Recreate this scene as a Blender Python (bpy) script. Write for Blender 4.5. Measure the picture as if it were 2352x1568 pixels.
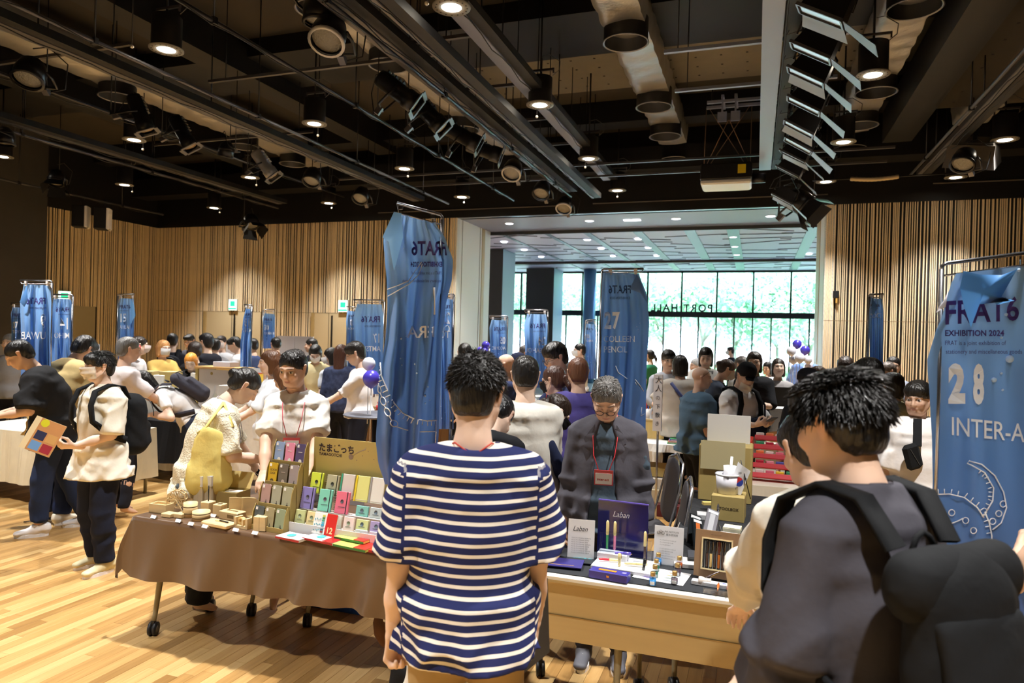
import bpy, bmesh, math, random
import numpy as np
from mathutils import Vector, Matrix, noise
for o in list(bpy.data.objects): bpy.data.objects.remove(o)
SC = bpy.context.scene
COL = SC.collection
PI = math.pi
# ---------------------------------------------------------------- camera, world, sun, exposure
CAMZ = 1.85; FPX = 1600.0; CXP, CYP = 1176.0, 784.0
YAW = math.radians(19.26); PITCH = math.radians(0.25); ROLL = math.radians(1.518)
f0 = Vector((-math.sin(YAW), math.cos(YAW), 0)); r0 = Vector((math.cos(YAW), math.sin(YAW), 0)); u0 = Vector((0, 0, 1))
fw = (f0 * math.cos(PITCH) - u0 * math.sin(PITCH)).normalized()
up1 = (u0 * math.cos(PITCH) + f0 * math.sin(PITCH)).normalized()
rr = r0 * math.cos(ROLL) + up1 * math.sin(ROLL)
uu = up1 * math.cos(ROLL) - r0 * math.sin(ROLL)
CAMPOS = Vector((0, 0, CAMZ))
camd = bpy.data.cameras.new('camera'); cam = bpy.data.objects.new('camera', camd); COL.objects.link(cam)
camd.sensor_width = 36; camd.lens = FPX / 2352 * 36; camd.clip_start = 0.05; camd.clip_end = 300
m = Matrix((rr, uu, -fw)).transposed().to_4x4(); m.translation = CAMPOS; cam.matrix_world = m
camd.dof.use_dof = True; camd.dof.focus_distance = 4.2; camd.dof.aperture_fstop = 3.2
SC.camera = cam
def rayd(px, py): return fw + rr * ((px - CXP) / FPX) - uu * ((py - CYP) / FPX)
def at_t(px, py, t): return CAMPOS + rayd(px, py) * t           # t = depth along the view axis
def at_z(px, py, z): d = rayd(px, py); return CAMPOS + d * ((z - CAMZ) / d.z)
def at_Y(px, py, Y): d = rayd(px, py); return CAMPOS + d * (Y / d.y)
def at_X(px, py, X): d = rayd(px, py); return CAMPOS + d * (X / d.x)

SC.view_settings.view_transform = 'Standard'; SC.view_settings.look = 'None'
SC.view_settings.gamma = 1; SC.view_settings.exposure = 0.92; SC.view_settings.use_curve_mapping = False
SC.cycles.max_bounces = 7; SC.cycles.diffuse_bounces = 4; SC.cycles.glossy_bounces = 3; SC.cycles.transmission_bounces = 5
SC.cycles.transparent_max_bounces = 12; SC.cycles.sample_clamp_indirect = 4.0; SC.cycles.caustics_reflective = False; SC.cycles.caustics_refractive = False
W = bpy.data.worlds.new('world'); SC.world = W; W.use_nodes = True
wn = W.node_tree; bg = wn.nodes['Background']
sky = wn.nodes.new('ShaderNodeTexSky')
sky.sky_type = 'NISHITA'; sky.sun_disc = False; sky.sun_elevation = math.radians(52); sky.sun_rotation = math.radians(200)
sky.air_density = 1.3; sky.dust_density = 2.0; sky.ozone_density = 1.5
wn.links.new(sky.outputs[0], bg.inputs[0]); bg.inputs[1].default_value = 1.7
sd = bpy.data.lights.new('sun', 'SUN'); sd.energy = 15.0; sd.angle = math.radians(0.6); sd.color = (1, .97, .9)
so = bpy.data.objects.new('sun', sd); COL.objects.link(so)
so.rotation_euler = Vector((-0.25, -0.62, 1.0)).to_track_quat('Z', 'Y').to_euler()
# ---------------------------------------------------------------- materials
MATS = {}
def lin(c):
    if isinstance(c, str):
        c = tuple(int(c[i:i + 2], 16) / 255 for i in (0, 2, 4))
    return tuple((x / 12.92 if x <= .04045 else ((x + .055) / 1.055) ** 2.4) for x in c[:3])
def mat(name, c, rough=.6, metal=0., noise_s=0., noise_a=.12, bump=0., bump_s=40., emit=None, spec=.5, sheen=0., alpha=1., coat=0., trans=0., stretch=None):
    if name in MATS: return MATS[name]
    m = bpy.data.materials.new(name); m.use_nodes = True; MATS[name] = m
    nt = m.node_tree; b = nt.nodes['Principled BSDF']; L = nt.links
    col = (*lin(c), 1)
    b.inputs['Base Color'].default_value = col; b.inputs['Roughness'].default_value = rough
    b.inputs['Metallic'].default_value = metal; b.inputs['Specular IOR Level'].default_value = spec
    b.inputs['Coat Weight'].default_value = coat; b.inputs['Sheen Weight'].default_value = sheen
    b.inputs['Alpha'].default_value = alpha; b.inputs['Transmission Weight'].default_value = trans
    if emit: b.inputs['Emission Color'].default_value = (*lin(emit[0]), 1); b.inputs['Emission Strength'].default_value = emit[1]
    tc = mp = None
    def coords():
        tc = nt.nodes.new('ShaderNodeTexCoord'); mp = nt.nodes.new('ShaderNodeMapping'); L.new(tc.outputs['Object'], mp.inputs[0])
        if stretch: mp.inputs['Scale'].default_value = stretch
        return mp.outputs[0]
    if noise_s:
        v = coords(); n = nt.nodes.new('ShaderNodeTexNoise'); n.inputs['Scale'].default_value = noise_s; n.inputs['Detail'].default_value = 4
        L.new(v, n.inputs[0]); mx = nt.nodes.new('ShaderNodeMix'); mx.data_type = 'RGBA'
        mx.inputs[6].default_value = tuple(x * (1 - noise_a) for x in col[:3]) + (1,); mx.inputs[7].default_value = tuple(min(1, x * (1 + noise_a)) for x in col[:3]) + (1,)
        L.new(n.outputs[0], mx.inputs[0]); L.new(mx.outputs[2], b.inputs['Base Color'])
    if bump:
        v = coords(); n = nt.nodes.new('ShaderNodeTexNoise'); n.inputs['Scale'].default_value = bump_s; n.inputs['Detail'].default_value = 3
        L.new(v, n.inputs[0]); bp = nt.nodes.new('ShaderNodeBump'); bp.inputs['Strength'].default_value = bump; bp.inputs['Distance'].default_value = .02
        L.new(n.outputs[0], bp.inputs['Height']); L.new(bp.outputs[0], b.inputs['Normal'])
    return m
def cm(c, rough=.6, **k):                       # material by colour
    return mat('paint_%s_%d%s' % (c, rough * 100, ''.join(sorted(a[0] + str(b).replace('.', '')[:3] for a, b in k.items()))), c, rough, **k)
def cloth(c, **k):
    k.setdefault('noise_s', 9); k.setdefault('noise_a', .08); k.setdefault('bump', .25); k.setdefault('bump_s', 14)
    return mat('cloth_' + c, c, .85, sheen=.0, spec=.2, **k)
def glassy(name, tint=(1, 1, 1), gl=.12, rough=.02):
    if name in MATS: return MATS[name]
    m = bpy.data.materials.new(name); m.use_nodes = True; MATS[name] = m; nt = m.node_tree; nt.nodes.clear(); L = nt.links
    o = nt.nodes.new('ShaderNodeOutputMaterial'); t = nt.nodes.new('ShaderNodeBsdfTransparent'); g = nt.nodes.new('ShaderNodeBsdfGlossy'); x = nt.nodes.new('ShaderNodeMixShader')
    lw = nt.nodes.new('ShaderNodeLayerWeight'); lw.inputs[0].default_value = .3; mu = nt.nodes.new('ShaderNodeMath'); mu.operation = 'MULTIPLY_ADD'; mu.inputs[1].default_value = gl * 2.5; mu.inputs[2].default_value = gl * .4
    L.new(lw.outputs['Facing'], mu.inputs[0]); L.new(mu.outputs[0], x.inputs[0])
    t.inputs[0].default_value = (*tint, 1); g.inputs['Roughness'].default_value = rough
    L.new(t.outputs[0], x.inputs[1]); L.new(g.outputs[0], x.inputs[2]); L.new(x.outputs[0], o.inputs[0])
    return m
# ---------------------------------------------------------------- object helpers
TMP = bpy.data.scenes.new('tmp_eval')
def link(o, parent=None):
    COL.objects.link(o)
    if parent is not None: o.parent = parent
    return o
def tag(o, label=None, cat=None, group=None, kind=None):
    if label: o['label'] = label
    if cat: o['category'] = cat
    if group: o['group'] = group
    if kind: o['kind'] = kind
    return o
def mesh_obj(name, me, m=None, parent=None, loc=None, rotz=0):
    if m is not None:
        me.materials.clear()
        for x in (m if isinstance(m, (list, tuple)) else [m]): me.materials.append(x)
    o = bpy.data.objects.new(name, me)
    if loc is not None: o.location = loc
    if rotz: o.rotation_euler = (0, 0, rotz)
    return link(o, parent)
def empty(name, loc=(0, 0, 0), rotz=0, parent=None, rot=None, scale=None):
    o = bpy.data.objects.new(name, None); o.location = loc; o.rotation_euler = rot or (0, 0, rotz); o.empty_display_size = .1
    if scale: o.scale = (scale,) * 3
    return link(o, parent)
def thing(name, label, cat, loc=(0, 0, 0), rotz=0, group=None, rot=None):
    return tag(empty(name, loc, rotz, rot=rot), label, cat, group)
def copy_tree(o, parent=None):
    c = o.copy(); COL.objects.link(c)
    if parent is not None: c.parent = parent
    for ch in o.children: copy_tree(ch, c)
    return c
class MB:                                        # mesh collector: boxes, bars, tubes, lathes, grids -> one mesh
    def __init__(s): s.v = []; s.f = []; s.mi = []; s.sm = []; s.cur = 0
    def add(s, vs, fs, smooth=False):
        n = len(s.v); s.v += [tuple(p) for p in vs]; s.f += [tuple(i + n for i in f) for f in fs]; s.mi += [s.cur] * len(fs); s.sm += [smooth] * len(fs); return s
    def box(s, c, d, M=None, taper=1., bev=0.):
        x, y, z = d[0] / 2, d[1] / 2, d[2] / 2
        if bev:
            vs = []; b = bev
            prof = [(x - b, -y), (x, -y + b), (x, y - b), (x - b, y), (-x + b, y), (-x, y - b), (-x, -y + b), (-x + b, -y)]
            ip = [(px * (1 - b / x), py * (1 - b / y)) for px, py in prof]
            for (P, zz) in ((ip, -z), (prof, -z + b), (prof, z - b), (ip, z)): vs += [Vector((a, bb, zz)) for a, bb in P]
            fs = [tuple(range(7, -1, -1)), tuple(range(24, 32))]
            for k in range(3):
                for i in range(8): j = (i + 1) % 8; fs.append((k * 8 + i, k * 8 + j, k * 8 + 8 + j, k * 8 + 8 + i))
        else:
            vs = [Vector((a * x * (taper if k > 0 else 1), b * y * (taper if k > 0 else 1), k * z)) for k in (-1, 1) for a, b in ((-1, -1), (1, -1), (1, 1), (-1, 1))]
            fs = [(3, 2, 1, 0), (4, 5, 6, 7), (0, 1, 5, 4), (1, 2, 6, 5), (2, 3, 7, 6), (3, 0, 4, 7)]
        c = Vector(c)
        vs = [(M @ p if M else p) + c for p in vs]
        return s.add(vs, fs)
    def bar(s, a, b, w, h=None, up=None):        # rectangular bar from a to b
        a, b = Vector(a), Vector(b); d = (b - a); l = d.length; d.normalize(); h = h or w
        u = Vector(up) if up else (Vector((0, 0, 1)) if abs(d.z) < .95 else Vector((0, 1, 0)))
        x = d.cross(u).normalized(); u = x.cross(d)
        M = Matrix((x, d, u)).transposed()
        return s.box((a + b) / 2, (w, l, h), M)
    def tube(s, pts, r, n=8, cap=True, closed=False, smooth=True):
        pts = [Vector(p) for p in pts]; R = r if isinstance(r, (list, tuple)) else [r] * len(pts)
        vs = []; N = len(pts); ref = None
        for i, p in enumerate(pts):
            if closed: d = pts[(i + 1) % N] - pts[i - 1]
            else: d = pts[min(i + 1, N - 1)] - pts[max(i - 1, 0)]
            if d.length < 1e-9: d = Vector((0, 0, 1))
            d.normalize()
            if ref is None: ref = d.orthogonal().normalized()
            ref = (ref - d * ref.dot(d)).normalized(); q = d.cross(ref)
            for k in range(n):
                a = 2 * PI * k / n; vs.append(p + (ref * math.cos(a) + q * math.sin(a)) * R[i])
        fs = []
        for i in range(N if closed else N - 1):
            j = (i + 1) % N
            for k in range(n): l = (k + 1) % n; fs.append((i * n + k, i * n + l, j * n + l, j * n + k))
        if cap and not closed: fs += [tuple(range(n - 1, -1, -1)), tuple((N - 1) * n + k for k in range(n))]
        return s.add(vs, fs, smooth)
    def cyl(s, a, b, r, n=16, r2=None, cap=True): return s.tube([a, b], [r, r if r2 is None else r2], n, cap)
    def lathe(s, prof, n=20, c=(0, 0, 0), M=None):   # prof: (r, z)
        c = Vector(c); vs = []
        for r, z in prof:
            for k in range(n):
                a = 2 * PI * k / n; p = Vector((r * math.cos(a), r * math.sin(a), z)); vs.append((M @ p if M else p) + c)
        fs = []
        for i in range(len(prof) - 1):
            for k in range(n): l = (k + 1) % n; fs.append((i * n + k, i * n + l, (i + 1) * n + l, (i + 1) * n + k))
        return s.add(vs, fs, True)
    def ball(s, c, r, n=14, m=9, sc=(1, 1, 1)):
        c = Vector(c); vs = [c + Vector((0, 0, -r * sc[2]))]
        for i in range(1, m):
            t = PI * i / m
            for k in range(n): a = 2 * PI * k / n; vs.append(c + Vector((r * sc[0] * math.sin(t) * math.cos(a), r * sc[1] * math.sin(t) * math.sin(a), -r * sc[2] * math.cos(t))))
        vs.append(c + Vector((0, 0, r * sc[2]))); fs = [(0, 1 + (k + 1) % n, 1 + k) for k in range(n)]
        for i in range(m - 2):
            for k in range(n): l = (k + 1) % n; fs.append((1 + i * n + k, 1 + i * n + l, 1 + (i + 1) * n + l, 1 + (i + 1) * n + k))
        e = 1 + (m - 2) * n; fs += [(e + k, e + (k + 1) % n, len(vs) - 1) for k in range(n)]
        return s.add(vs, fs, True)
    def grid(s, fn, nu, nv, smooth=True):        # fn(u, v) -> point
        vs = [fn(i / nu, j / nv) for j in range(nv + 1) for i in range(nu + 1)]; w = nu + 1
        return s.add(vs, [(j * w + i, j * w + i + 1, (j + 1) * w + i + 1, (j + 1) * w + i) for j in range(nv) for i in range(nu)], smooth)
    def quad(s, *p): return s.add(p, [tuple(range(len(p)))])
    def poly(s, pts, th=0.002, M=None, c=(0, 0, 0)):   # extruded outline in XZ plane, thickness along Y
        n = len(pts); c = Vector(c); vs = [Vector((x, -th / 2, z)) for x, z in pts] + [Vector((x, th / 2, z)) for x, z in pts]
        vs = [(M @ p if M else p) + c for p in vs]
        return s.add(vs, [tuple(range(n)), tuple(range(2 * n - 1, n - 1, -1))] + [(i, i + n, (i + 1) % n + n, (i + 1) % n) for i in range(n)])
    def mesh(s, name='m'):
        me = bpy.data.meshes.new(name); me.from_pydata([tuple(p) for p in s.v], [], s.f)
        me.polygons.foreach_set('material_index', s.mi); me.polygons.foreach_set('use_smooth', s.sm); me.update(); return me
    def build(s, name, m=None, parent=None, loc=None, rotz=0, rot=None):
        o = mesh_obj(name, s.mesh(name), m, parent, loc, rotz)
        if rot: o.rotation_euler = rot
        return o
def RX(a): return Matrix.Rotation(a, 3, 'X')
def RY(a): return Matrix.Rotation(a, 3, 'Y')
def RZ(a): return Matrix.Rotation(a, 3, 'Z')
# lettering -> mesh (flat print laid on a surface)
TEXTS = {}
def text_mesh(s, size=1., bold=0., sx=1., align='LEFT', gap=1., thick=0., shear=0.):
    cu = bpy.data.curves.new('t', 'FONT'); cu.body = s; cu.size = size; cu.offset = bold; cu.align_x = align; cu.space_character = gap; cu.extrude = thick; cu.shear = shear; cu.resolution_u = 3
    o = bpy.data.objects.new('t', cu); TMP.collection.objects.link(o)
    TMP.view_layers[0].update(); dg = TMP.view_layers[0].depsgraph
    me = bpy.data.meshes.new_from_object(o.evaluated_get(dg)); TMP.collection.objects.unlink(o); bpy.data.objects.remove(o)
    V = [(v.co.x * sx, v.co.y, v.co.z) for v in me.vertices]; F_ = [tuple(p.vertices) for p in me.polygons]
    bpy.data.meshes.remove(me); return V, F_
def put_text(mb, s, org, xd, yd, size, off=None, **k):   # add text into MB on a plane
    V, F_ = text_mesh(s, size, **k); org, xd, yd = Vector(org), Vector(xd).normalized(), Vector(yd).normalized(); n = xd.cross(yd) * (off or 0)
    return mb.add([org + xd * x + yd * y + n for x, y, z in V], F_)
# ---------------------------------------------------------------- body modelling: smooth union of tapered elliptic limbs, meshed with surface nets
class Prim:
    __slots__ = ('a', 'b', 'ex', 'ey', 'ra', 'rb', 'cap', 'k', 'L', 'ez', 'neg', 'co')
    def __init__(s, a, b, ra, rb=None, ex=None, cap=None, k=.02, neg=False, co=0.):
        a = np.array(a, float); b = np.array(b, float); rb = ra if rb is None else rb
        s.ra = np.array(ra if hasattr(ra, '__len__') else (ra, ra), float); s.rb = np.array(rb if hasattr(rb, '__len__') else (rb, rb), float)
        d = b - a; s.L = float(np.linalg.norm(d)); s.ez = d / s.L if s.L > 1e-6 else np.array((0, 0, 1.))
        e = np.array(ex if ex is not None else ((1, 0, 0) if abs(s.ez[0]) < .9 else (0, 1, 0)), float)
        if abs(e.dot(s.ez)) > .95 * np.linalg.norm(e): e = np.array((0, .3, 1.))
        e = e - s.ez * e.dot(s.ez); s.ex = e / np.linalg.norm(e); s.ey = np.cross(s.ez, s.ex)
        s.a, s.b = a, b; s.cap = cap; s.k = k; s.neg = neg; s.co = co
    def bounds(s, m):
        R = max(*s.ra, *s.rb, s.cap or 0) + m
        return np.minimum(s.a, s.b) - R, np.maximum(s.a, s.b) + R
    def dist(s, X, Y, Z):
        X = X - np.float32(s.a[0]); Y = Y - np.float32(s.a[1]); Z = Z - np.float32(s.a[2]); f = np.float32
        z = X * f(s.ez[0]) + Y * f(s.ez[1]) + Z * f(s.ez[2]); x = X * f(s.ex[0]) + Y * f(s.ex[1]) + Z * f(s.ex[2]); y = X * f(s.ey[0]) + Y * f(s.ey[1]) + Z * f(s.ey[2])
        if s.L > 1e-6: t = np.clip(z / f(s.L), 0, 1)
        else: t = np.zeros_like(z)
        rx = f(s.ra[0]) + t * f(s.rb[0] - s.ra[0]); ry = f(s.ra[1]) + t * f(s.rb[1] - s.ra[1])
        dz = z - t * f(s.L); c = np.minimum(rx, ry) if s.cap is None else f(s.cap)
        q = np.sqrt((x / rx) ** 2 + (y / ry) ** 2 + (dz / c) ** 2 + f(1e-9))
        m = np.minimum(np.minimum(rx, ry), c)
        return (q - 1) * m * f(.5) + (q - 1) * f(.5) * np.minimum(np.maximum(rx, ry), m * 2.2)
def smin(a, b, k):
    h = np.maximum(k - np.abs(a - b), 0) / k
    return np.minimum(a, b) - h * h * k * np.float32(.25)
def smax(a, b, k): return -smin(-a, -b, k)
def sdf_mesh(prims, h, lo=None, hi=None, disp=None, want=False, keep=None):
    """returns verts (N,3), quads (M,4)"""
    pos = [p for p in prims if not p.neg]
    B = [p.bounds(0.0) for p in pos]
    LO = np.min([b[0] for b in B], 0) - 2.5 * h; HI = np.max([b[1] for b in B], 0) + 2.5 * h
    if lo is not None: LO = np.maximum(LO, lo)
    if hi is not None: HI = np.minimum(HI, hi)
    n = np.maximum(((HI - LO) / h).astype(int) + 1, 3)
    ax = [(LO[i] + np.arange(n[i]) * h).astype(np.float32) for i in range(3)]
    D = np.full(n, .06, np.float32); mg = max(.035, 2.5 * h)
    for p in prims:
        bl, bh = p.bounds(mg if not p.neg else .0)
        i0 = np.clip(((bl - LO) / h).astype(int), 0, n); i1 = np.clip(((bh - LO) / h).astype(int) + 2, 0, n)
        if np.any(i1 <= i0): continue
        sl = tuple(slice(i0[i], i1[i]) for i in range(3))
        d = p.dist(ax[0][sl[0]][:, None, None], ax[1][sl[1]][None, :, None], ax[2][sl[2]][None, None, :])
        if p.neg: D[sl] = smax(D[sl], -d, p.k)
        else: D[sl] = smin(D[sl], d, p.k)
    if disp is not None:
        D += disp(ax[0][:, None, None], ax[1][None, :, None], ax[2][None, None, :]).astype(np.float32)
    S = D < 0
    c = S[:-1, :-1, :-1].astype(np.int8)
    for i in (0, 1):
        for j in (0, 1):
            for k in (0, 1):
                if i or j or k: c = c + S[i:n[0] - 1 + i, j:n[1] - 1 + j, k:n[2] - 1 + k]
    act = (c > 0) & (c < 8); I = np.argwhere(act)
    if len(I) == 0: return np.zeros((0, 3)), np.zeros((0, 4), int)
    idx = -np.ones(act.shape, np.int64); idx[act] = np.arange(len(I))
    acc = np.zeros((len(I), 3)); cnt = np.zeros(len(I))
    corners = [(i, j, k) for i in (0, 1) for j in (0, 1) for k in (0, 1)]
    val = {q: D[I[:, 0] + q[0], I[:, 1] + q[1], I[:, 2] + q[2]].astype(float) for q in corners}
    for q in corners:
        for a in range(3):
            if q[a] == 0:
                r = list(q); r[a] = 1; r = tuple(r); v0, v1 = val[q], val[r]; mk = (v0 < 0) != (v1 < 0)
                t = np.where(mk, v0 / np.where(mk, v0 - v1, 1), 0)
                for b in range(3): acc[:, b] += mk * (q[b] + (t if b == a else 0))
                cnt += mk
    V = (I + acc / cnt[:, None]) * h + LO
    quads = []
    for a in range(3):
        b, c_ = (a + 1) % 3, (a + 2) % 3
        sa = [slice(None)] * 3; sb = [slice(None)] * 3
        sa[a] = slice(0, n[a] - 1); sb[a] = slice(1, n[a])
        for q in (b, c_): sa[q] = slice(1, n[q] - 1); sb[q] = slice(1, n[q] - 1)
        s0, s1 = S[tuple(sa)], S[tuple(sb)]
        for (cond, flip) in ((s0 & ~s1, False), (~s0 & s1, True)):
            E = np.argwhere(cond)
            if not len(E): continue
            E[:, b] += 1; E[:, c_] += 1
            def cell(db, dc):
                G = E.copy(); G[:, b] += db; G[:, c_] += dc; return idx[G[:, 0], G[:, 1], G[:, 2]]
            Q = np.stack([cell(-1, -1), cell(0, -1), cell(0, 0), cell(-1, 0)], 1)
            if flip: Q = Q[:, ::-1]
            quads.append(Q)
    Q = np.concatenate(quads); Q = Q[(Q >= 0).all(1)]
    return V, Q
def np_mesh(name, V, Q, smooth=True):
    me = bpy.data.meshes.new(name); me.vertices.add(len(V)); me.vertices.foreach_set('co', V.astype(np.float32).ravel())
    me.loops.add(Q.size); me.loops.foreach_set('vertex_index', Q.astype(np.int32).ravel())
    me.polygons.add(len(Q)); me.polygons.foreach_set('loop_start', np.arange(0, Q.size, Q.shape[1], dtype=np.int32))
    me.polygons.foreach_set('loop_total', np.full(len(Q), Q.shape[1], np.int32)); me.update(calc_edges=True)
    me.polygons.foreach_set('use_smooth', np.full(len(Q), smooth)); return me
def relax(V, Q, it=1, w=.5):
    E = np.concatenate([Q[:, [0, 1]], Q[:, [1, 2]], Q[:, [2, 3]], Q[:, [3, 0]]])
    for _ in range(it):
        A = np.zeros_like(V); c = np.zeros(len(V))
        np.add.at(A, E[:, 0], V[E[:, 1]]); np.add.at(A, E[:, 1], V[E[:, 0]]); np.add.at(c, E[:, 0], 1); np.add.at(c, E[:, 1], 1)
        V = V * (1 - w) + w * A / np.maximum(c, 1)[:, None]
    return V
def prim_mesh(name, prims, h, **k):
    V, Q = sdf_mesh(prims, h, **k); V = relax(V, Q); return np_mesh(name, V, Q)
def set_col(me, name, C):
    a = me.color_attributes.new(name, 'FLOAT_COLOR', 'POINT'); a.data.foreach_set('color', np.concatenate([C, np.ones((len(C), 1))], 1).astype(np.float32).ravel())
# ---------------------------------------------------------------- people
SKIN = mat('skin', 'e2b195', .5, spec=.35)
def skin_material():
    m = SKIN; nt = m.node_tree; b = nt.nodes['Principled BSDF']; a = nt.nodes.new('ShaderNodeVertexColor'); a.layer_name = 'col'
    nt.links.new(a.outputs[0], b.inputs['Base Color']); b.inputs['Subsurface Weight'].default_value = .0
skin_material()
def hair_mat(c, rough=.42):
    n = 'hair_' + c
    if n in MATS: return MATS[n]
    m = mat(n, c, rough, spec=.5, noise_s=26, noise_a=.45, bump=.55, bump_s=60, stretch=(1, 1, .22)); return m
STRIPE = None
def stripe_mat(name, c1, c2, period, frac):
    if name in MATS: return MATS[name]
    m = mat(name, c1, .85, spec=.2, bump=.2, bump_s=10); nt = m.node_tree; L = nt.links; b = nt.nodes['Principled BSDF']
    a = nt.nodes.new('ShaderNodeAttribute'); a.attribute_name = 'st'
    d = nt.nodes.new('ShaderNodeMath'); d.operation = 'DIVIDE'; d.inputs[1].default_value = period; L.new(a.outputs['Fac'], d.inputs[0])
    f = nt.nodes.new('ShaderNodeMath'); f.operation = 'FRACT'; L.new(d.outputs[0], f.inputs[0])
    g = nt.nodes.new('ShaderNodeMath'); g.operation = 'LESS_THAN'; g.inputs[1].default_value = frac; L.new(f.outputs[0], g.inputs[0])
    x = nt.nodes.new('ShaderNodeMix'); x.data_type = 'RGBA'; x.inputs[6].default_value = (*lin(c1), 1); x.inputs[7].default_value = (*lin(c2), 1)
    L.new(g.outputs[0], x.inputs[0]); L.new(x.outputs[2], b.inputs['Base Color']); return m
def folds(seed, amp, fr=1.):
    r = np.random.RandomState(seed); K = []
    for i in range(5):
        k = r.normal(size=3) * (16, 16, 7 + 6 * (i % 3)) * fr; w = r.normal(size=3) * 9 * fr; K.append((k, w, r.uniform(0, 6), r.uniform(.5, 1)))
    def f(X, Y, Z):
        s = 0
        for k, w, p, a in K:
            s = s + a * (np.abs(np.sin(X * k[0] + Y * k[1] + Z * k[2] + p + 1.3 * np.sin(X * w[0] + Y * w[1] + Z * w[2]))) - .6)
        return s * amp * .6
    return f
def nrm(v): v = np.array(v, float); return v / (np.linalg.norm(v) + 1e-9)
def rot(ax, a):
    return np.array(Matrix.Rotation(a, 3, ax))
class Body:
    def __init__(s, lean=0, nod=0, turn=0, tilt=0, wide=1., hips=None):
        a1, a2 = math.radians(lean) * .6, math.radians(lean) * .4
        s.R1 = rot('X', -a1); s.R2 = rot('X', -(a1 + a2)); s.P = np.array((0, 0, .93))
        s.C = s.P + s.R1 @ np.array((0, 0, .22)); s.wide = wide
        s.nb = s.tp(0, -.012, 1.425)
        s.Rh = s.R2 @ rot('Z', math.radians(turn)) @ rot('X', -math.radians(nod)) @ rot('Y', math.radians(tilt))
        s.hc = s.nb + s.R2 @ np.array((0, .012, .045)) + s.Rh @ np.array((0, .018, .115))
        s.S = {k: s.tp(k * .152 * wide, -.012, 1.350) for k in (-1, 1)}
    def tp(s, x, y, z):                             # torso point
        p = np.array((x, y, z), float)
        if z <= .93: return p
        if z <= 1.15: return s.P + s.R1 @ (p - s.P)
        return s.C + s.R2 @ (p - np.array((0, 0, 1.15)))
    def ex(s, z): return (s.R1 if z < 1.15 else s.R2) @ np.array((1, 0, 0))
    def seg(s, z0, z1, r0, r1, y0=0, y1=0, **k):
        return Prim(s.tp(0, y0, z0), s.tp(0, y1, z1), r0, r1, ex=s.ex((z0 + z1) / 2), co=z0, **k)
    def hp(s, x, y, z): return s.hc + s.Rh @ np.array((x, y, z))
    def E(s, c, r, **k):                            # ellipsoid in head space
        c = np.array(c, float); e = np.array((0, 0, .001))
        return Prim(s.hp(*(c - e)), s.hp(*(c + e)), (r[0], r[1]), cap=r[2], ex=s.Rh @ np.array((1, 0, 0)), **k)
    def HC(s, a, b, ra, rb=None, **k): return Prim(s.hp(*a), s.hp(*b), ra, rb, ex=s.Rh @ np.array((1, 0, 0)), **k)
def ik(S, T, l1, l2, pole):
    S, T = np.array(S, float), np.array(T, float); d = T - S; L = np.linalg.norm(d); L2 = min(L, (l1 + l2) * .995); d = d / (L + 1e-9)
    T = S + d * L2; a = (l1 * l1 - l2 * l2 + L2 * L2) / (2 * L2); h = math.sqrt(max(l1 * l1 - a * a, 0))
    p = np.array(pole, float); p = p - d * p.dot(d); p = nrm(p)
    return S + d * a + p * h, T
def hand_prims(Wp, d, n, side, curl=.5, spread=1., fist=False):
    """Wp wrist, d pointing direction, n palm normal, side +1 right / -1 left (thumb side across)"""
    d = nrm(d); n = np.array(n, float); n = nrm(n - d * n.dot(d)); ac = np.cross(n, d) * side * -1
    P = [Prim(Wp - d * .05, Wp, .026, (.027, .02), ex=ac), Prim(Wp, Wp + d * .075, (.028, .017), (.040, .015), ex=ac, cap=.014, k=.012)]
    off = (.031, .011, -.010, -.030); ln = (.070, .078, .073, .058); tips = []
    for o, l in zip(off, ln):
        p = Wp + d * (.078 if abs(o) < .02 else .072) + ac * o; a = 0
        for i, q in enumerate((.45, .32, .25)):
            a += curl * (1.0 if i == 0 else 1.25); a = min(a, 3.3)
            v = d * math.cos(a) + n * math.sin(a) + ac * o * 1.5 * spread * (1 - min(curl, 1)); v = nrm(v)
            e = p + v * l * q * 1.02; P.append(Prim(p, e, .0098 - i * .0009, .0092 - i * .0009, k=.006)); p = e
        tips.append(p)
    r = Wp + d * .025 + ac * .024 + n * .006; v = nrm(d * .75 + ac * .65 + n * (.25 + .5 * curl)); e = r + v * .045
    P.append(Prim(r, e, .015, .0115, k=.012)); v2 = nrm(d * .95 + ac * (.25 - .7 * min(curl, 1)) + n * (.2 + .6 * curl)); P.append(Prim(e, e + v2 * .036, .011, .0088, k=.006))
    return P, Wp + d * .07 + n * .03
SKINS = {'a': (.80, .56, .43), 'b': (.72, .47, .34), 'c': (.86, .66, .54), 'd': (.63, .40, .28)}
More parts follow.
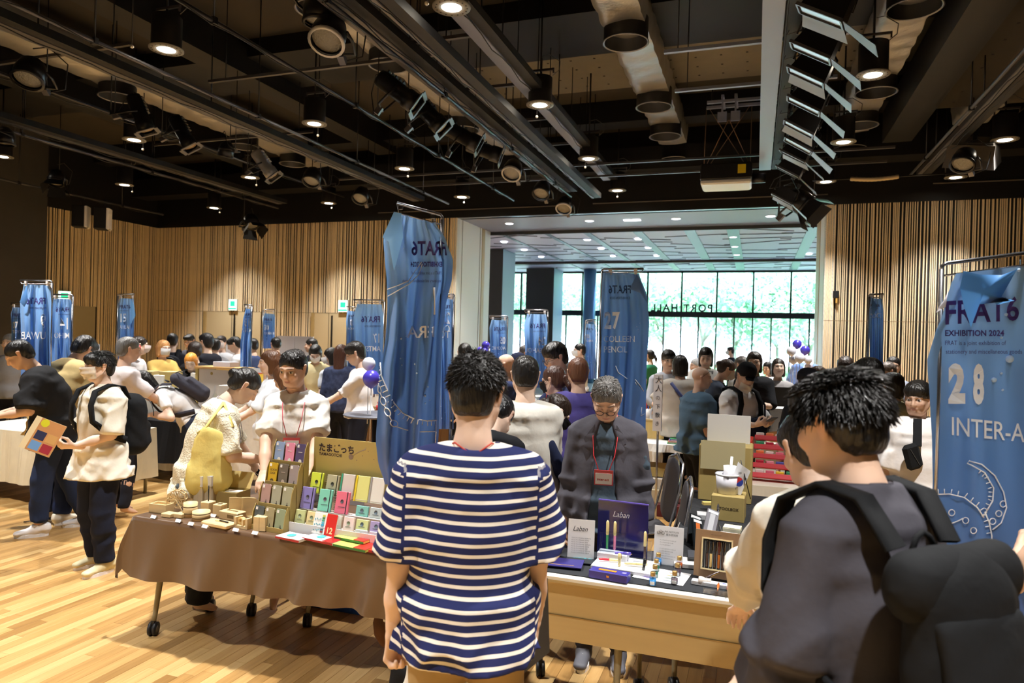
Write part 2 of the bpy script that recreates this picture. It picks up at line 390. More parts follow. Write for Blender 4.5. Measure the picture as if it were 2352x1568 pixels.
def head_prims(b, female=False):
    f = .96 if female else 1.
    P = [b.E((0, -.016, .036), (.074, .092, .080)), b.E((0, .020, -.028), (.063 * f, .070, .080), k=.03), b.E((0, .048, -.082), (.030 * f, .026, .022), k=.03)]
    for q in (-1, 1):
        P += [b.HC((q * .058 * f, -.005, -.045), (q * .030, .045, -.085), .016, .016, k=.03),
              b.E((q * .037, .066, -.022), (.022, .018, .020), k=.02), b.E((q * .030, .082, .008), (.019, .012, .010), neg=True, k=.014),
              b.E((q * .031, .0715, .006), (.0150, .0125, .0135), k=.003), b.HC((q * .012, .083, .028), (q * .048, .068, .027), .008, .006, k=.012),
              b.HC((q * .075, -.012, -.022), (q * .084, -.018, .020), (.006, .012), (.007, .018), k=.008, cap=.012), b.E((q * .086, -.012, .004), (.004, .008, .013), neg=True, k=.004)]
    P += [b.HC((0, .084, .016), (0, .103, -.024), .0075, .0105, k=.012), b.E((0, .094, -.028), (.0165, .011, .009), k=.008),
          b.E((0, .083, -.053), (.023, .011, .0065), k=.008), b.E((0, .081, -.062), (.019, .011, .0065), k=.006), b.E((0, .096, -.0575), (.022, .006, .0012), neg=True, k=.003)]
    return P
def face_colors(V, b, base, eyes='open', beard=0., brow=(.05, .035, .03)):
    X = (V - b.hc) @ b.Rh; C = np.tile(np.array(base), (len(V), 1)); x, y, z = np.abs(X[:, 0]), X[:, 1], X[:, 2]
    C *= (1 + .04 * np.sin(V @ np.array((31., 23, 17))))[:, None]
    def mixc(w, col): C[:] = C * (1 - w[:, None]) + np.array(col) * w[:, None]
    fr = y > .04
    rosy = np.exp(-(((x - .042) / .02) ** 2 + ((z + .028) / .018) ** 2)) * fr; mixc(rosy * .25, (.78, .36, .28))
    ear = np.exp(-(((x - .083) / .012) ** 2 + ((y + .015) / .025) ** 2 + ((z) / .035) ** 2)); mixc(ear * .35, (.75, .33, .25))
    lip = np.exp(-((x / .019) ** 4 + ((z + .0575) / .0085) ** 4)) * (y > .07); mixc(lip * .7, (.60, .24, .21))
    ml = np.exp(-((x / .020) ** 4 + ((z + .0575) / .0016) ** 2)) * (y > .07); mixc(ml * .8, (.2, .06, .05))
    br = np.exp(-(((x - .031) / .020) ** 4 + ((z - .031 + (x - .03) * .1) / .0042) ** 2)) * fr; mixc(np.clip(br * 1.1, 0, 1) * .85, brow)
    if eyes == 'open':
        w = (((x - .031) / .0145) ** 2 + ((z - .006) / .0078) ** 2 < 1) & fr; C[w] = (.75, .74, .72)
        w2 = (((x - .031) / .0072) ** 2 + ((z - .006) / .008) ** 2 < 1) & fr; C[w2] = (.03, .02, .015)
        li = np.exp(-(((x - .031) / .016) ** 4 + ((z - .0140) / .0026) ** 2)) * fr; mixc(li * .9, (.05, .03, .03))
    else:
        li = np.exp(-(((x - .031) / .016) ** 4 + ((z - .001) / .0026) ** 2)) * fr; mixc(li * .9, (.06, .03, .03))
    if beard:
        bd = np.exp(-((x / .04) ** 4 + ((z + .085) / .02) ** 4)) * fr; mixc(bd * beard, (.08, .06, .05))
    return C
HAIRCUT = {
    'short': dict(face=((0, .112, -.050), (.070, .070, .108)), nape=-.075),
    'fringe': dict(face=((0, .118, -.062), (.078, .060, .098)), nape=-.085),
    'bob': dict(face=((0, .120, -.075), (.066, .066, .115)), nape=None),
}
def hair_prims(b, style, vol=1.):
    H = []
    base = {'buzz': 'short', 'spiky': 'short', 'gray': 'short', 'mop': 'fringe', 'pony': 'short', 'bun': 'short', 'long': 'bob', 'curly': 'fringe'}.get(style, style)
    v = vol
    H.append(b.E((0, -.020, .040), (.083 * v, .100 * v, .084 * v), k=.02))
    H.append(b.E((0, -.055, -.015), (.073 * v, .060 * v, .075), k=.03))
    if base == 'fringe' : H.append(b.HC((-.04, .056, .070), (.04, .056, .070), .030, .030, k=.04))
    if style in ('spiky', 'mop', 'curly'): H.append(b.E((0, -.01, .062), (.078 * v, .092 * v, .076 * v), k=.03))
    if base == 'bob':
        lo = -.105 if style == 'bob' else -.27
        for q in (-1, 1): H.append(b.HC((q * .066, -.02, .02), (q * .066, -.015, lo), (.022, .045), (.024, .045), k=.03))
        H.append(b.HC((0, -.075, .0), (0, -.075 if style == 'bob' else -.10, lo), (.075, .035), (.07, .03), k=.03))
    if style == 'pony': H += [b.E((0, -.108, .0), (.026, .026, .022), k=.02), b.HC((0, -.12, 0), (0, -.150, -.07), (.028, .024), (.034, .026), k=.015), b.HC((0, -.150, -.07), (0, -.140, -.155), (.034, .026), .010, k=.015)]
    if style == 'bun': H += [b.E((0, -.115, .012), (.042, .040, .036), k=.012)]
    h = HAIRCUT.get(base, HAIRCUT['short'])
    fc, fr_ = h['face']; H.append(b.E(fc, fr_, neg=True, k=.015))
    if base != 'bob':
        for q in (-1, 1): H.append(b.E((q * .088, .035, -.045), (.030, .052, .060), neg=True, k=.012))
        nz = h['nape']; H.append(b.E((0, -.03, nz - .10), (.16, .17, .10), neg=True, k=.02))
        if style in ('pony',): H += [b.HC((0, -.12, 0), (0, -.150, -.07), (.028, .024), (.034, .026), k=.015), b.HC((0, -.150, -.07), (0, -.140, -.155), (.034, .026), .010, k=.015)]
    return H
def strands(b, style, n, length, seed, lift=.35):
    """separate tapered locks rooted on the scalp"""
    r = random.Random(seed); mb_v = []; mb_f = []
    for i in range(n):
        th = r.uniform(-PI, PI); ph = math.acos(r.uniform(-.30, 1)); x, y, z = math.sin(ph) * math.sin(th), math.sin(ph) * math.cos(th), math.cos(ph)
        p = np.array((x * .082, y * .098 - .020, z * .086 + .042))
        if p[1] > .035 and p[2] < .070: continue
        if p[2] < .030 and p[1] > -.025: continue
        if p[2] < -.035: continue
        nn = nrm((x, y, z)); fl = nrm((x * .5 + r.gauss(0, .25), -y * .2 + r.gauss(0, .25) + (.5 if y > 0 else -.35), -.85 if z < .55 else -.05))
        if style == 'spiky': fl = nrm((r.gauss(0, .5) + x * .3, r.gauss(0, .4) + .25, -.75 + z * 1.0))
        L = length * r.uniform(.6, 1.15) * (.62 if p[2] < .0 else 1); w = r.uniform(.0011, .0024) * (1.5 if style != 'spiky' else 1.2)
        pts = [p - nn * .006]; d = nrm(nn * lift * 2 + fl * .8)
        for k in range(3): pts.append(pts[-1] + d * L / 3); d = nrm(d * .75 + fl * .5 + np.array((0, 0, -.22 if style != 'spiky' else -.05)))
        s = nrm(np.cross(fl, nn)); base = len(mb_v)
        for k, q in enumerate(pts):
            ww = w * (1, 1.1, .8, .08)[k]
            for (aa, bb) in ((1, 0), (-.5, .8), (-.5, -.8)): mb_v.append(b.hp(*(q + s * aa * ww + nn * bb * ww)))
        for k in range(3):
            for a in range(3):
                c = (a + 1) % 3; mb_f.append((base + k * 3 + a, base + k * 3 + c, base + k * 3 + 3 + c, base + k * 3 + 3 + a))
    return np.array(mb_v), np.array(mb_f)
ARMS = {  # wrist targets (right side, x mirrored), elbow pole, palm normal, curl
    'hang': ((.225, .03, .80), (.4, -1, 0), (-1, .2, 0), .35, None),
    'hangf': ((.235, .06, .79), (.5, -1, 0), (-.6, -.8, 0), .9, None),
    'desk': ((.17, .40, 1.02), (.6, -.3, -1), (0, 0, -1), .25, (0, 1, -.25)),
    'desklow': ((.13, .42, .86), (.8, -.3, -.6), (0, 0, -1), .35, (0, .8, -.6)),
    'phone': ((.07, .32, 1.12), (.7, -.4, -1), (-.5, .3, .6), .8, (-.3, .9, .3)),
    'hold': ((.14, .30, 1.05), (.6, -.5, -1), (-.9, .2, .4), .9, (-.2, 1, .1)),
    'chin': ((.06, .16, 1.34), (.5, .2, -1), (0, -1, 0), 1., (-.3, 0, 1)),
    'cross': ((-.08, .19, 1.14), (.8, .1, -1), (0, -1, 0), .4, (-1, .1, .1)),
    'forward': ((.2, .45, 1.15), (.6, -.3, -1), (0, 0, -1), .3, (0, 1, 0)),
    'strap': ((.10, .17, 1.22), (.6, 0, -1), (0, -1, 0), 1.2, (-.4, 0, .8)),
    'hips': ((.14, -.02, .98), (1, -.6, 0), (-1, 0, 0), .5, (-.6, .3, -.3)),
}
NP = [0]
def person(label, px, py, t, face, H=None, hair=('short', '17130f'), top=('f2efe6', {}), pants=('20222c', {}), lean=0, nod=5, turn=0, tilt=0, arms=('hang', 'hang'),
           skin='a', female=False, res=.017, mask=None, glasses=None, eyes='down', wide=1., shoes=None, feet=None, legs=None, group=None, jacket=None, cap=None,
           lanyard=None, beard=0, extra=None, skirt=None, base_xy=None, straight=False, hairvol=1., strand=None, badge=None, sleeve_push=0, zoff=None, fat=0.):
    NP[0] += 1; seed = NP[0] * 7
    b = Body(lean, nod, turn, tilt, wide); sk = np.array(SKINS[skin]); F_ = fat
    top_loc = b.hp(0, -.01, .124); s = 1.
    P0 = at_t(px, py, t)                               # where the top of the head shows
    s = P0.z / top_loc[2] if H is None else H / 1.70
    az = math.atan2(-(P0.x), P0.y); yaw = az + math.radians(face)
    Rw = rot('Z', yaw); off = Rw @ (top_loc * s)
    base = Vector((P0.x - off[0], P0.y - off[1], 0))
    if H is not None and zoff: base.z = 0
    root = thing('person', label, 'person', base, yaw, group, ); root.scale = (s,) * 3
    hi = res < .011; hh = .005 if hi else (.007 if t < 6.5 else .0115); hf = .0042 if hi or t < 4.4 else (.006 if t < 6.5 else .0092)
    # ---- limbs
    arm = {}; BP = []; HPs = []
    for side, nm in ((1, arms[1]), (-1, arms[0])):     # arms=(left, right)
        A = ARMS[nm] if isinstance(nm, str) else nm
        T = np.array(A[0]) * (side, 1, 1); pole = np.array(A[1]) * (side, 1, 1); n = np.array(A[2]) * (side, 1, 1)
        if isinstance(nm, str) and nm in ('hang', 'hangf') and lean > 12: T = b.S[side] + np.array((side * .05, .03 + lean * .002, -.535))
        E_, Wt = ik(b.S[side], T, .285, .25, pole); d = nrm(Wt - E_) if A[4] is None else nrm(np.array(A[4]) * (side, 1, 1))
        hp_, palm = hand_prims(Wt, d, n, side, A[3]); arm[side] = (b.S[side], E_, Wt, d, n, palm)
        BP += [Prim(b.S[side], E_, .042, .037, k=.03), Prim(E_, E_ * .5 + Wt * .5, .038, .036, k=.02), Prim(E_ * .5 + Wt * .5, Wt, .036, (.027, .022), k=.02)]
        HPs.append(hp_)
    kn = {}
    for i, side in enumerate((-1, 1)):
        ft = (side * .10, .0) if feet is None else feet[i]
        hipj = np.array((side * .088, 0, .885)); an = np.array((ft[0], ft[1], .085)); lf = min(1., float(np.linalg.norm(an - hipj)) * 1.003 / .845); K, an = ik(hipj, an, .43 * lf, .415 * lf, (side * .15, 1, 0)); kn[side] = (hipj, K, an)
        BP += [Prim(hipj, K, .078, .052, k=.03), Prim(K, K * .6 + an * .4, .050, .054, k=.03), Prim(K * .6 + an * .4, an, .053, .034, k=.03), Prim(an, an + np.array((0, .10, -.05)), .034, .024)]
    BP += [b.seg(.88, 1.0, (.142, .105), (.124, .092), k=.04), b.seg(1.0, 1.18, (.118, .088), (.130, .096), k=.04), b.seg(1.18, 1.33, (.134, .098), (.105, .070), k=.04, cap=.03),
           *[Prim(b.tp(q * .03, -.014, 1.365), b.S[q] * .95, .042, .036, k=.03) for q in (-1, 1)], Prim(b.tp(0, -.015, 1.36), b.nb, (.065, .06), .055, k=.04)]
    neck = Prim(b.nb, b.hp(0, -.022, -.045), .054 if not female else .047, .052 if not female else .045, k=.03)
    BP.append(neck)
    parts = [sdf_mesh(BP, max(res * 1.45, .015))]
    parts.append(sdf_mesh(head_prims(b, female) + [neck], hf)); parts += [sdf_mesh(h, hh) for h in HPs]
    Vs = []; Qs = []; n0 = 0
    for i, (V, Q) in enumerate(parts):
        if i != 1: V = relax(V, Q)
        Vs.append(V); Qs.append(Q + n0); n0 += len(V)
    V = np.concatenate(Vs); me = np_mesh('body', V, np.concatenate(Qs)); set_col(me, 'col', face_colors(V, b, sk, eyes, beard))
    mesh_obj('body', me, SKIN, root)
    # ---- trousers / skirt
    pc, po = pants; w = po.get('w', 0.)
    if po.get('none') is None:
        PP = [b.seg(.86, 1.03, (.150 + F_, .116 + F_), (.134 + F_, .104 + F_), k=.04)]
        endf = po.get('len', 1.)
        for side in (-1, 1):
            h_, K, an = kn[side]; a2 = K + (an - K) * endf + np.array((0, 0, .01))
            PP += [Prim(h_ + np.array((0, -.008, .02)), K, .092 + w + F_ * .6, .068 + w * 1.1, k=.03)]
            if endf > .05: PP += [Prim(K, a2, .066 + w * 1.1, .056 + w * 1.2 - .010 * (endf < .6), k=.012, cap=.012)]
        if skirt: PP = PP[:1] + [b.seg(skirt, .9, (.24, .20), (.16, .12), cap=.012, k=.04)]
        mesh_obj('skirt' if skirt else ('shorts' if endf < .3 else 'trousers'), prim_mesh('trousers', PP, res * (1.3 if hi else 1.6), disp=folds(seed, .0035)), cloth(pc, **po.get('m', {})), root)
    # ---- shirt
    tc, to = top; fit = to.get('fit', .012) + F_; hem = to.get('hem', .84); sl = to.get('sleeve', .75); slw = to.get('slw', .0); st = to.get('mat')
    def upper(fit, hem, sl, slw=0., neckr=.0, collar=False):
        TP = []; hx = max(0, .86 - hem) * .42; bx_ = to.get('box', 0)
        TP += [b.seg(hem, .98, (.164 + fit + hx, .134 + fit + hx), (.150 + fit + bx_, .119 + fit + bx_ * .5), k=.05, cap=.014), b.seg(.98, 1.17, (.147 + fit + bx_ * .8, .110 + fit * 1.1), (.140 + fit * 1.0, .110 + fit), k=.05),
               b.seg(1.17, 1.29, (.140 + fit, .110 + fit), (.128 + fit, .094 + fit * .8), k=.05), b.seg(1.28, 1.385, (.124 + fit * .9, .090 + fit * .8), (.080 + fit * .6, .060 + fit * .5), k=.05, cap=.03, y0=-.004, y1=-.012)]
        if F_: TP.append(b.seg(1.0, 1.1, (.14 + F_, .12 + F_ * 1.6), (.14 + F_, .12 + F_ * 1.6), y0=.02, y1=.02, k=.05))
        y = b.S[1] - b.S[-1]
        TP += [Prim(b.tp(q * .035, -.014, 1.372), b.S[q], .050 + fit * .6, .046 + fit * .55, k=.03, co=1.375) for q in (-1, 1)]
        TP += [Prim(b.tp(0, -.012, 1.35), b.nb + b.R2 @ np.array((0, 0, -.008 + (.030 if collar else 0))), (.100 + fit * .6, .076 + fit * .6), (.062 + fit * .35, .060 + fit * .35), ex=b.ex(1.3), k=.04, cap=.012, co=1.35)]
        for side in (-1, 1):
            S_, E_, Wt = arm[side][:3]; r0 = .050 + fit * .5 + slw * .35
            e = S_ + (E_ - S_) * min(sl, 1); TP.append(Prim(S_, e, r0, .052 + fit * .5 + slw if sl <= 1 else .050 + fit * .4 + slw, k=.022, cap=.02 if sl > 1 else .008, co=5.0 if side > 0 else 6.))
            if sl > 1: TP.append(Prim(E_, E_ + (Wt - E_) * min(sl - 1, .99), .047 + fit * .4 + slw, .038 + fit * .4 + slw, k=.025, cap=.01, co=5.285))
        # neck opening
        TP.append(Prim(b.nb + b.R2 @ np.array((0, .0, -.012)), b.nb + b.R2 @ np.array((0, .02, .12)), (.058, .060), (.075, .075), ex=b.ex(1.3), cap=.01 + neckr, neg=True, k=.008))
        return TP
    TP = upper(fit, hem, sl, slw, to.get('neck', 0), to.get('collar', False))
    if to.get('v'):                                     # open neck
        TP.append(Prim(b.tp(0, .10, 1.43), b.tp(0, .14, 1.43 - to['v']), (.05, .03), (.006, .03), ex=b.ex(1.3), neg=True, k=.008))
    def garment(nm, prims, r, material, sd, amp, attr=False):
        V, Q = sdf_mesh(prims, r, disp=folds(sd, amp)); V = relax(V, Q, 2); me = np_mesh(nm, V, Q)
        if attr:
            best = np.full(len(V), 1e9); co = np.zeros(len(V))
            for p in prims:
                if p.neg: continue
                X = V - p.a; d = p.dist(V[:, 0].astype(np.float32), V[:, 1].astype(np.float32), V[:, 2].astype(np.float32)); t_ = np.clip(X @ p.ez, 0, p.L) if p.co != 1.375 else np.zeros(len(V))
                c = p.co + t_
                if p.co in (1.375, 1.35): c = V[:, 2]
                else: c = V[:, 2]
                u = d < best; best[u] = d[u]; co[u] = c[u]
            for side in (-1, 1):
                S_, E_ = arm[side][:2]; ez = nrm(E_ - S_); m_ = (V @ b.ex(1.3) * side > .150 * wide + fit) & ((V - S_) @ ez > -.02); co[m_] = 5 + ((V - S_) @ ez)[m_]
            M2 = co >= 5; mx_ = M2[Q].any(1) & ~M2[Q].all(1); me.materials.append(material); me.materials.append(cloth('262c5a')); me.polygons.foreach_set('material_index', mx_.astype(np.int32))
            a = me.attributes.new('st', 'FLOAT', 'POINT'); a.data.foreach_set('value', (co + .006 * np.sin(V[:, 0] * 9 + 1) * (co < 5)).astype(np.float32))
        return mesh_obj(nm, me, None if attr else material, root)
    garment(to.get('name', 'shirt'), TP, res * (1. if t < 5 else 1.3), MATS[st] if st else cloth(tc, **to.get('m', {})), seed + 1, to.get('fold', .0045), attr=bool(st))
    if jacket:
        jc, jo = jacket; JP = upper(fit + .014, jo.get('hem', .80), jo.get('sleeve', 1.9), .006, 0, jo.get('collar', True))
        op = jo.get('open', .06)
        if op: JP.append(Prim(b.tp(0, .16, 1.44), b.tp(0, .18, hem - .15), (op * .9, .10), (op, .10), ex=b.ex(1.2), neg=True, k=.012)); JP.append(Prim(b.tp(0, .17, 1.0), b.tp(0, .2, hem - .15), (op, .12), (op * 1.6, .12), neg=True, k=.012))
        garment('jacket', JP, res * (.95 if t < 5 else 1.1), cloth(jc, **jo.get('m', {})), seed + 2, .004)
        if jo.get('lapel'):
            lp = MB()
            for q in (-1, 1):
                f = lambda x, z, y=.0: Vector(b.tp(q * x, .139 + fit + y - max(0, z - 1.2) * .22 - x * .25, z))
                lp.add([f(.060, 1.42), f(.125, 1.33), f(.100, 1.305), f(.135, 1.29), f(.065, 1.10), f(.055, 1.10)], [(0, 1, 2, 3, 4, 5) if q < 0 else (5, 4, 3, 2, 1, 0)])
            lp.build('lapel', cloth(jc, **jo.get('m', {})), root)
    if to.get('collar') and t < 6:                      # shirt collar points
        cb = MB(); n_ = 24; r_in = .060
        for k in range(n_):
            a0, a1 = PI * (.5 + .10) + 2 * PI * .9 * k / n_, PI * (.5 + .10) + 2 * PI * .9 * (k + 1) / n_
            def cp(a, up): rr_ = r_in + (.006 if up else .022); y_ = math.sin(a); return Vector(b.nb + b.R2 @ np.array((math.cos(a) * rr_, y_ * rr_ - .002, (.028 if up else -.012 - .016 * max(0, y_)))))
            cb.quad(cp(a0, 0), cp(a1, 0), cp(a1, 1), cp(a0, 1))
        cb.build('collar', cloth(jc if jacket else tc), root)
    # ---- hair
    hs, hcol = hair; hm = hair_mat(hcol, .38 if not straight else .3)
    if hs != 'bald' and not cap:
        ho = mesh_obj('hair', prim_mesh('hair', hair_prims(b, hs, hairvol), hf * 1.45, disp=folds(seed + 3, .0022 if hs not in ('curly', 'mop', 'spiky') else .004, 4 if hs != 'curly' else 6)), hm, root)
        if strand:
            V, Q = strands(b, hs, strand[0], strand[1], seed, strand[2] if len(strand) > 2 else .35); o = mesh_obj('hair_strands', np_mesh('hair_strands', V, Q), hm, root); o['kind'] = 'stuff'
    if cap:
        cb = MB(); M = Matrix(b.Rh.tolist()); c = Vector(b.hp(0, -.012, .045))
        cb.lathe([(.094, -.012), (.094, .02), (.086, .055), (.062, .082), (.03, .094), (.001, .097)], 24, c, M)
        o = cb.build('cap', cloth(cap[0]), root)
        if cap[1]:
            vb = MB(); vb.grid(lambda u, v: c + M @ Vector(((u - .5) * .15, .080 + v * .075 * (1 - (2 * u - 1) ** 2 * .55), .0 - .012 * v - .05 * (u - .5) ** 2)), 8, 4); vb.build('visor', cloth(cap[0]), o)
        if hs != 'bald': mesh_obj('hair', prim_mesh('hair', hair_prims(b, hs, .98) + [b.E((0, 0, .14), (.14, .16, .10), neg=True, k=.01)], hf * 1.2), hm, root)
    M = Matrix(b.Rh.tolist())
    if mask:
        mk = MB(); hv = lambda x, y, z: Vector(b.hp(x, y, z))
        def ms(u, v):
            a = (u - .5) * 2.5; z = .0 - v * .095; bulge = math.sin(PI * v) * .012 + .014; wv = .0035 * math.sin(v * 9 * PI / 2) * (1 if t < 7 else 0)
            rx = .068 - .022 * max(0, v - .45); ry = .080 - .010 * v + .024 * math.exp(-((u - .5) / .16) ** 2) * (1 - v * .7)
            if mask[1]: z += mask[1]
            return hv(math.sin(a) * (rx + .006), math.cos(a) * (ry + bulge + wv) + .012, z + .012)
        mk.grid(ms, 20, 12); mo = mk.build('mask', cloth(mask[0], bump=.1), root)
        if t < 7:
            lb = MB()
            for q in (-1, 1): lb.tube([hv(q * .072, .035, -.01), hv(q * .078, .01, .01), hv(q * .088, -.02, .005)], .0012, 5); lb.tube([hv(q * .068, .035, -.075), hv(q * .078, .0, -.045), hv(q * .088, -.02, -.01)], .0012, 5)
            lb.build('ear_loop', cloth(mask[0], bump=0), mo)
    if glasses:
        gb = MB(); hv = lambda x, y, z: Vector(b.hp(x, y, z)); gz = glasses[1] if len(glasses) > 1 else -.004; gy = .101
        for q in (-1, 1):
            gb.tube([hv(q * .031 + .021 * math.cos(a), gy - .10 * (.021 * math.cos(a)) * q, gz + .0165 * math.sin(a)) for a in [2 * PI * k / 18 for k in range(18)]], .0018, 6, closed=True)
            gb.tube([hv(q * .052, gy - .002, gz + .004), hv(q * .074, .06, gz + .008), hv(q * .082, -.012, .012)], .0015, 6)
        gb.tube([hv(-.010, gy, gz + .004), hv(0, gy + .003, gz + .006), hv(.010, gy, gz + .004)], .0016, 6); go = gb.build('glasses', cm(glasses[0], .3), root)
    if lanyard:
        lb = MB(); zb = lanyard.get('z', 1.16); yf = lambda z: (.128 + fit * 1.15 + (.02 if jacket else 0.004)) if z < 1.3 else .128 + fit - (z - 1.3) * .5
        for q in (-1, 1):
            lb.tube([Vector(b.nb + b.R2 @ np.array((q * .010, -.078, -.01))), Vector(b.nb + b.R2 @ np.array((q * .055, -.052, .018))), Vector(b.nb + b.R2 @ np.array((q * .070, .012, .004))), Vector(b.tp(q * .068, yf(1.36), 1.35)), Vector(b.tp(q * .058, yf(1.2) + .006, 1.26)), Vector(b.tp(q * .030, yf(zb) + .008, zb + .03))], .0028, 6)
        lo = lb.build('lanyard', cm(lanyard.get('c', 'c8303a'), .6), root)
        if not lanyard.get('nobadge'):
            bd = MB(); MR = Matrix((b.R1 if zb < 1.15 else b.R2).tolist()); c = Vector(b.tp(0, yf(zb) + .012, zb - .02))
            bd.box(c, (.105, .004, .085), MR); bo = bd.build('badge', cm(lanyard.get('bc', 'c8404a'), .3), root)
            pb = MB(); pb.box(c + MR @ Vector((0, .0025, -.006)), (.092, .002, .062), MR); po_ = pb.build('badge_card', cm('f2f0ee', .5), bo)
            if lanyard.get('text'):
                tb = MB(); put_text(tb, lanyard['text'], c + MR @ Vector((.036, .0042, -.016)), MR @ Vector((-1, 0, 0)), MR @ Vector((0, 0, 1)), .019, bold=.0006); tb.build('lettering', cm('c05048', .6), bo)
    if shoes:
        for side in (-1, 1):
            an = kn[side][2]; z0 = 0.; y0 = an[1]; x0 = an[0]
            SP = [Prim((x0, y0 - .045, .052), (x0, y0 + .03, .058), (.036, .045), (.038, .048), ex=(1, 0, 0), k=.03), Prim((x0, y0 + .02, .050), (x0 + side * .008, y0 + .150, .036), (.040, .038), (.040, .022), ex=(1, 0, 0), cap=.03, k=.03), Prim((x0, y0 - .03, .06), (x0, y0 - .03, .10), (.036, .045), (.036, .046), k=.03, cap=.01), Prim((x0, 0, -.06), (x0, .1, -.06), (.3, .066), neg=True, k=.004)]
            so_ = mesh_obj('shoe', prim_mesh('shoe', SP, .008), cm(shoes[0], .6, noise_s=30), root)
            ol = [(x0 + side * .004 + .043 * math.sin(a) * (1.05 if math.cos(a) > 0 else .9), y0 + .052 + .122 * math.cos(a)) for a in [2 * PI * k / 20 for k in range(20)]]
            sb = MB(); n = 20; sb.add([Vector((x, y, z)) for z in (.0, .026) for x, y in ol], [tuple(range(n - 1, -1, -1)), tuple(range(n, 2 * n))] + [(i, (i + 1) % n, n + (i + 1) % n, n + i) for i in range(n)]); sb.build('sole', cm(shoes[1], .7), so_)
            if len(shoes) > 2:
                lc = MB()
                for k in range(4): y = y0 + .055 + k * .02; lc.tube([Vector((x0 - .022, y, .066 - k * .006)), Vector((x0, y + .003, .086 - k * .010)), Vector((x0 + .022, y, .066 - k * .006))], .0025, 5)
                lc.build('laces', cm(shoes[2], .8), so_)
    R = Matrix(Rw.tolist())
    info = dict(root=root, b=b, arm=arm, s=s, W=lambda p: base + R @ (Vector(p) * s), R=R, kn=kn, fit=fit)
    return info
def backpack(P, label, col, w=.30, h=.46, d=.16, z=1.14, group=None, res=.012, straps=True, strapcol=None, zip_=True):
    """worn on the back of person P: a thing of its own"""
    b = P['b']; root = tag(empty('backpack', P['root'].location, P['root'].rotation_euler.z), label, 'backpack', group); root.scale = P['root'].scale
    f = P['fit']; bk = lambda x, y, zz: b.tp(x, y, zz); y0 = -(.125 + f + d * .48)
    PR = [Prim(bk(0, y0, z - h * .32), bk(0, y0 * .98, z + h * .30), (w * .5, d * .52), (w * .46, d * .42), ex=b.ex(1.2), cap=h * .20, k=.04),
          Prim(bk(0, y0 - d * .40, z - h * .30), bk(0, y0 - d * .38, z - h * .02), (w * .40, d * .22), (w * .38, d * .18), ex=b.ex(1.2), cap=.03, k=.03)]
    mesh_obj('pack_body', prim_mesh('pack_body', PR, res, disp=folds(NP[0], .006)), cloth(col, noise_a=.2), root)
    if straps:
        for q in (-1, 1):
            sb = MB(); pts = [bk(q * .085, -.13 - f, 1.33), bk(q * .098, -.07 - f, 1.43), bk(q * .102, .0, 1.452), bk(q * .104, .085 + f, 1.405), bk(q * .118, .125 + f, 1.30), bk(q * .135, .120 + f, 1.18), bk(q * .165 + q * f, .06, 1.08), bk(q * .16 + q * f, -.08, 1.02)]
            pts = [Vector(p) for p in pts]
            up_ = [Vector(b.R2 @ np.array(v)) for v in ((0, -1, .4), (0, -.6, 1), (0, 0, 1), (0, .7, .8), (0, 1, .2), (0, 1, 0), (q, .5, 0), (q, -.3, 0))]
            for i in range(len(pts)):
                dd = (pts[min(i + 1, 7)] - pts[max(i - 1, 0)]).normalized(); sdv = dd.cross(up_[i]).normalized() * .028; n_ = sdv.cross(dd).normalized() * (.006)
                sb.v += [tuple(pts[i] + sdv + n_), tuple(pts[i] - sdv + n_), tuple(pts[i] - sdv - n_), tuple(pts[i] + sdv - n_)]
            for i in range(7):
                for k in range(4): l = (k + 1) % 4; sb.f.append((i * 4 + k, i * 4 + l, i * 4 + 4 + l, i * 4 + 4 + k)); sb.mi.append(0); sb.sm.append(True)
            sb.build('shoulder_strap', cloth(strapcol or col), root)
    zb = MB(); zip_ and zb.tube([Vector(bk(w * .43 * math.cos(a), y0 - d * .52 * (.9 if math.sin(a) < .9 else .6), z + h * .12 + h * .30 * math.sin(a))) for a in [PI * k / 12 for k in range(13)]], .004, 5); zip_ and zb.build('zip', cm('303030', .4), root)
    hb = MB(); hb.tube([Vector(bk(x, -.13 - f, z + h * .46 + .04 * (1 - (x / .04) ** 2))) for x in (-.04, -.02, 0, .02, .04)], .007, 6); hb.build('handle', cloth(strapcol or col), root)
    return root
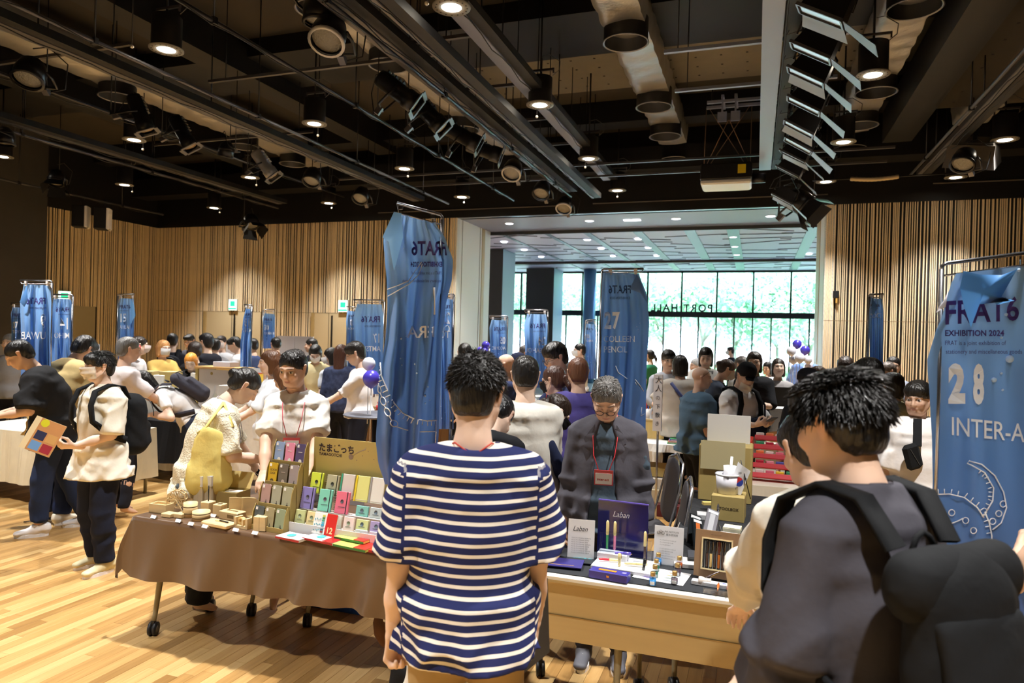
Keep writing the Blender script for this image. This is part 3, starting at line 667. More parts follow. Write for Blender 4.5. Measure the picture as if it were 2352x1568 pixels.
# ---------------------------------------------------------------- setting: hall, passage, lobby, outside
YB = 16.6; XL = -17.4; XO0, XO1 = -7.39, 1.38; ZT = 4.94; YP = 19.0; YG = 30.8
def struct(o): o['kind'] = 'structure'; return o
def plank_mat(name, brick=False):
    m = mat(name, 'c7a06a', .34, spec=.45); nt = m.node_tree; L = nt.links; b = nt.nodes['Principled BSDF']
    tc = nt.nodes.new('ShaderNodeTexCoord'); geo = nt.nodes.new('ShaderNodeNewGeometry'); oi = nt.nodes.new('ShaderNodeObjectInfo')
    mp = nt.nodes.new('ShaderNodeMapping'); mp.inputs['Scale'].default_value = (30, 1.6, 1); L.new(geo.outputs['Position'], mp.inputs[0])
    n = nt.nodes.new('ShaderNodeTexNoise'); n.inputs['Scale'].default_value = 1.; n.inputs['Detail'].default_value = 6; n.inputs['Roughness'].default_value = .65; L.new(mp.outputs[0], n.inputs[0])
    cr = nt.nodes.new('ShaderNodeValToRGB'); cr.color_ramp.elements[0].color = (*lin('7a5629'), 1); cr.color_ramp.elements[1].color = (*lin('d8b67e'), 1)
    cr.color_ramp.elements[0].position = .12; cr.color_ramp.elements[1].position = .9; e = cr.color_ramp.elements.new(.5); e.color = (*lin('b68d55'), 1)
    ad = nt.nodes.new('ShaderNodeMath'); ad.operation = 'MULTIPLY_ADD'; ad.inputs[1].default_value = .55
    L.new(n.outputs[0], ad.inputs[0])
    if brick:
        m2 = nt.nodes.new('ShaderNodeMapping'); m2.inputs['Rotation'].default_value = (0, 0, PI / 2); L.new(geo.outputs['Position'], m2.inputs[0])
        bt = nt.nodes.new('ShaderNodeTexBrick'); bt.inputs['Scale'].default_value = 1; bt.inputs['Brick Width'].default_value = .9; bt.inputs['Row Height'].default_value = .075; bt.inputs['Mortar Size'].default_value = .0012; bt.offset_frequency = 2; bt.offset = .37
        bt.inputs['Color1'].default_value = (0, 0, 0, 1); bt.inputs['Color2'].default_value = (1, 1, 1, 1); bt.inputs['Mortar'].default_value = (.2, .2, .2, 1); L.new(m2.outputs[0], bt.inputs[0])
        ml = nt.nodes.new('ShaderNodeMath'); ml.operation = 'MULTIPLY'; ml.inputs[1].default_value = .5; L.new(bt.outputs[0], ml.inputs[0]); L.new(ml.outputs[0], ad.inputs[2])
    else:
        at = nt.nodes.new('ShaderNodeAttribute'); at.attribute_name = 'tone'; ml = nt.nodes.new('ShaderNodeMath'); ml.operation = 'MULTIPLY'; ml.inputs[1].default_value = .5
        s2 = nt.nodes.new('ShaderNodeMath'); s2.operation = 'ADD'; L.new(at.outputs['Fac'], s2.inputs[0]); L.new(oi.outputs['Random'], s2.inputs[1]); fr = nt.nodes.new('ShaderNodeMath'); fr.operation = 'FRACT'; L.new(s2.outputs[0], fr.inputs[0]); L.new(fr.outputs[0], ml.inputs[0]); L.new(ml.outputs[0], ad.inputs[2])
    L.new(ad.outputs[0], cr.inputs[0]); L.new(cr.outputs[0], b.inputs['Base Color']); return m
PM = plank_mat('oak_plank'); PF = plank_mat('oak_floor_far', True)
fl = struct(MB().box((-6, 8, -.11), (34, 22.2, .2)).build('floor', PF)); fl.data.materials[0] = PF
rnd = random.Random(5); PW, PL = .075, .9
pm_var = [MB().box((0, 0, -.005), (PW - .0012, PL - .0012, .010), bev=.0012).mesh('plank') for _ in range(3)]
stuffb = MB(); tones = []; near = []
for i in range(-118, 42):
    off = rnd.uniform(0, PL); j = -1
    while True:
        y = .9 + j * PL + off; j += 1
        if y > 9.6: break
        x = i * PW + .03; near.append((x, y))
def pscore(p):
    x, y = p; d = Vector((x, y, 0)) - CAMPOS; t = d.dot(fw)
    if t < .5: return 99
    px = CXP + FPX * d.dot(rr) / t; py = CYP - FPX * d.dot(uu) / t
    vis = -150 < px < 2500 and py < 1750
    hid = (px > 920 and not (1230 < px < 1480 and py > 1380) and py > 1000)
    return t + (0 if vis else 50) + (20 if hid else 0)
near.sort(key=pscore)
for k, (x, y) in enumerate(near):
    if k < 296:
        o = mesh_obj('plank', pm_var[k % 3], PM if k < 3 else None, fl, (x, y, .001))
    else:
        stuffb.box((x, y, -.004), (PW - .0012, PL - .0012, .010)); tones += [rnd.random()] * 8
o = stuffb.build('plank_field', PM, fl); o['kind'] = 'stuff'; a = o.data.attributes.new('tone', 'FLOAT', 'POINT'); a.data.foreach_set('value', tones)
struct(MB().box((-4, 25, -.105), (30, 11.8, .2)).build('floor_lobby', mat('lobby_floor', 'a8a096', .3, noise_s=3)))
BLK = mat('black_paint', '0e0e10', .55, spec=.35); SLT = mat('slat_oak', 'e4d0ac', .55, noise_s=6, noise_a=.12, stretch=(6, 6, .6)); DRK = mat('slat_backing', '0b0b0c', .8)
WH = mat('white_panel', 'e6e4dc', .5); GRY = mat('charcoal_cladding', '3a3834', .6, noise_s=3, noise_a=.05)
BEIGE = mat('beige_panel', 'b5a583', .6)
# back wall
wb = MB(); wb.box(((XL + XO0) / 2, YB + .15, ZT / 2), (XO0 - XL, .3, ZT)).box(((XO1 + 9) / 2, YB + .15, ZT / 2), (9 - XO1, .3, ZT))
wback = struct(wb.build('wall_back', DRK))
up = MB(); up.box(((XL + 9) / 2, YB + .1, (ZT + 7.2) / 2), (9 - XL, .3, 7.2 - ZT)); struct(up.build('wall_back_upper', BLK))
random.seed(11); widths = [(.018, .010), (.018, .020), (.036, .030), (.020, .012), (.018, .034), (.026, .026), (.020, .036), (.018, .012), (.020, .030)]
smesh = {w: MB().box((0, 0, ZT / 2), (w, .035, ZT)).mesh('slat') for w, g in widths}
for me in smesh.values(): me.materials.append(SLT)
doors_back = [(471, 600), (718, 797)]
dX = [(at_Y(a, 760, YB).x, at_Y(c, 760, YB).x) for a, c in doors_back]
SEAM = 2.42
smesh2 = {w: MB().box((0, 0, (ZT + SEAM) / 2), (w, .035, ZT - SEAM)).mesh('slat') for w, g in widths}
for me in smesh2.values(): me.materials.append(SLT)
def slats(parent, x0, x1, place, holes=(), dens=1.):
    x = x0
    while x < x1:
        w, g = random.choice(widths); ho = any(a - .02 < x + w / 2 < b + .02 for a, b in holes)
        o = bpy.data.objects.new('slat', (smesh2 if ho else smesh)[w]); link(o, parent); place(o, x + w / 2); x += w + g * dens * 1.35
def pb_(o, x): o.location = (x, YB - .018, 0)
slats(wback, XL + .02, XO0, pb_, dX, 1.15); slats(wback, XO1 + .02, 6.3, pb_, (), 1.0)
struct(MB().box(((XL + XO0) / 2, YB - .0365, SEAM), (XO0 - XL, .002, .010)).build('trim_1', mat('seam_line', '6b5a40', .8)))
struct(MB().box(((XO1 + 6.3) / 2, YB - .0365, SEAM), (6.3 - XO1, .002, .010)).build('trim_2', MATS['seam_line']))
struct(MB().box((-7.2, YB - .06, 5.14), (5.0, .03, .02)).build('trim_3', mat('rail_steel', '8a8480', .4, metal=.6)))
struct(MB().box((-1.2, YB - .06, 5.16), (5.2, .03, .02)).build('trim_4', MATS['rail_steel'])); struct(MB().box((5.2, YB - .06, 5.30), (3.6, .03, .02)).build('trim_5', MATS['rail_steel']))
for k, (a, b_) in enumerate(dX):                       # recessed doors under the seam
    dr = struct(MB().box(((a + b_) / 2, YB - .02, SEAM / 2), (b_ - a, .03, SEAM)).build('door_%d' % (k + 1), BEIGE))
    for q in ((a + b_) / 2 - .01,):
        MB().box((q, YB - .04, SEAM / 2), (.012, .006, SEAM)).build('door_gap', DRK, dr); MB().box((q + .12, YB - .07, 1.6), (.035, .035, 1.5)).build('door_handle', cm('1a1a1a', .3), dr)
    MB().box((a + .04, YB - .06, SEAM / 2), (.08, .06, SEAM)).build('door_frame', mat('frame_tan', 'a08a5c', .5), dr)
# left wall: slats beyond the dark block
struct(MB().box((XL - .15, (12.9 + YB) / 2, ZT / 2), (.3, YB - 12.9 + .3, ZT)).build('wall_left', DRK)); wl = bpy.data.objects['wall_left']
def pl_(o, y): o.location = (XL + .018, y, 0); o.rotation_euler = (0, 0, PI / 2)
yd0, yd1 = at_X(165, 760, XL).y, at_X(216, 760, XL).y
slats(wl, 12.95, YB, pl_, [(min(yd0, yd1), max(yd0, yd1))], 1.1)
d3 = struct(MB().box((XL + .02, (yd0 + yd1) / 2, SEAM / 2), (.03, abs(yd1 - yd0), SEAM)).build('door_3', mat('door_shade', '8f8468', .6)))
struct(MB().box((XL - .15, (12.9 + YB) / 2, 6.07), (.3, YB - 12.9 + .3, 2.26)).build('wall_left_upper', BLK))
struct(MB().box((XL + .05, 4.5, 3.6), (.3, 16.8, 7.2)).build('wall_left_near', mat('dark_wall', '35322f', .7, noise_s=4)))
struct(MB().box((9.0, 6, 3.6), (.2, 24, 7.2)).build('wall_right', mat('dark_wall2', '4a4238', .7)))
struct(MB().box((-5, -6.1, 3.6), (30, .2, 7.2)).build('wall_front', MATS['dark_wall2']))
# passage jambs and soffit
jl = MB(); jl.box((XO0 - .1, (YB + YP) / 2, ZT / 2), (.2, YP - YB, ZT)); jl = struct(jl.build('wall_passage_left', WH))
for a, b_, mm in ((16.55, 16.72, 'slat_edge'), (18.35, 18.55, 'tan'), ):
    MB().box((XO0 + .006, (a + b_) / 2, ZT / 2), (.014, b_ - a, ZT)).build('jamb_strip', cm('b79c6c' if mm == 'tan' else 'd8d4c8', .5), jl)
for y in (16.95, 18.2): MB().box((XO0 + .004, y, ZT / 2), (.010, .012, ZT)).build('panel_joint', cm('7d7a70', .7), jl)
jr = MB(); jr.box((XO1 + .1, (YB + YP) / 2, ZT / 2), (.2, YP - YB, ZT)); jr = struct(jr.build('wall_passage_right', WH))
MB().box((XO1 - .006, 18.3, ZT / 2), (.014, .9, ZT)).build('jamb_strip', cm('b79c6c', .5), jr)
so_ = struct(MB().box(((XO0 + XO1) / 2, (YB + YP) / 2 + .1, ZT + .1), (XO1 - XO0 + .6, YP - YB, .2)).build('ceiling_passage', mat('soffit_grey', '858aa0', .45)))
MB().box(((XO0 + XO1) / 2, YP + .02, ZT - .05), (XO1 - XO0, .06, .09)).build('shadow_gap_strip', cm('30343a', .5), so_)  # dark strip painted in for the shadow gap behind the soffit
MB().box(((XO0 + XO1) / 2, YB + .02, ZT + .02), (XO1 - XO0, .10, .06)).build('track_rail', cm('9aa4b0', .3, metal=.7), so_)
# lobby
lc = struct(MB().box((-3.5, 24.95, ZT + .12), (26, 11.9, .2)).build('ceiling_lobby', mat('lobby_ceiling_panel', 'c9c4d6', .5)))
for px, w in ((1118, .10), (1230, .14), (1330, .2), (1455, .26), (1580, .3), (1682, .32), (1870, .3)):
    p = at_z(px, 524, ZT); q = MB()
    q.box((p.x, 24.9, ZT + .012), (w, 11.6, .024)); q.build('ceiling_track', cm('5d6a78', .4), lc)
rn = random.Random(3)
for x in (-12, -10, -8.1, -6.2, -4.3, -2.5, -.9, .7, 2.4):
    y = 19.4
    while y < 30:
        dx = 1.8; dy = rn.uniform(-.9, .9); MB().bar((x - .1, y, ZT + .014), (x + dx, y + dy, ZT + .014), .03, .02).build('panel_joint', cm('4a4e58', .6), lc); y += rn.uniform(.9, 1.5)
MB().box((-3.5, 26.9, ZT - .03), (18, .22, .08)).build('ceiling_slot', cm('4a3c34', .5), lc)
EMW = mat('lamp_glow', 'ffffff', .5, emit=('fff4e6', 14.)); EMC = mat('lamp_glow_cool', 'ffffff', .5, emit=('f2f8ff', 5.))
def flush_lamp(x, y, z, r=.09, sq=None, parent=None):
    t = thing('flush_ceiling_lamp', 'small round recessed lamp in lobby ceiling' if z != ZT - .001 else 'x', 'lamp', (x, y, z), group='recessed lobby ceiling lamps')
    if sq: MB().box((0, 0, -.006), (sq, sq * .45, .012)).build('diffuser', EMC, t)
    else: MB().lathe([(r, -.001), (r * .9, -.012), (0.001, -.012)], 18).build('diffuser', EMC, t)
    MB().lathe([(r * 1.15, 0), (r * 1.15, -.008), (r, -.009)], 18).build('trim_ring', cm('e8e8e8', .4), t)
    return t
LZ = [(1170, 513, 'leftmost'), (1354, 507, 'second from left'), (1553, 502, 'third from left'), (1770, 496, 'rightmost')]
for px, py, nm in LZ:
    p = at_z(px, py, ZT); t = flush_lamp(p.x, p.y, ZT, .11); t['label'] = 'round recessed lamp in the grey entrance soffit, %s of four' % nm
    del t['group']
p = at_z(1452, 505, ZT); t = flush_lamp(p.x, p.y, ZT, sq=.42); t['label'] = 'rectangular recessed lamp in the middle of the grey entrance soffit'; del t['group']
for px, py in ((1188, 534), (1354, 530), (1532, 525), (1725, 520), (1158, 556), (1204, 574), (1243, 590), (1276, 603), (1349, 551), (1381, 571), (1408, 588), (1430, 602), (1466, 549), (1489, 569), (1508, 587), (1523, 601), (1684, 544), (1688, 566), (1692, 585), (1694, 600), (1858, 583), (1850, 598)):
    p = at_z(px, py, ZT)
    if p.y < 30.5:
        t = flush_lamp(p.x, p.y, ZT, .10); t['label'] = 'small recessed lamp among the pale angled lobby ceiling panels'
for nm, x0, x1, y0, y1 in (('column_lobby_near', -9.35, -8.35, 22.7, 24.0), ('column_lobby_far', -9.55, -8.3, 29.0, 30.5)):
    c = struct(MB().box(((x0 + x1) / 2, (y0 + y1) / 2, ZT / 2), (x1 - x0, y1 - y0, ZT)).build('wall_column', GRY)); MB().box((x1 + .006, (y0 + y1) / 2, ZT / 2), (.012, y1 - y0 - .02, ZT)).build('daylit_side', cm('8fa3b4', .5), c)  # bluish daylight on the column's side face, put into its colour
struct(MB().box((-13.6, 25, 2.6), (.3, 12, 5.2)).build('wall_lobby_left', mat('lobby_wall', '9fb4c4', .6))); struct(MB().box((7.5, 25, 2.6), (.3, 12, 5.2)).build('wall_lobby_right', MATS['lobby_wall']))
# glazing
FRM = mat('window_frame_black', '14181c', .4); GL = glassy('window_glass', (.88, .94, 1.), .10)
zt = ZT; ztr = 3.08
w1 = struct(MB().box((-3, YG, ztr), (20.5, .16, .24)).build('window_1', FRM))
MB().box((-3, YG, .06), (20.5, .14, .12)).build('sill', FRM, w1); MB().box((-3, YG, zt - .03), (20.5, .14, .08)).build('head', FRM, w1)
upx = [at_Y(q, 660, YG).x for q in (1488, 1568, 1648, 1731, 1817)]; sp = (upx[-1] - upx[0]) / 4; xs = [upx[0] + sp * k for k in range(-8, 9)]
pane_u = MB().box((0, 0, 0), (sp - .06, .012, zt - ztr - .2)).mesh('pane'); pane_u.materials.append(GL); pane_l = MB().box((0, 0, 0), (sp / 2 - .05, .012, ztr - .2)).mesh('pane'); pane_l.materials.append(GL)
for x in xs:
    if -13 < x < 7: MB().box((x, YG, (zt + ztr) / 2), (.07, .14, zt - ztr)).build('mullion', FRM, w1); mesh_obj('pane', pane_u, None, w1, (x + sp / 2, YG, (zt + ztr) / 2 + .02))
    for k in (0, .5):
        xx = x + sp * k
        if -13 < xx < 7: MB().box((xx, YG, ztr / 2), (.055, .14, ztr)).build('mullion', FRM, w1); mesh_obj('pane', pane_l, None, w1, (xx + sp / 4, YG, ztr / 2))
p = at_Y(1355, 650, YG - .9); cl = struct(MB().cyl((p.x, p.y, 0), (p.x, p.y, ZT), .27, 28).build('wall_round_column', mat('blue_steel', '5d83a6', .35, metal=.3)))
# PORT HALL reads from outside
pt = at_Y(1637, 715, YG + .18); L0 = MB(); V, F_ = text_mesh('PORT HALL', .44, bold=.012, gap=1.28, thick=.02, sx=.92)
wd = max(v[0] for v in V); sc = 2.62 / wd
L0.add([(pt.x - x * sc, YG + .18 + z, ztr + .14 + y) for x, y, z in V], F_); tag(L0.build('sign_lettering', cm('20262a', .4)), 'PORT HALL raised letters standing on the window transom, read from outside', 'sign')
# ---------------------------------------------------------------- outside
struct(MB().box((0, 52, -.15), (90, 42, .2)).build('ground_plaza', mat('plaza_paving', 'd4d0c6', .8, noise_s=1.5)))
bl = thing('office_building', 'pale office building with rows of windows behind the trees', 'building', (2, 66, 0))
MB().box((0, 0, 9), (60, 3, 18)).build('facade', mat('pale_facade', 'e4e8ea', .7), bl)
wnm = MB().box((0, -1.52, 0), (2.2, .06, 1.5)).mesh('window'); wnm.materials.append(cm('9fb6c0', .2))
for i in range(-9, 10):
    for j in range(4): mesh_obj('window', wnm, None, bl, (i * 3, 0, 2.2 + j * 3.4))
LEAF = [mat('leaf_%d' % i, c, .5, spec=.3) for i, c in enumerate(('a2cfa8', 'b6dab4', '90c2a0'))]
for l_ in LEAF:
    b = l_.node_tree.nodes['Principled BSDF']; nt = l_.node_tree; tr = nt.nodes.new('ShaderNodeBsdfTranslucent'); tr.inputs[0].default_value = (.66, .86, .70, 1); mx = nt.nodes.new('ShaderNodeMixShader'); mx.inputs[0].default_value = .45
    nt.links.new(b.outputs[0], mx.inputs[1]); nt.links.new(tr.outputs[0], mx.inputs[2]); nt.links.new(mx.outputs[0], nt.nodes['Material Output'].inputs[0])
BARK = mat('tree_bark', 'b3ada0', .8, noise_s=5, noise_a=.3)
def tree_mesh(seed, h, rad):
    r = random.Random(seed); tb = MB(); ends = []
    def br(p, d, L, rr_, n):
        q = p + d * L; tb.tube([p, p + d * L * .5 + Vector((r.uniform(-.1, .1), r.uniform(-.1, .1), 0)) * L * .3, q], [rr_, rr_ * .85, rr_ * .68], 6)
        ends.append(q)
        if n:
            for _ in range(3 if n > 2 else 2): br(q, (d + Vector((r.uniform(-.8, .8), r.uniform(-.8, .8), r.uniform(-.35, .4)))).normalized(), L * r.uniform(.72, .95), rr_ * .6, n - 1)
    br(Vector((0, 0, 0)), Vector((.06, 0, 1)).normalized(), h * .20, .12, 4)
    lv = []; lf = []; 
    for e in ends[2:]:
        for _ in range(125):
            c = e + Vector((r.gauss(0, .45), r.gauss(0, .45), r.gauss(0, .45))) * rad * 1.15; a = Vector((r.gauss(0, 1), r.gauss(0, 1), r.gauss(0, 1))).normalized(); b_ = a.orthogonal().normalized(); s_ = r.uniform(.05, .11)
            n = len(lv); lv += [c + a * s_ * 1.6, c + b_ * s_ * .7, c - a * s_ * 1.6, c - b_ * s_ * .7]; lf.append((n, n + 1, n + 2, n + 3))
    me = bpy.data.meshes.new('leaves'); me.from_pydata([tuple(v) for v in lv], [], lf); return tb.mesh('trunk'), me
tms = [tree_mesh(s_, h, r_) for s_, h, r_ in ((1, 7.5, 1.0), (2, 8.5, 1.15), (3, 6.5, 1.0))]
TL = ['tree with a fine forked pale trunk seen through the left window panes', 'tree beside the round blue column, its crown filling the upper panes', 'tree behind the blue banner in the window', 'tree with branches rising behind the PORT HALL letters', 'leafy tree in the middle of the tall window, right of the letters', 'tree with crossing bare lower limbs right of window centre', 'bright green tree at the right end of the window', 'low tree behind the balloons by the window', 'far tree in a gap between nearer trunks', 'far tree behind the right window panes', 'far tree at the left of the plaza', 'far tree above the middle panes']
for i, (px, Y, k) in enumerate(((1225, 36, 0), (1330, 39, 1), (1430, 36.5, 2), (1530, 37, 0), (1610, 40, 1), (1690, 36, 2), (1790, 38, 1), (1860, 37, 0), (1480, 47, 1), (1760, 48, 0), (1260, 48, 2), (1640, 49, 0))):
    p = at_Y(px, 760, Y); t = thing('tree', TL[i], 'tree', (p.x, Y, -.05), i * 1.7, group='trees on the plaza outside')
    tb, lm = tms[k]; mesh_obj('trunk', tb, BARK if not tb.materials else None, t); lo = mesh_obj('leaves', lm, LEAF[k] if not lm.materials else None, t); lo['kind'] = 'stuff'
    t.scale = (1.05 + .1 * (i % 3),) * 3
bx = MB().box((0, 0, 0), (9, 1.6, .9)).build('hedge_planter', mat('shrub_green', '7cae78', .9, noise_s=12, noise_a=.5, bump=1, bump_s=20)); bx.location = (2, 35.2, .4); tag(bx, 'long clipped green hedge outside the right window panes', 'hedge')
# exit signs
for px, py, w, nm, lab in ((536, 700, 20, 'exit_sign', 'square green and white running-man exit sign over the left back door'), (789, 703, 20, 'exit_sign', 'square green and white exit sign over the right back door'), (148, 682, 20, 'exit_sign', 'green lit exit sign above the dark side door on the left wall')):
    p = at_Y(px, py, YB - .068) if px > 300 else at_X(px, py, XL + .10); t = thing(nm, lab, 'exit sign', p, 0 if px > 300 else PI / 2 * .6)
    s_ = .30; MB().box((0, 0, 0), (s_, .06, s_ * 1.1)).build('casing', cm('dfe6e2', .4), t)
    MB().box((0, -.032, 0), (s_ * .9, .004, s_)).build('lit_face', mat('exit_face', 'dffff0', .4, emit=('d8ffee', 1.3)), t)
    g = MB(); g.box((0, -.036, .035), (s_ * .55, .003, s_ * .5)).box((0, -.036, -.11), (s_ * .9, .003, .05)); g.build('green_figure', mat('exit_green', '20b070', .4, emit=('20c080', 1.0)), t)
# ---------------------------------------------------------------- ceiling of the hall
CONC = mat('concrete_tan', '322b20', .85, noise_s=2.5, noise_a=.12)
ce = struct(MB().box((-4.2, 5.3, 7.0), (26.8, 22.8, .3)).build('ceiling', CONC))
holes = MB()
def dots(x0, x1, y0, y1, z, s=.42):
    x = x0
    while x < x1:
        y = y0
        while y < y1:
            holes.box((x, y, z - .002), (.035, .035, .004)); y += s
        x += s
pan = MB(); pan.box((-1.4, 12.6, 6.80), (8.2, 1.7, .08)); pn = pan.build('acoustic_panel', mat('concrete_pale', '6f6a5e', .8, noise_s=4), ce); dots(-5.3, 2.5, 11.9, 13.4, 6.76)
MB().box((4.9, 9.6, 6.0), (4.2, 8.0, .08)).build('acoustic_panel', CONC, ce); dots(3.0, 6.8, 5.8, 13.5, 5.96, .5)
ho = holes.build('fixing_holes', cm('1c1814', .9), ce); ho['kind'] = 'stuff'
for i, (y, w, z) in enumerate(((2.0, .7, 6.6), (6.2, .7, 6.6), (10.5, 1.5, 6.55), (14.6, .5, 6.4), (15.9, .6, 5.7))):
    struct(MB().box((-4.2, y, z + .25), (26.4, w, .5)).build('trim_%d' % (6 + i), BLK))
struct(MB().box((2.45, 7, 6.1), (.5, 16, .6)).build('trim_11', BLK)); struct(MB().box((-8.6, 7, 6.5), (.5, 16, .5)).build('trim_12', BLK)); struct(MB().box((-12.6, 7, 6.4), (.5, 16, .5)).build('trim_13', BLK))
CHN = mat('channel_grey', '58565a', .4, metal=.5); TUB = mat('pipe_dark', '2c2c30', .35, metal=.6); LIT = mat('channel_grey_lit', '8f98b4', .4, metal=.3)  # LIT: the grey channel with bluish light put into its colour
def batten(px, py, Yend, kind, label, z=None, w=.13, y0=-1.0):
    p = at_Y(px, py, Yend); x = p.x; z = z or p.z; L_ = Yend - y0; yc = (Yend + y0) / 2
    t = thing('lighting_batten' if kind != 'tube' else 'ceiling_pipe', label, 'rail', (x, yc, z), group=None)
    if kind == 'tube':
        MB().cyl((0, -L_ / 2, 0), (0, L_ / 2, 0), .024, 10).build('pipe', TUB if w < .2 else CHN, t)
    else:
        b = MB(); b.box((0, 0, 0), (w, L_, .012)); b.box((-w / 2, 0, .04), (.012, L_, .08)).box((w / 2, 0, .04), (.012, L_, .08)); b.build('channel', CHN if kind == 'ch' else LIT, t)
        k = MB(); k.box((w / 2 + .09, 0, .05), (.14, L_, .10)); k.build('cable_duct', BLK, t)
    n = int(L_ / 2.4)
    for i in range(n):
        y = -L_ / 2 + (i + .5) * L_ / n; MB().cyl((0, y, 0), (0, y, 6.8 - z), .010, 6).build('hanger', TUB, t)
        if kind == 'tube': MB().box((0, y, .0), (.07, .05, .07)).build('clamp', BLK, t)
    rc = random.Random(int(px)); cb = MB(); pts = []
    for i in range(int(L_ / .35)): pts.append(((w / 2 + .03) * (1 if kind != 'tube' else .6), -L_ / 2 + i * .35, -.035 - .035 * (i % 3 == 1) - rc.random() * .02))
    cb.tube(pts, .007, 5); cb.build('cable', BLK, t); return x, z
bat = {}
for nm, px, py, Y, k, w, lab in (('A', 1300, 441, 15, 'ch', .20, 'wide grey lighting channel running to the left end of the entrance opening'), ('B', 1362, 455, 15.2, 'ch', .05, 'thin pale rail just right of the wide grey channel'),
        ('C', 1312, 452, 15, 'tube', .1, 'dark pipe carrying four long spotlights below the wide grey channel'), ('D', 1394, 414, 15.1, 'pl', .16, 'lighting channel coloured as lit, with crossbars, right of the wide grey one'),
        ('F', 1757, 390, 14, 'pl', .20, 'channel with bluish light put into its colour, running away above the projector'), ('G', 2090, 403, 15.4, 'tube', .3, 'slanting dark pipe under the tan panel at top right'), ('G2', 2110, 403, 15.4, 'ch', .07, 'thin channel beside the slanting pipe at top right'),
        ('H', 955, 462, 15.2, 'ch', .16, 'grey channel crossing the upper left towards the tall folded banner'), ('H2', 1030, 468, 15.4, 'tube', .3, 'bright-edged pipe ending above the tall folded banner'),
        ('I', 639, 478, 15, 'tube', .3, 'thin pipe low in the left ceiling ending over the left back door'), ('I2', 643, 468, 15, 'ch', .14, 'channel paired with the thin pipe low in the left ceiling'),
        ('N', 375, 493, 15, 'tube', .3, 'lowest pipe on the far left, above the pair of white speakers'), ('M', 790, 452, 15.4, 'tube', .1, 'dark pipe between the left channels'), ('O', 1180, 460, 15.2, 'tube', .1, 'dark pipe left of the four long spotlights')):
    bat[nm] = batten(px, py, Y, k, lab, w=w)
# crossbars
for i, (y, x0, x1, z) in enumerate(((6.0, bat['A'][0], bat['D'][0], 5.40), (7.6, bat['A'][0], bat['D'][0], 5.42), (9.2, bat['A'][0], bat['D'][0], 5.40), (10.8, bat['A'][0], bat['D'][0], 5.42), (12.2, bat['A'][0], bat['D'][0], 5.4),
        (4.5, bat['H'][0], bat['A'][0], 5.6), (8.4, bat['H'][0], bat['A'][0], 5.6), (7.0, bat['I2'][0], bat['H'][0], 5.6), (11.0, bat['I2'][0], bat['H'][0], 5.6),
        (13.6, -9, 2.2, 5.35), (14.4, -9, 2.2, 5.3), (6.0, bat['F'][0], bat['F'][0] + .7, 5.3), (7.4, bat['F'][0], bat['F'][0] + .8, 5.3), (8.4, bat['F'][0] - 1.2, bat['F'][0] + .8, 5.3), (9.6, bat['F'][0] - 1.2, bat['F'][0] + .8, 5.25), (10.4, bat['F'][0], bat['F'][0] + .8, 5.3), (11.4, bat['F'][0], bat['F'][0] + .8, 5.3), (11.9, bat['F'][0], bat['F'][0] + .8, 5.3), (12.5, bat['F'][0], bat['F'][0] + .8, 5.3))):
    t = thing('cross_bar', 'crossbar spanning between the ceiling lighting channels', 'rail', ((x0 + x1) / 2, y, z), group='ceiling crossbars')
    MB().box((0, 0, 0), (abs(x1 - x0), .05, .04)).build('bar', CHN if i < 11 else LIT, t)
    for q in (-.42, .42): MB().cyl((q * (x1 - x0), 0, 0), (q * (x1 - x0), 0, 6.8 - z), .008, 6).build('hanger', TUB, t)
# downlights
DLB = mat('downlight_body', '17171a', .5); FLG = mat('downlight_flange', '75726c', .5); LMP = mat('downlight_lamp', 'ffffff', .5, emit=('fff1da', 26.))
t0_ = thing('pendant_downlight', 'x', 'lamp')
MB().lathe([(.15, .40), (.17, .39), (.17, .012)], 28).add([(0, 0, .40)] , []).build('housing', DLB, t0_)
MB().lathe([(.001, .40), (.15, .40)], 28).build('top_plate', DLB, t0_)
MB().lathe([(.195, .014), (.195, .0), (.105, -.002), (.10, .03)], 28).build('flange', FLG, t0_)
MB().lathe([(.103, .004), (.001, .004)], 24).build('lamp', LMP, t0_)
hb = MB()
for k in range(16): a = 2 * PI * k / 16; hb.cyl((.160 * math.cos(a), .160 * math.sin(a), -.0035), (.160 * math.cos(a), .160 * math.sin(a), .0), .009, 6)
h_ = hb.build('vent_holes', cm('1a1a1a'), t0_); h_['kind'] = 'stuff'
MB().cyl((0, 0, .40), (0, 0, 1.62), .014, 8).build('stem', BLK, t0_)
MB().bar((-.16, 0, .50), (.20, 0, .50), .03, .03).bar((.19, 0, .5), (.19, 0, .44), .02).bar((-.15, 0, .5), (-.15, 0, .39), .02).build('yoke', CHN, t0_)
MB().tube([(.17, .03, .42), (.26, .05, .50), (.27, .05, .62), (.12, .02, .72), (.02, 0, .70)], .006, 5).build('cable', cm('555555', .5), t0_)
ld = bpy.data.lights.new('downlight', 'SPOT'); ld.energy = 760; ld.spot_size = math.radians(88); ld.spot_blend = 1; ld.shadow_soft_size = .085; ld.color = (1, .975, .935)
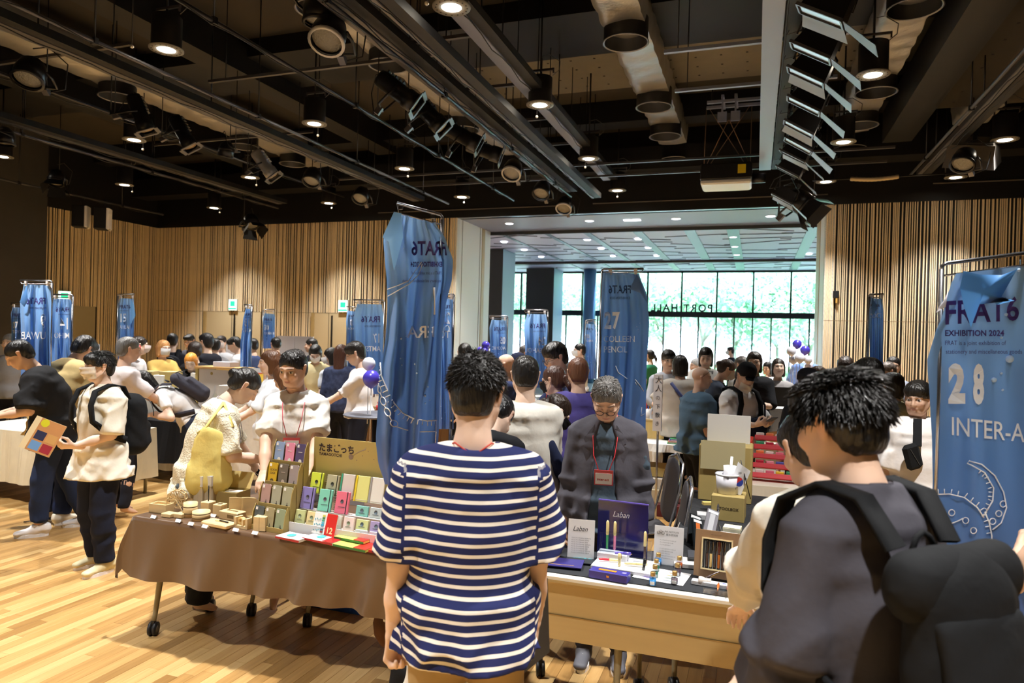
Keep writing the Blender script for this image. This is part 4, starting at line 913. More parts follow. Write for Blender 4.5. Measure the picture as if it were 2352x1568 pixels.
DL = [(1037, 18, 'with a broad dotted rim, top centre, cut by the picture edge'), (1240, 242, 'second nearest of the row above the striped-shirt man'), (1352, 365, 'third of the row above the striped-shirt man'), (1418, 438, 'farthest of the row above the entrance opening'),
      (382, 115, 'large in the upper left, nearest of its row'), (722, 285, 'between the pipes left of the long spotlights'), (929, 388, 'above the tall folded banner, left of the four spotlights'), (1061, 453, 'just right of the tall folded banner'),
      (308, 322, 'under the bright spotlight on the left'), (575, 408, 'beside the white-lit tilted spotlight'), (755, 467, 'low over the back slat wall, right of centre left'), (286, 425, 'low in the dark far left'), (492, 478, 'lowest one over the left back door'), (5, 360, 'cut by the left picture edge'),
      (2005, 173, 'behind the floodlight bank, nearest'), (1937, 327, 'behind the floodlight bank, second'), (1897, 418, 'behind the floodlight bank, farthest'), (2308, 322, 'at the right edge below the slanting pipe'), (2195, 408, 'beside the large grey speaker at right')]
ZD = 5.19
def downlight(x, y, lab, grp=None):
    c = copy_tree(t0_); c.location = (x, y, ZD); c['label'] = lab
    o = bpy.data.objects.new('downlight', ld); COL.objects.link(o); o.location = (x, y, ZD - .03)
for px, py, lab in DL:
    p = at_z(px, py, ZD); downlight(p.x, p.y, 'black can downlight, lit, ' + lab)
# the same lamp rows go on behind the camera's back
for x in (-6.65, -2.9, .9):
    for y in (3.5, .4, -2.6):
        o = bpy.data.objects.new('downlight', ld); COL.objects.link(o); o.location = (x, y, ZD - .03)
for o in list(t0_.children): bpy.data.objects.remove(o)
bpy.data.objects.remove(t0_)
# spotlights
SB = mat('spot_body', '1d1d20', .35, metal=.4); LENS = mat('lens', '9a8468', .08, spec=.9); SIL = mat('silver_lit_metal', 'b8b8bc', .35, metal=.5)  # SIL: silver rims, also white light painted onto one spotlight body
def aim(t, d): t.rotation_euler = Vector(d).to_track_quat('Z', 'Y').to_euler()
def spotlight(px, py, z, d, lab, kind='ers', sc=1., body=None):
    p = at_z(px, py, z); body = body or SB
    t = thing('stage_spotlight', lab, 'spotlight', p); t.scale = (sc,) * 3; aim(t, d)
    if kind == 'ers':
        MB().lathe([(.001, -.26), (.09, -.26), (.10, -.22), (.10, .10), (.115, .11), (.115, .24), (.10, .25)], 20).build('barrel', body, t)
        MB().lathe([(.098, .225), (.06, .238), (.001, .243)], 20).build('lens', LENS, t)
        MB().box((0, 0, .27), (.26, .26, .01)).build('gel_frame', body, t) if False else MB().bar((-.12, -.13, .265), (.12, -.13, .265), .05, .012).bar((-.12, .13, .265), (.12, .13, .265), .05, .012).bar((-.13, -.12, .265), (-.13, .12, .265), .05, .012).bar((.13, -.12, .265), (.13, .12, .265), .05, .012).build('gel_frame', mat('gel_frame', '55555a', .4, metal=.4), t)
        f = MB()
        for k in range(5): f.box((0, .105, -.2 + k * .05), (.12, .03, .012))
        f.build('cooling_fins', body, t)
    else:
        MB().lathe([(.001, -.17), (.06, -.16), (.12, -.10), (.145, .0), (.145, .10), (.125, .11)], 20).build('housing', body, t)
        MB().lathe([(.125, .09), (.07, .105), (.001, .11)], 20).build('lens', mat('frosted_lens', '77746c', .25, spec=.8, bump=.8, bump_s=60), t)
        MB().lathe([(.15, .10), (.155, .125), (.13, .13)], 20).build('rim', SIL if kind == 'par2' else body, t)
    y = MB(); y.tube([(-.15, 0, 0), (-.16, -.10, -.02), (-.13, -.26, -.05), (.13, -.26, -.05), (.16, -.10, -.02), (.15, 0, 0)], .014, 6); y.build('yoke', SB, t)
    MB().box((0, -.30, -.05), (.06, .09, .06)).build('clamp', CHN, t)
    iv = t.rotation_euler.to_matrix().inverted(); c0 = Vector((0, -.32, -.05)); MB().cyl(c0, c0 + iv @ Vector((0, 0, (6.87 - p.z - (t.rotation_euler.to_matrix() @ c0).z * sc) / sc)), .007, 6).build('drop_rod', TUB, t)
    MB().tube([(0, .08, -.24), (.10, .02, -.34), (.22, -.16, -.30), (.16, -.34, -.12), (0, -.34, -.06)], .007, 5).build('cable', BLK, t)
    if kind == 'barn':
        for a in range(4):
            m_ = RZ(a * PI / 2); b_ = MB(); b_.add([m_ @ Vector(v) for v in ((-.12, .13, .13), (.12, .13, .13), (.16, .22, .30), (-.16, .22, .30))], [(0, 1, 2, 3)]); b_.build('barn_door', SB, t)
    return t
for px, py, z, d, lab, k, sc, bd in ((915, 210, 4.95, (.8, .3, -.6), 'long black stage spotlight, leftmost of the four on the dark pipe', 'ers', 1.15, None), (985, 262, 4.95, (.7, .2, -.7), 'long black stage spotlight, second of the four on the dark pipe', 'ers', 1.15, None),
        (1062, 312, 4.95, (.85, .3, -.45), 'long black stage spotlight, third of the four on the dark pipe', 'ers', 1.15, None), (1112, 345, 4.95, (.9, .3, -.3), 'long black stage spotlight, rightmost of the four on the dark pipe', 'ers', 1.15, None),
        (757, 75, 5.0, (.1, -.5, -.9), 'round black lamp with a ribbed lens at upper left centre', 'par2', 1.25, None), (735, 22, 5.3, (0, 0, -1), 'dark round lamp half hidden at the top, left of centre', 'par', 1.2, None), (70, 165, 4.95, (.2, -.4, -.9), 'dark lamp on the far left under the pipes', 'par', 1.2, None),
        (322, 262, 4.95, (.3, .2, -.9), 'spotlight with a bright streak on its barrel, left ceiling', 'ers', 1.05, None), (420, 305, 4.95, (.45, .2, -.85), 'dark spotlight right of the streaked one in the left ceiling', 'ers', 1.05, None),
        (520, 345, 4.95, (-.3, .1, -.9), 'small dark spotlight left of the white-lit one', 'par', .9, None), (608, 378, 4.95, (.5, .2, -.7), 'tilted spotlight in the left ceiling, white light put into its body colour', 'ers', 1.1, SIL), (718, 405, 4.95, (.1, -.5, -.9), 'round lamp with frosted lens right of the white-lit spotlight', 'par', 1.2, None),
        (830, 447, 4.95, (.1, -.6, -.8), 'round lamp with frosted lens left of the tall folded banner', 'par', 1.2, None), (1178, 388, 4.95, (.0, -.6, -.8), 'round lamp at the right end of the four spotlights', 'par2', 1.2, None), (1245, 435, 4.95, (.0, -.6, -.8), 'round frosted lamp under the end of the grey channel', 'par', 1.2, None), (1297, 470, 4.9, (.0, -.6, -.8), 'lowest round frosted lamp, just above the entrance opening', 'par2', 1.2, None),
        (577, 508, 4.75, (.5, -.2, -.8), 'dark barn-door lamp hanging in front of the left slat wall', 'barn', 1.3, None), (2215, 365, 4.9, (-.3, -.5, -.8), 'dark lamp at right behind the grey speaker', 'par', 1.2, None), (130, 408, 4.95, (.3, -.3, -.9), 'dim barn-door lamp low on the far left', 'barn', 1.1, None), (12, 315, 4.95, (0, 0, -1), 'dim lamp at the left picture edge', 'par', 1., None)):
    spotlight(px, py, z, d, lab, k, sc, bd)
# bank of floodlights with flaps
FACE = mat('flood_reflector', 'c4d2e0', .3, metal=.4); FLP = mat('flap_metal', '8b949e', .45, metal=.4)
Fl = [(1893, 22, 'nearest, at the top edge'), (1870, 108, 'second from the top'), (1858, 165, 'third from the top'), (1852, 232, 'fourth from the top'), (1840, 287, 'fifth from the top'), (1838, 326, 'sixth from the top'), (1826, 352, 'seventh from the top'), (1814, 388, 'lowest of the row'), (1800, 452, 'in the cluster hanging below the row, left'), (1812, 470, 'in the cluster hanging below the row, right')]
for i, (px, py, lab) in enumerate(Fl):
    z = 4.92 if i < 8 else 4.55; p = at_z(px, py, z); t = thing('floodlight', 'rectangular floodlight with barn-door flaps, %s' % lab, 'floodlight', p, group='floodlight bank'); sc = 1.0 if i < 8 else .9; t.scale = (sc,) * 3
    t.rotation_euler = (0, math.radians(32), math.radians(-12 + (i * 37 % 17)))
    b = MB(); b.box((.02, 0, .06), (.42, .20, .22), taper=.8); b.build('housing', SB, t)
    MB().box((-.0, 0, -.056), (.40, .15, .008)).build('reflector', FACE, t)
    fr = MB(); fr.bar((-.22, -.1, -.06), (.22, -.1, -.06), .02, .03).bar((-.22, .1, -.06), (.22, .1, -.06), .02, .03).bar((-.22, -.1, -.06), (-.22, .1, -.06), .02, .03).bar((.22, -.1, -.06), (.22, .1, -.06), .02, .03); fr.build('rim', CHN, t)
    fp = MB(); fp.add([(.24, -.10, -.06), (.24, .10, -.06), (.62, .14, -.16), (.62, -.16, -.16)], [(0, 1, 2, 3)]); fp.add([(.24, -.10, -.066), (.24, .10, -.066), (.62, .14, -.166), (.62, -.16, -.166)], [(3, 2, 1, 0)]); fp.build('flap', FLP, t)
    if i % 2 == 0: f2 = MB(); f2.add([(-.20, .10, -.06), (.22, .10, -.06), (.26, .34, -.10), (-.22, .34, -.10)], [(0, 1, 2, 3)]); f2.build('flap', FLP, t)
    MB().tube([(-.23, 0, .05), (-.26, 0, .22), (-.05, 0, .38), (.2, 0, .22), (.24, 0, .05)], .012, 6).build('yoke', SB, t); MB().box((-.05, 0, .42), (.07, .06, .09)).build('clamp', CHN, t)
    cb = MB(); cb.tube([(-.2, .02, .12), (-.34, .06, .02), (-.36, .05, .22), (-.22, .02, .42), (-.05, 0, .46)], .007, 5); cb.build('cable', cm('3a3a3c', .5), t)
t = batten(1800, 372, 14, 'tube', 'dark pipe carrying the bank of floodlights', w=.1)
p = at_z(1835, 455, 4.6); sp_ = spotlight(1838, 462, 4.6, (.6, -.2, -.6), 'large black barn-door lamp in the cluster above the right end of the opening', 'barn', 1.5)
# foil ducts with round diffusers
FOIL = mat('duct_foil', 'b4b2b0', .38, metal=.75, bump=.5, bump_s=9)
def duct(pts, label, hw=.30, y1=15.2, y0=2.0, z=6.34):
    xs_ = [at_z(px, py, 5.90) for px, py in pts]; x = sum(p.x for p in xs_) / len(xs_)
    t = thing('foil_duct', label, 'duct', (x, 0, z)); r = random.Random(int(x * 10))
    def fn(u, v):
        a = -.25 * PI + 2 * PI * u; c, s_ = math.cos(a), math.sin(a); k = max(abs(c), abs(s_)); y = y0 + (y1 - y0) * v
        w = 1 + .05 * noise.noise(Vector((c * 2, s_ * 2, y * 3.0))) + .07 * abs(math.sin(y * 7 + 1.5 * noise.noise(Vector((c, s_, y)))))
        return Vector((c * hw / k ** .7 * w, y, s_ * .24 / k ** .7 * w))
    MB().grid(fn, 28, 150).build('insulation', FOIL, t)
    for p in xs_:
        d = MB(); d.lathe([(.30, -.06), (.30, -.36), (.315, -.375), (.30, -.385), (.285, -.37), (.28, -.1), (.001, -.1)], 32, (p.x - x, p.y, 5.90 - z + .385)); d.build('diffuser', DLB, t)
        rg = MB(); rg.lathe([(.302, -.362), (.318, -.378), (.300, -.388), (.288, -.376)], 32, (p.x - x, p.y, 5.90 - z + .385)); rg.build('diffuser_rim', cm('77777c', .3, metal=.5), t)
duct([(1437, 100), (1502, 248), (1528, 315), (1549, 368)], 'silver foil-wrapped duct with four black round outlets, right of top centre')
duct([(2100, 22), (2012, 215), (1975, 290), (1952, 342)], 'foil-wrapped duct with dark round outlets behind the floodlight bank')
duct([(893, 152), (1065, 300), (735, 25)], 'foil duct hidden behind the channels above the four spotlights')
duct([(270, 225), (672, 378), (560, 338)], 'dim foil duct above the left spotlights')
duct([(2140, 395)], 'short foil duct beside the grey speaker at right', y0=11)
# projector on cables
p = at_t(1668, 432, 13.2); t = thing('projector', 'ceiling projector, black over a white underside, hung on wires above the opening', 'projector', p, .0)
MB().box((0, 0, .25), (.92, .7, .30), bev=.02).build('upper_case', BLK, t); MB().box((0, 0, .06), (.90, .68, .10), bev=.03).build('lower_case', cm('dfe4ec', .4), t)
MB().cyl((.46, 0, .16), (.70, 0, .16), .09, 20).build('lens_barrel', SB, t); MB().box((.28, -.36, .27), (.14, .01, .16)).build('warning_label', cm('e0c820', .5), t)
fr = MB(); zt_ = 1.55
fr.bar((-.40, 0, zt_), (1.1, 0, zt_), .05, .05).bar((-.35, -.6, zt_ - .1), (1.1, -.6, zt_ - .1), .05, .05).bar((-.08, -.6, zt_), (-.08, .1, zt_), .05).bar((.15, -.6, zt_), (.15, .1, zt_), .05); fr.build('frame', LIT, t)
for q in (-.08, .15): MB().box((q, -.6, zt_ - .38), (.16, .02, .18)).build('bracket_plate', LIT, t); MB().bar((q, -.6, zt_), (q, -.6, zt_ - .3), .03).build('bracket_arm', LIT, t)
for a, b_ in (((-.40, 0, zt_), (-.42, 0, .40)), ((.42, 0, zt_), (.42, 0, .40)), ((-.40, 0, .4), (.03, -.6, zt_ - .45)), ((.42, 0, .4), (.05, -.6, zt_ - .45)), ((-.36, 0, zt_), (.35, 0, .4)), ((.40, 0, zt_), (-.35, 0, .4))):
    MB().cyl(a, b_, .007, 5).build('wire', cm('8a6a50', .4), t)
for q in (-.3, .6): MB().cyl((q, 0, zt_), (q, 0, zt_ + .4), .015, 6).build('drop_rod', TUB, t)
# speakers
for px, py, lab in ((190, 498, 'left white box speaker of the pair at far left, above the slats'), (240, 503, 'right white box speaker of the pair at far left, above the slats')):
    p = at_t(px, py, 17.6); t = thing('box_speaker', lab, 'speaker', p, math.radians(35)); t.scale = (1.1,) * 3
    MB().box((-.05, 0, 0), (.28, .30, .50), bev=.02).build('cabinet', BLK, t); MB().box((.10, -.02, 0), (.06, .28, .48), bev=.01).build('grille', cm('e8e8ee', .5), t)
    MB().tube([(0, 0, .25), (0, 0, .40), (0, .1, .46)], .02, 6).build('bracket', TUB, t); MB().ball((.14, -.1, -.26), .03).build('knob', cm('d8d0b8', .4), t)
p = at_t(2235, 350, 11.5); t = thing('line_speaker', 'large dark grey tilted speaker at upper right, under the slanting pipe', 'speaker', p, -.4); t.rotation_euler = (.5, .2, -.4)
MB().box((0, 0, 0), (.75, .45, .42), taper=.8, ).build('cabinet', cm('2a2725', .6), t); MB().box((0, -.2, 0), (.68, .02, .36)).build('grille', cm('3a3634', .8), t); MB().bar((0, 0, .2), (0, .2, .75), .05).build('bracket', TUB, t)
# sprinkler heads and emergency lamps under the grid
for k, (px, py) in enumerate(((303, 107), (730, 311), (1233, 268), (1344, 384), (1418, 452), (937, 405), (1066, 465), (328, 343), (589, 425), (762, 478), (304, 440), (505, 488), (980, 8), (1870, 442))):
    p = at_z(px, py, 5.08); t = thing('sprinkler_head', 'tiny pale sprinkler head on a thin drop below the pipes', 'sprinkler', p, group='sprinkler heads')
    MB().ball((0, 0, 0), .022, 8, 6).build('head', cm('d0ccc4', .3, metal=.4), t); MB().cyl((0, 0, 0), (0, 0, 1.79), .008, 6).build('drop_pipe', TUB, t)
p = at_t(2008, 408, 13.5); t = thing('flexible_conduit', 'pale corrugated hose lying level under the ceiling right of the floodlights', 'hose', p); cb = MB(); cb.tube([(-.42 + .035 * k, 0, -.03 * math.sin(k / 24 * PI)) for k in range(25)], [.038 + .006 * (k % 2) for k in range(25)], 10); cb.build('hose', cm('d2bf9c', .5), t)
MB().cyl((-1.1, 0, 0), (-.42, 0, 0), .015, 6).build('pipe', TUB, t); MB().cyl((.42, 0, 0), (1.3, 0, .02), .015, 6).build('pipe', TUB, t); MB().cyl((1.2, 0, 0), (1.2, 0, 1.5), .012, 6).build('hanger', TUB, t)
p = at_Y(1920, 676, YB - .08); t = thing('wall_socket_box', 'small black box mounted on the right slat wall', 'control box', p); MB().box((0, 0, 0), (.12, .06, .16), bev=.01).build('case', BLK, t); MB().box((.01, -.02, -.14), (.03, .04, .10)).build('handle', cm('b08a40', .5), t)
p = at_Y(1856, 518, 18.7); t = thing('dome_camera', 'small dome camera under the right end of the entrance soffit', 'camera', (p.x, p.y, ZT)); MB().ball((0, 0, -.04), .07, sc=(1, 1, .8)).build('dome', cm('6a5a50', .3), t); MB().cyl((0, 0, -.03), (0, 0, 0), .09).build('base', cm('d8d4d0', .4), t)
# ---------------------------------------------------------------- front stalls
TZ = .735
LEGM = mat('table_leg_beige', '8f8468', .45, metal=.2); WOODB = mat('beech_laminate', 'b99f6c', .5, noise_s=4, noise_a=.08, stretch=(.6, 8, 8)); TOPW = mat('table_top_white', 'ece8dc', .4)
CAST = mat('caster_black', '1b1b1d', .5)
def caster(parent, x, y):
    w = MB(); w.cyl((-.022, 0, .04), (-.006, 0, .04), .040, 20).cyl((.006, 0, .04), (.022, 0, .04), .040, 20); o = w.build('caster', CAST, parent, (x, y, 0), rotz=.4)
    MB().cyl((-.024, 0, .04), (.024, 0, .04), .020, 12).build('hub', cm('55524c', .5), o); MB().box((0, 0, .075), (.02, .03, .03)).build('fork', CAST, o)
def leg(parent, x, y0, y1, top=.66, flip=1):
    b = MB(); b.tube([(x, y0, .085), (x, y0 + .01, .12), (x, y0 + .055, .40), (x, y0 + .09, top)], [.013, .014, .020, .026], 8); b.build('leg', LEGM, parent)
    b = MB(); b.tube([(x, y0 + .075, .46), (x + .02, y0 + .14, .40), (x + .05 * flip, y1 - .12, .30), (x + .05 * flip, y1 - .01, .26), (x + .05 * flip, y1, .22), (x + .05 * flip, y1, .085)], .013, 8); b.build('brace', LEGM, parent)
    caster(parent, x, y0); caster(parent, x + .05 * flip, y1)
def folding_table(x0, x1, y0, y1, label, panel=True, legs=None):
    t = thing('folding_table', label, 'table', ((x0 + x1) / 2, (y0 + y1) / 2, 0)); w, d = x1 - x0, y1 - y0
    MB().box((0, 0, .715), (w, d, .028), bev=.006).build('table_top', TOPW, t)
    MB().box((0, -d / 2 + .003, .702), (w, .008, .012)).build('edge_strip', WOODB, t)
    if panel: MB().box((0, -d / 2 + .05, .55), (w - .06, .018, .28)).build('modesty_panel', WOODB, t); MB().box((0, -d / 2 + .038, .53), (w - .06, .004, .003)).build('panel_seam', cm('6e5c38', .7), t)
    MB().box((0, .02, .685), (w - .2, .06, .03)).build('top_rail', LEGM, t)
    for lx, f in (legs or ((x0 + .06, 1), (x1 - .06, -1))): leg(t, lx - (x0 + x1) / 2, -d / 2 + .07, d / 2 + .03, flip=f)
    return t
T1 = folding_table(-3.45, -1.62, 3.2, 3.65, 'folding caster table under the brown satin cloth, nearest at left', legs=((-3.39, 1), (-1.70, -1)))
T2 = folding_table(-3.45, -1.62, 3.66, 4.12, 'second caster table pushed up behind the brown-clothed one', legs=((-3.40, -1), (-3.05, 1), (-2.62, 1), (-1.7, -1)))
# brown satin cloth
SAT = mat('brown_satin', '5f4329', .33, spec=.7, bump=.12, bump_s=6, sheen=.2)
SAT.node_tree.nodes['Principled BSDF'].inputs['Anisotropic'].default_value = .5
X0c, X1c, Y0c, Y1c = -3.47, -1.60, 3.18, 4.13
def cloth_fn(u, v):
    # u along X with overhang at both ends, v from hem (0) over the edge to the back (1)
    s = -3.80 + u * (2.24); x = s; dropx = 0
    if s < X0c: x = X0c - .015 - .05 * min(1, (X0c - s) / .33) - .02 * math.sin(v * 14); dropx = X0c - s
    L = v * 1.30; dz = 0; y = 0
    if L < .34: dz = .34 - L; y = Y0c - .012 - .030 * abs(math.sin(s * 5.2 + .8)) ** 2 * (dz / .34) - .018 * math.sin(s * 17 + dz * 3) * (dz / .34) - .016 * math.sin(s * 31 + dz * 9) * (dz / .34) * (1 if s > -2.6 else .2)
    else: y = Y0c + (L - .34)
    if s < X0c and L < .34: y -= .03 * dropx; x += -.05 * (dz / .34); return Vector((x, y + .012, TZ + .001 - max(dz * .95, dropx * .9) - .22 * min(dz, dropx)))
    if s < X0c: return Vector((x, y, TZ + .001 - dropx * .95))
    z = TZ + .001 - dz + .003 * noise.noise(Vector((s * 4, L * 4, 0))) * (1 if dz == 0 else 0)
    if dz > 0: z += .04 * (s + 3.4) * -.15 + .05 * dz * math.sin(s * 2.3) 
    return Vector((x, y, z))
c = MB(); c.grid(cloth_fn, 150, 70); o = c.build('tablecloth', SAT); tag(o, 'brown satin cloth draped over the left front table, hanging in shiny folds', 'tablecloth')
T3 = folding_table(-1.22, .62, 3.2, 3.65, 'white-topped caster table with a beech front panel, right of the striped-shirt man', legs=((-1.12, 1), (-.58, 1), (.55, -1)))
T4 = folding_table(-.42, .20, 3.70, 5.45, 'narrow table running back from the white-topped one, covered in black', panel=False)
b = MB(); b.grid(lambda u, v: Vector((-.47 + .70 * u, 3.66 + 1.8 * v, TZ + .002 if .05 < u < .96 else TZ - .28 + .0)) if True else 0, 24, 10); tag(b.build('tablecloth', mat('black_cloth', '1d1e22', .9, bump=.3)), 'black cloth on the narrow table behind the pen display', 'tablecloth')
BM = tag(MB().box((-.40, 3.43, TZ - .003), (1.30, .40, .004)).build('display_mat', mat('black_mat', '202328', .8)), 'black mat under the pens and ink bottles', 'mat')
# under-table things
def soft_box(name, label, cat, pos, dim, col, rz=0, extra=None):
    t = thing(name, label, cat, pos, rz); PR = [Prim((0, 0, dim[2] * .25), (0, 0, dim[2] * .72), (dim[0] / 2, dim[1] / 2), (dim[0] * .46, dim[1] * .44), cap=dim[2] * .25)]
    mesh_obj('bag_body', prim_mesh('bag_body', PR, .014, disp=folds(int(dim[0] * 1000), .006)), cloth(col), t)
    b = MB(); b.tube([(-.07, 0, dim[2] * .93), (-.05, 0, dim[2] * 1.05), (.05, 0, dim[2] * 1.05), (.07, 0, dim[2] * .93)], .008, 6); b.build('handle', cloth(col), t); return t
t = thing('storage_crate', 'blue plastic crate on the floor under the brown-clothed table', 'crate', (-2.62, 4.15, 0)); MB().box((0, 0, .11), (.40, .28, .22), taper=1.06).build('crate_body', cm('1c55b8', .4), t); MB().box((0, 0, .215), (.44, .32, .02)).build('rim', cm('1c55b8', .4), t)
for q in (-.14, 0, .14): MB().box((q, -.145, .11), (.012, .01, .18)).build('rib', cm('2b66cc', .4), t)
soft_box('black_bag', 'black bag standing behind the front caster, under the brown cloth', 'bag', (-1.78, 3.62, 0), (.34, .30, .34), '17171a')
soft_box('carrier_bag', 'dark bag with a brown cap on it beside the striped-shirt man', 'bag', (-1.55, 3.15, 0), (.30, .26, .30), '141416', .3)
t = thing('baseball_cap', 'brown cap resting on the black bag left of the striped-shirt man', 'cap', (-1.83, 3.37, .30), .4)
b = MB(); b.lathe([(.10, 0), (.105, .06), (.09, .12), (.05, .155), (.001, .165)], 20); b.build('crown', cloth('5a3a22'), t, rot=(1.9, 0, .3)); b = MB(); b.grid(lambda u, v: Vector(((u - .5) * .16, .09 + v * .08 * (1 - (2 * u - 1) ** 2 * .5), -.01 * v)), 8, 4); b.build('visor', cloth('5a3a22'), t, rot=(1.9, 0, .3)); MB().ball((-.02, -.12, .05), .012).build('eyelet', cm('f4f4f4'), t)
t = thing('plastic_bag', 'translucent white plastic bag on the floor left of the striped-shirt man', 'bag', (-1.42, 2.90, 0), .2)
mesh_obj('bag_body', prim_mesh('bag_body', [Prim((0, 0, .14), (0, 0, .30), (.10, .085), (.07, .05), cap=.13)], .010, disp=folds(77, .02, 1.6)), mat('thin_plastic', 'ece8e0', .25, spec=.8, alpha=.75), t)
b = MB(); b.tube([(-.05, 0, .42), (-.045, .0, .55), (0, .0, .60), (.045, 0, .55), (.05, 0, .42)], .006, 6); b.build('handle', MATS['thin_plastic'], t)
# stall boxes: small helpers
PALE = mat('pale_wood', 'e3c998', .5, noise_s=8, noise_a=.1, stretch=(1, 6, 6)); CARD = mat('cardboard', 'b09a5e', .7, noise_s=20, noise_a=.06)
def on_table(px, py, z=TZ + .002): p = at_z(px, py, z); return p
def craft(name, label, px, py, build, cat='wooden craft', rz=0, z=TZ + .002, **k):
    p = on_table(px, py, z); t = thing(name, label, cat, p, rz); build(t); return t
def tray(w, d, h, m=PALE, inner='c9aa72'):
    def f(t):
        b = MB(); e = .008; b.box((0, 0, e / 2), (w, d, e)); 
        for (cx, cy, a, c) in ((0, -d / 2 + e / 2, w, e), (0, d / 2 - e / 2, w, e), (-w / 2 + e / 2, 0, e, d - 2 * e), (w / 2 - e / 2, 0, e, d - 2 * e)): b.box((cx, cy, h / 2), (a, c, h))
        b.build('box_body', m, t); MB().box((0, 0, h * .75), (w - 2.2 * e, d - 2.2 * e, .003)).build('inlay', cm(inner, .6), t)
    return f
craft('pen_tray', 'long open wooden box at the front left corner of the brown table', 371, 1176, tray(.125, .07, .055), rz=.05)
def ferris(t):
    for y in (-.02, .02):
        b = MB(); R = .055
        for k in range(10): a, a2 = 2 * PI * k / 10, 2 * PI * (k + 1) / 10; P_ = lambda q: (R * math.cos(q), y, .072 + R * math.sin(q)); b.bar(P_(a), P_(a2), .006); b.bar((0, y, .072), P_(a), .004)
        b.build('wheel', PALE, t)
    b = MB()
    for k in range(10): a = 2 * PI * k / 10; b.bar((.055 * math.cos(a), -.025, .072 + .055 * math.sin(a)), (.055 * math.cos(a), .025, .072 + .055 * math.sin(a)), .006)
    b.build('crossbars', PALE, t); MB().bar((-.04, -.03, 0), (0, -.03, .072), .006).bar((.04, -.03, 0), (0, -.03, .072), .006).bar((-.04, .03, 0), (0, .03, .072), .006).bar((.04, .03, 0), (0, .03, .072), .006).build('stand', PALE, t)
craft('toy_wheel', 'small wooden wheel model behind the low trays', 406, 1172, ferris, rz=.5)
craft('card_tray', 'flat split wooden tray in front of the wheel model', 398, 1187, lambda t: (MB().box((-.03, 0, .012), (.07, .06, .022), bev=.003).build('block', PALE, t), MB().box((.045, .012, .014), (.06, .055, .026), bev=.003).build('block', PALE, t)))
def tub(r, h, ov=1.):
    def f(t):
        M = Matrix.Diagonal((1, ov, 1)); b = MB(); b.lathe([(.001, 0), (r, 0), (r, h), (r - .007, h), (r - .007, .008), (.001, .008)], 30, M=M); b.build('bowl', PALE, t)
        for z in (h * .25, h * .7): MB().lathe([(r + .0005, z), (r + .0015, z + .003), (r + .0005, z + .006)], 30, M=M).build('band', cm('6b5433', .5), t)
    return f
craft('wooden_tub', 'tall round wooden tub with dark bands', 437, 1186, tub(.040, .085))
craft('wooden_bowl', 'wide low wooden bowl in front of the tall tub', 462, 1193, tub(.050, .052))
craft('round_top_peg', 'slim wooden peg stand with a white ball on top', 452, 1163, lambda t: (MB().cyl((0, 0, 0), (0, 0, .11), .010, 12, r2=.006).build('post', PALE, t), MB().ball((0, 0, .118), .010).build('ball', cm('f5efe0', .4), t)))
craft('flat_case', 'flat wooden case behind the tub', 440, 1158, lambda t: (MB().box((0, 0, .025), (.12, .10, .05), bev=.004).build('case', PALE, t), MB().box((0, 0, .052), (.12, .10, .004)).build('lid', cm('ead6ac', .5), t)))
for k, px in enumerate((461, 482)):
    craft('tall_box', 'tall wooden box with a white cap, %s of the two behind the tubs' % ('left', 'right')[k], px + 3, 1165 - k * 1, lambda t: (MB().box((0, 0, .07), (.062, .10, .14), taper=.85).build('box_body', mat('ash_wood', 'cdbfa2', .5, noise_s=20, stretch=(6, 6, .5)), t), MB().box((0, 0, .172), (.056, .095, .064)).build('white_cap', cm('efece6', .5), t)), rz=.15)
craft('pen_cube', 'square wooden holder with a thin black pen standing in it', 478, 1181, lambda t: (MB().box((0, 0, .04), (.062, .062, .08), bev=.003).build('cube', PALE, t), MB().cyl((0, 0, .08), (0, 0, .175), .0035, 8).build('pen', cm('151515', .3), t)))
craft('pen_cube', 'square wooden holder with an empty hole, right of the one with the pen', 505, 1184, lambda t: (MB().box((0, 0, .036), (.060, .060, .072), bev=.003).build('cube', PALE, t), MB().cyl((0, 0, .070), (0, 0, .0725), .016, 16).build('hole', cm('6b5433'), t)))
def openbox(t):
    w, d, h = .20, .14, .10; b = MB(); e = .004
    for (cx, cy, a, c) in ((0, -d / 2, w, e), (0, d / 2, w, e), (-w / 2, 0, e, d), (w / 2, 0, e, d)): b.box((cx, cy, h / 2), (a, c, h))
    b.build('box_body', CARD, t); b = MB(); b.quad((-w / 2, d / 2, h), (w / 2, d / 2, h), (w / 2 + .01, d / 2 + .03, h + .10), (-w / 2 + .0, d / 2 + .03, h + .10)); b.build('lid_flap', cm('d8bf7c', .7), t)
    b = MB(); b.quad((-w / 2, -d / 2, h), (-w / 2, d / 2, h), (-w / 2 - .05, d / 2 - .02, h + .06), (-w / 2 - .05, -d / 2, h + .05)); b.build('side_flap', cm('d8bf7c', .7), t)
    MB().box((0, 0, .07), (.18, .12, .03)).build('shredded_fill', cm('e8cf90', .8, bump=1., bump_s=120), t); MB().box((.04, -.01, .092), (.10, .05, .014)).build('card', cm('f3efe6'), t)
craft('cardboard_box', 'open cardboard box with shavings behind the wooden goods', 527, 1160, openbox, 'box', rz=.08)
for k, px in enumerate((548, 577)):
    def be(t, k=k):
        pts = [(-.055, 0), (.055, 0), (.055, .06), (.045, .09), (.02, .11), (-.02, .118), (-.055, .12)]; MB().poly(pts, .012).build('panel', PALE, t, rot=(0, 0, .9)); MB().box((0, .02, .004), (.10, .09, .008)).build('foot', PALE, t)
    craft('book_end', 'rounded wooden book end, %s of the pair before the notebook stairs' % ('left', 'right')[k], px, 1186, be)
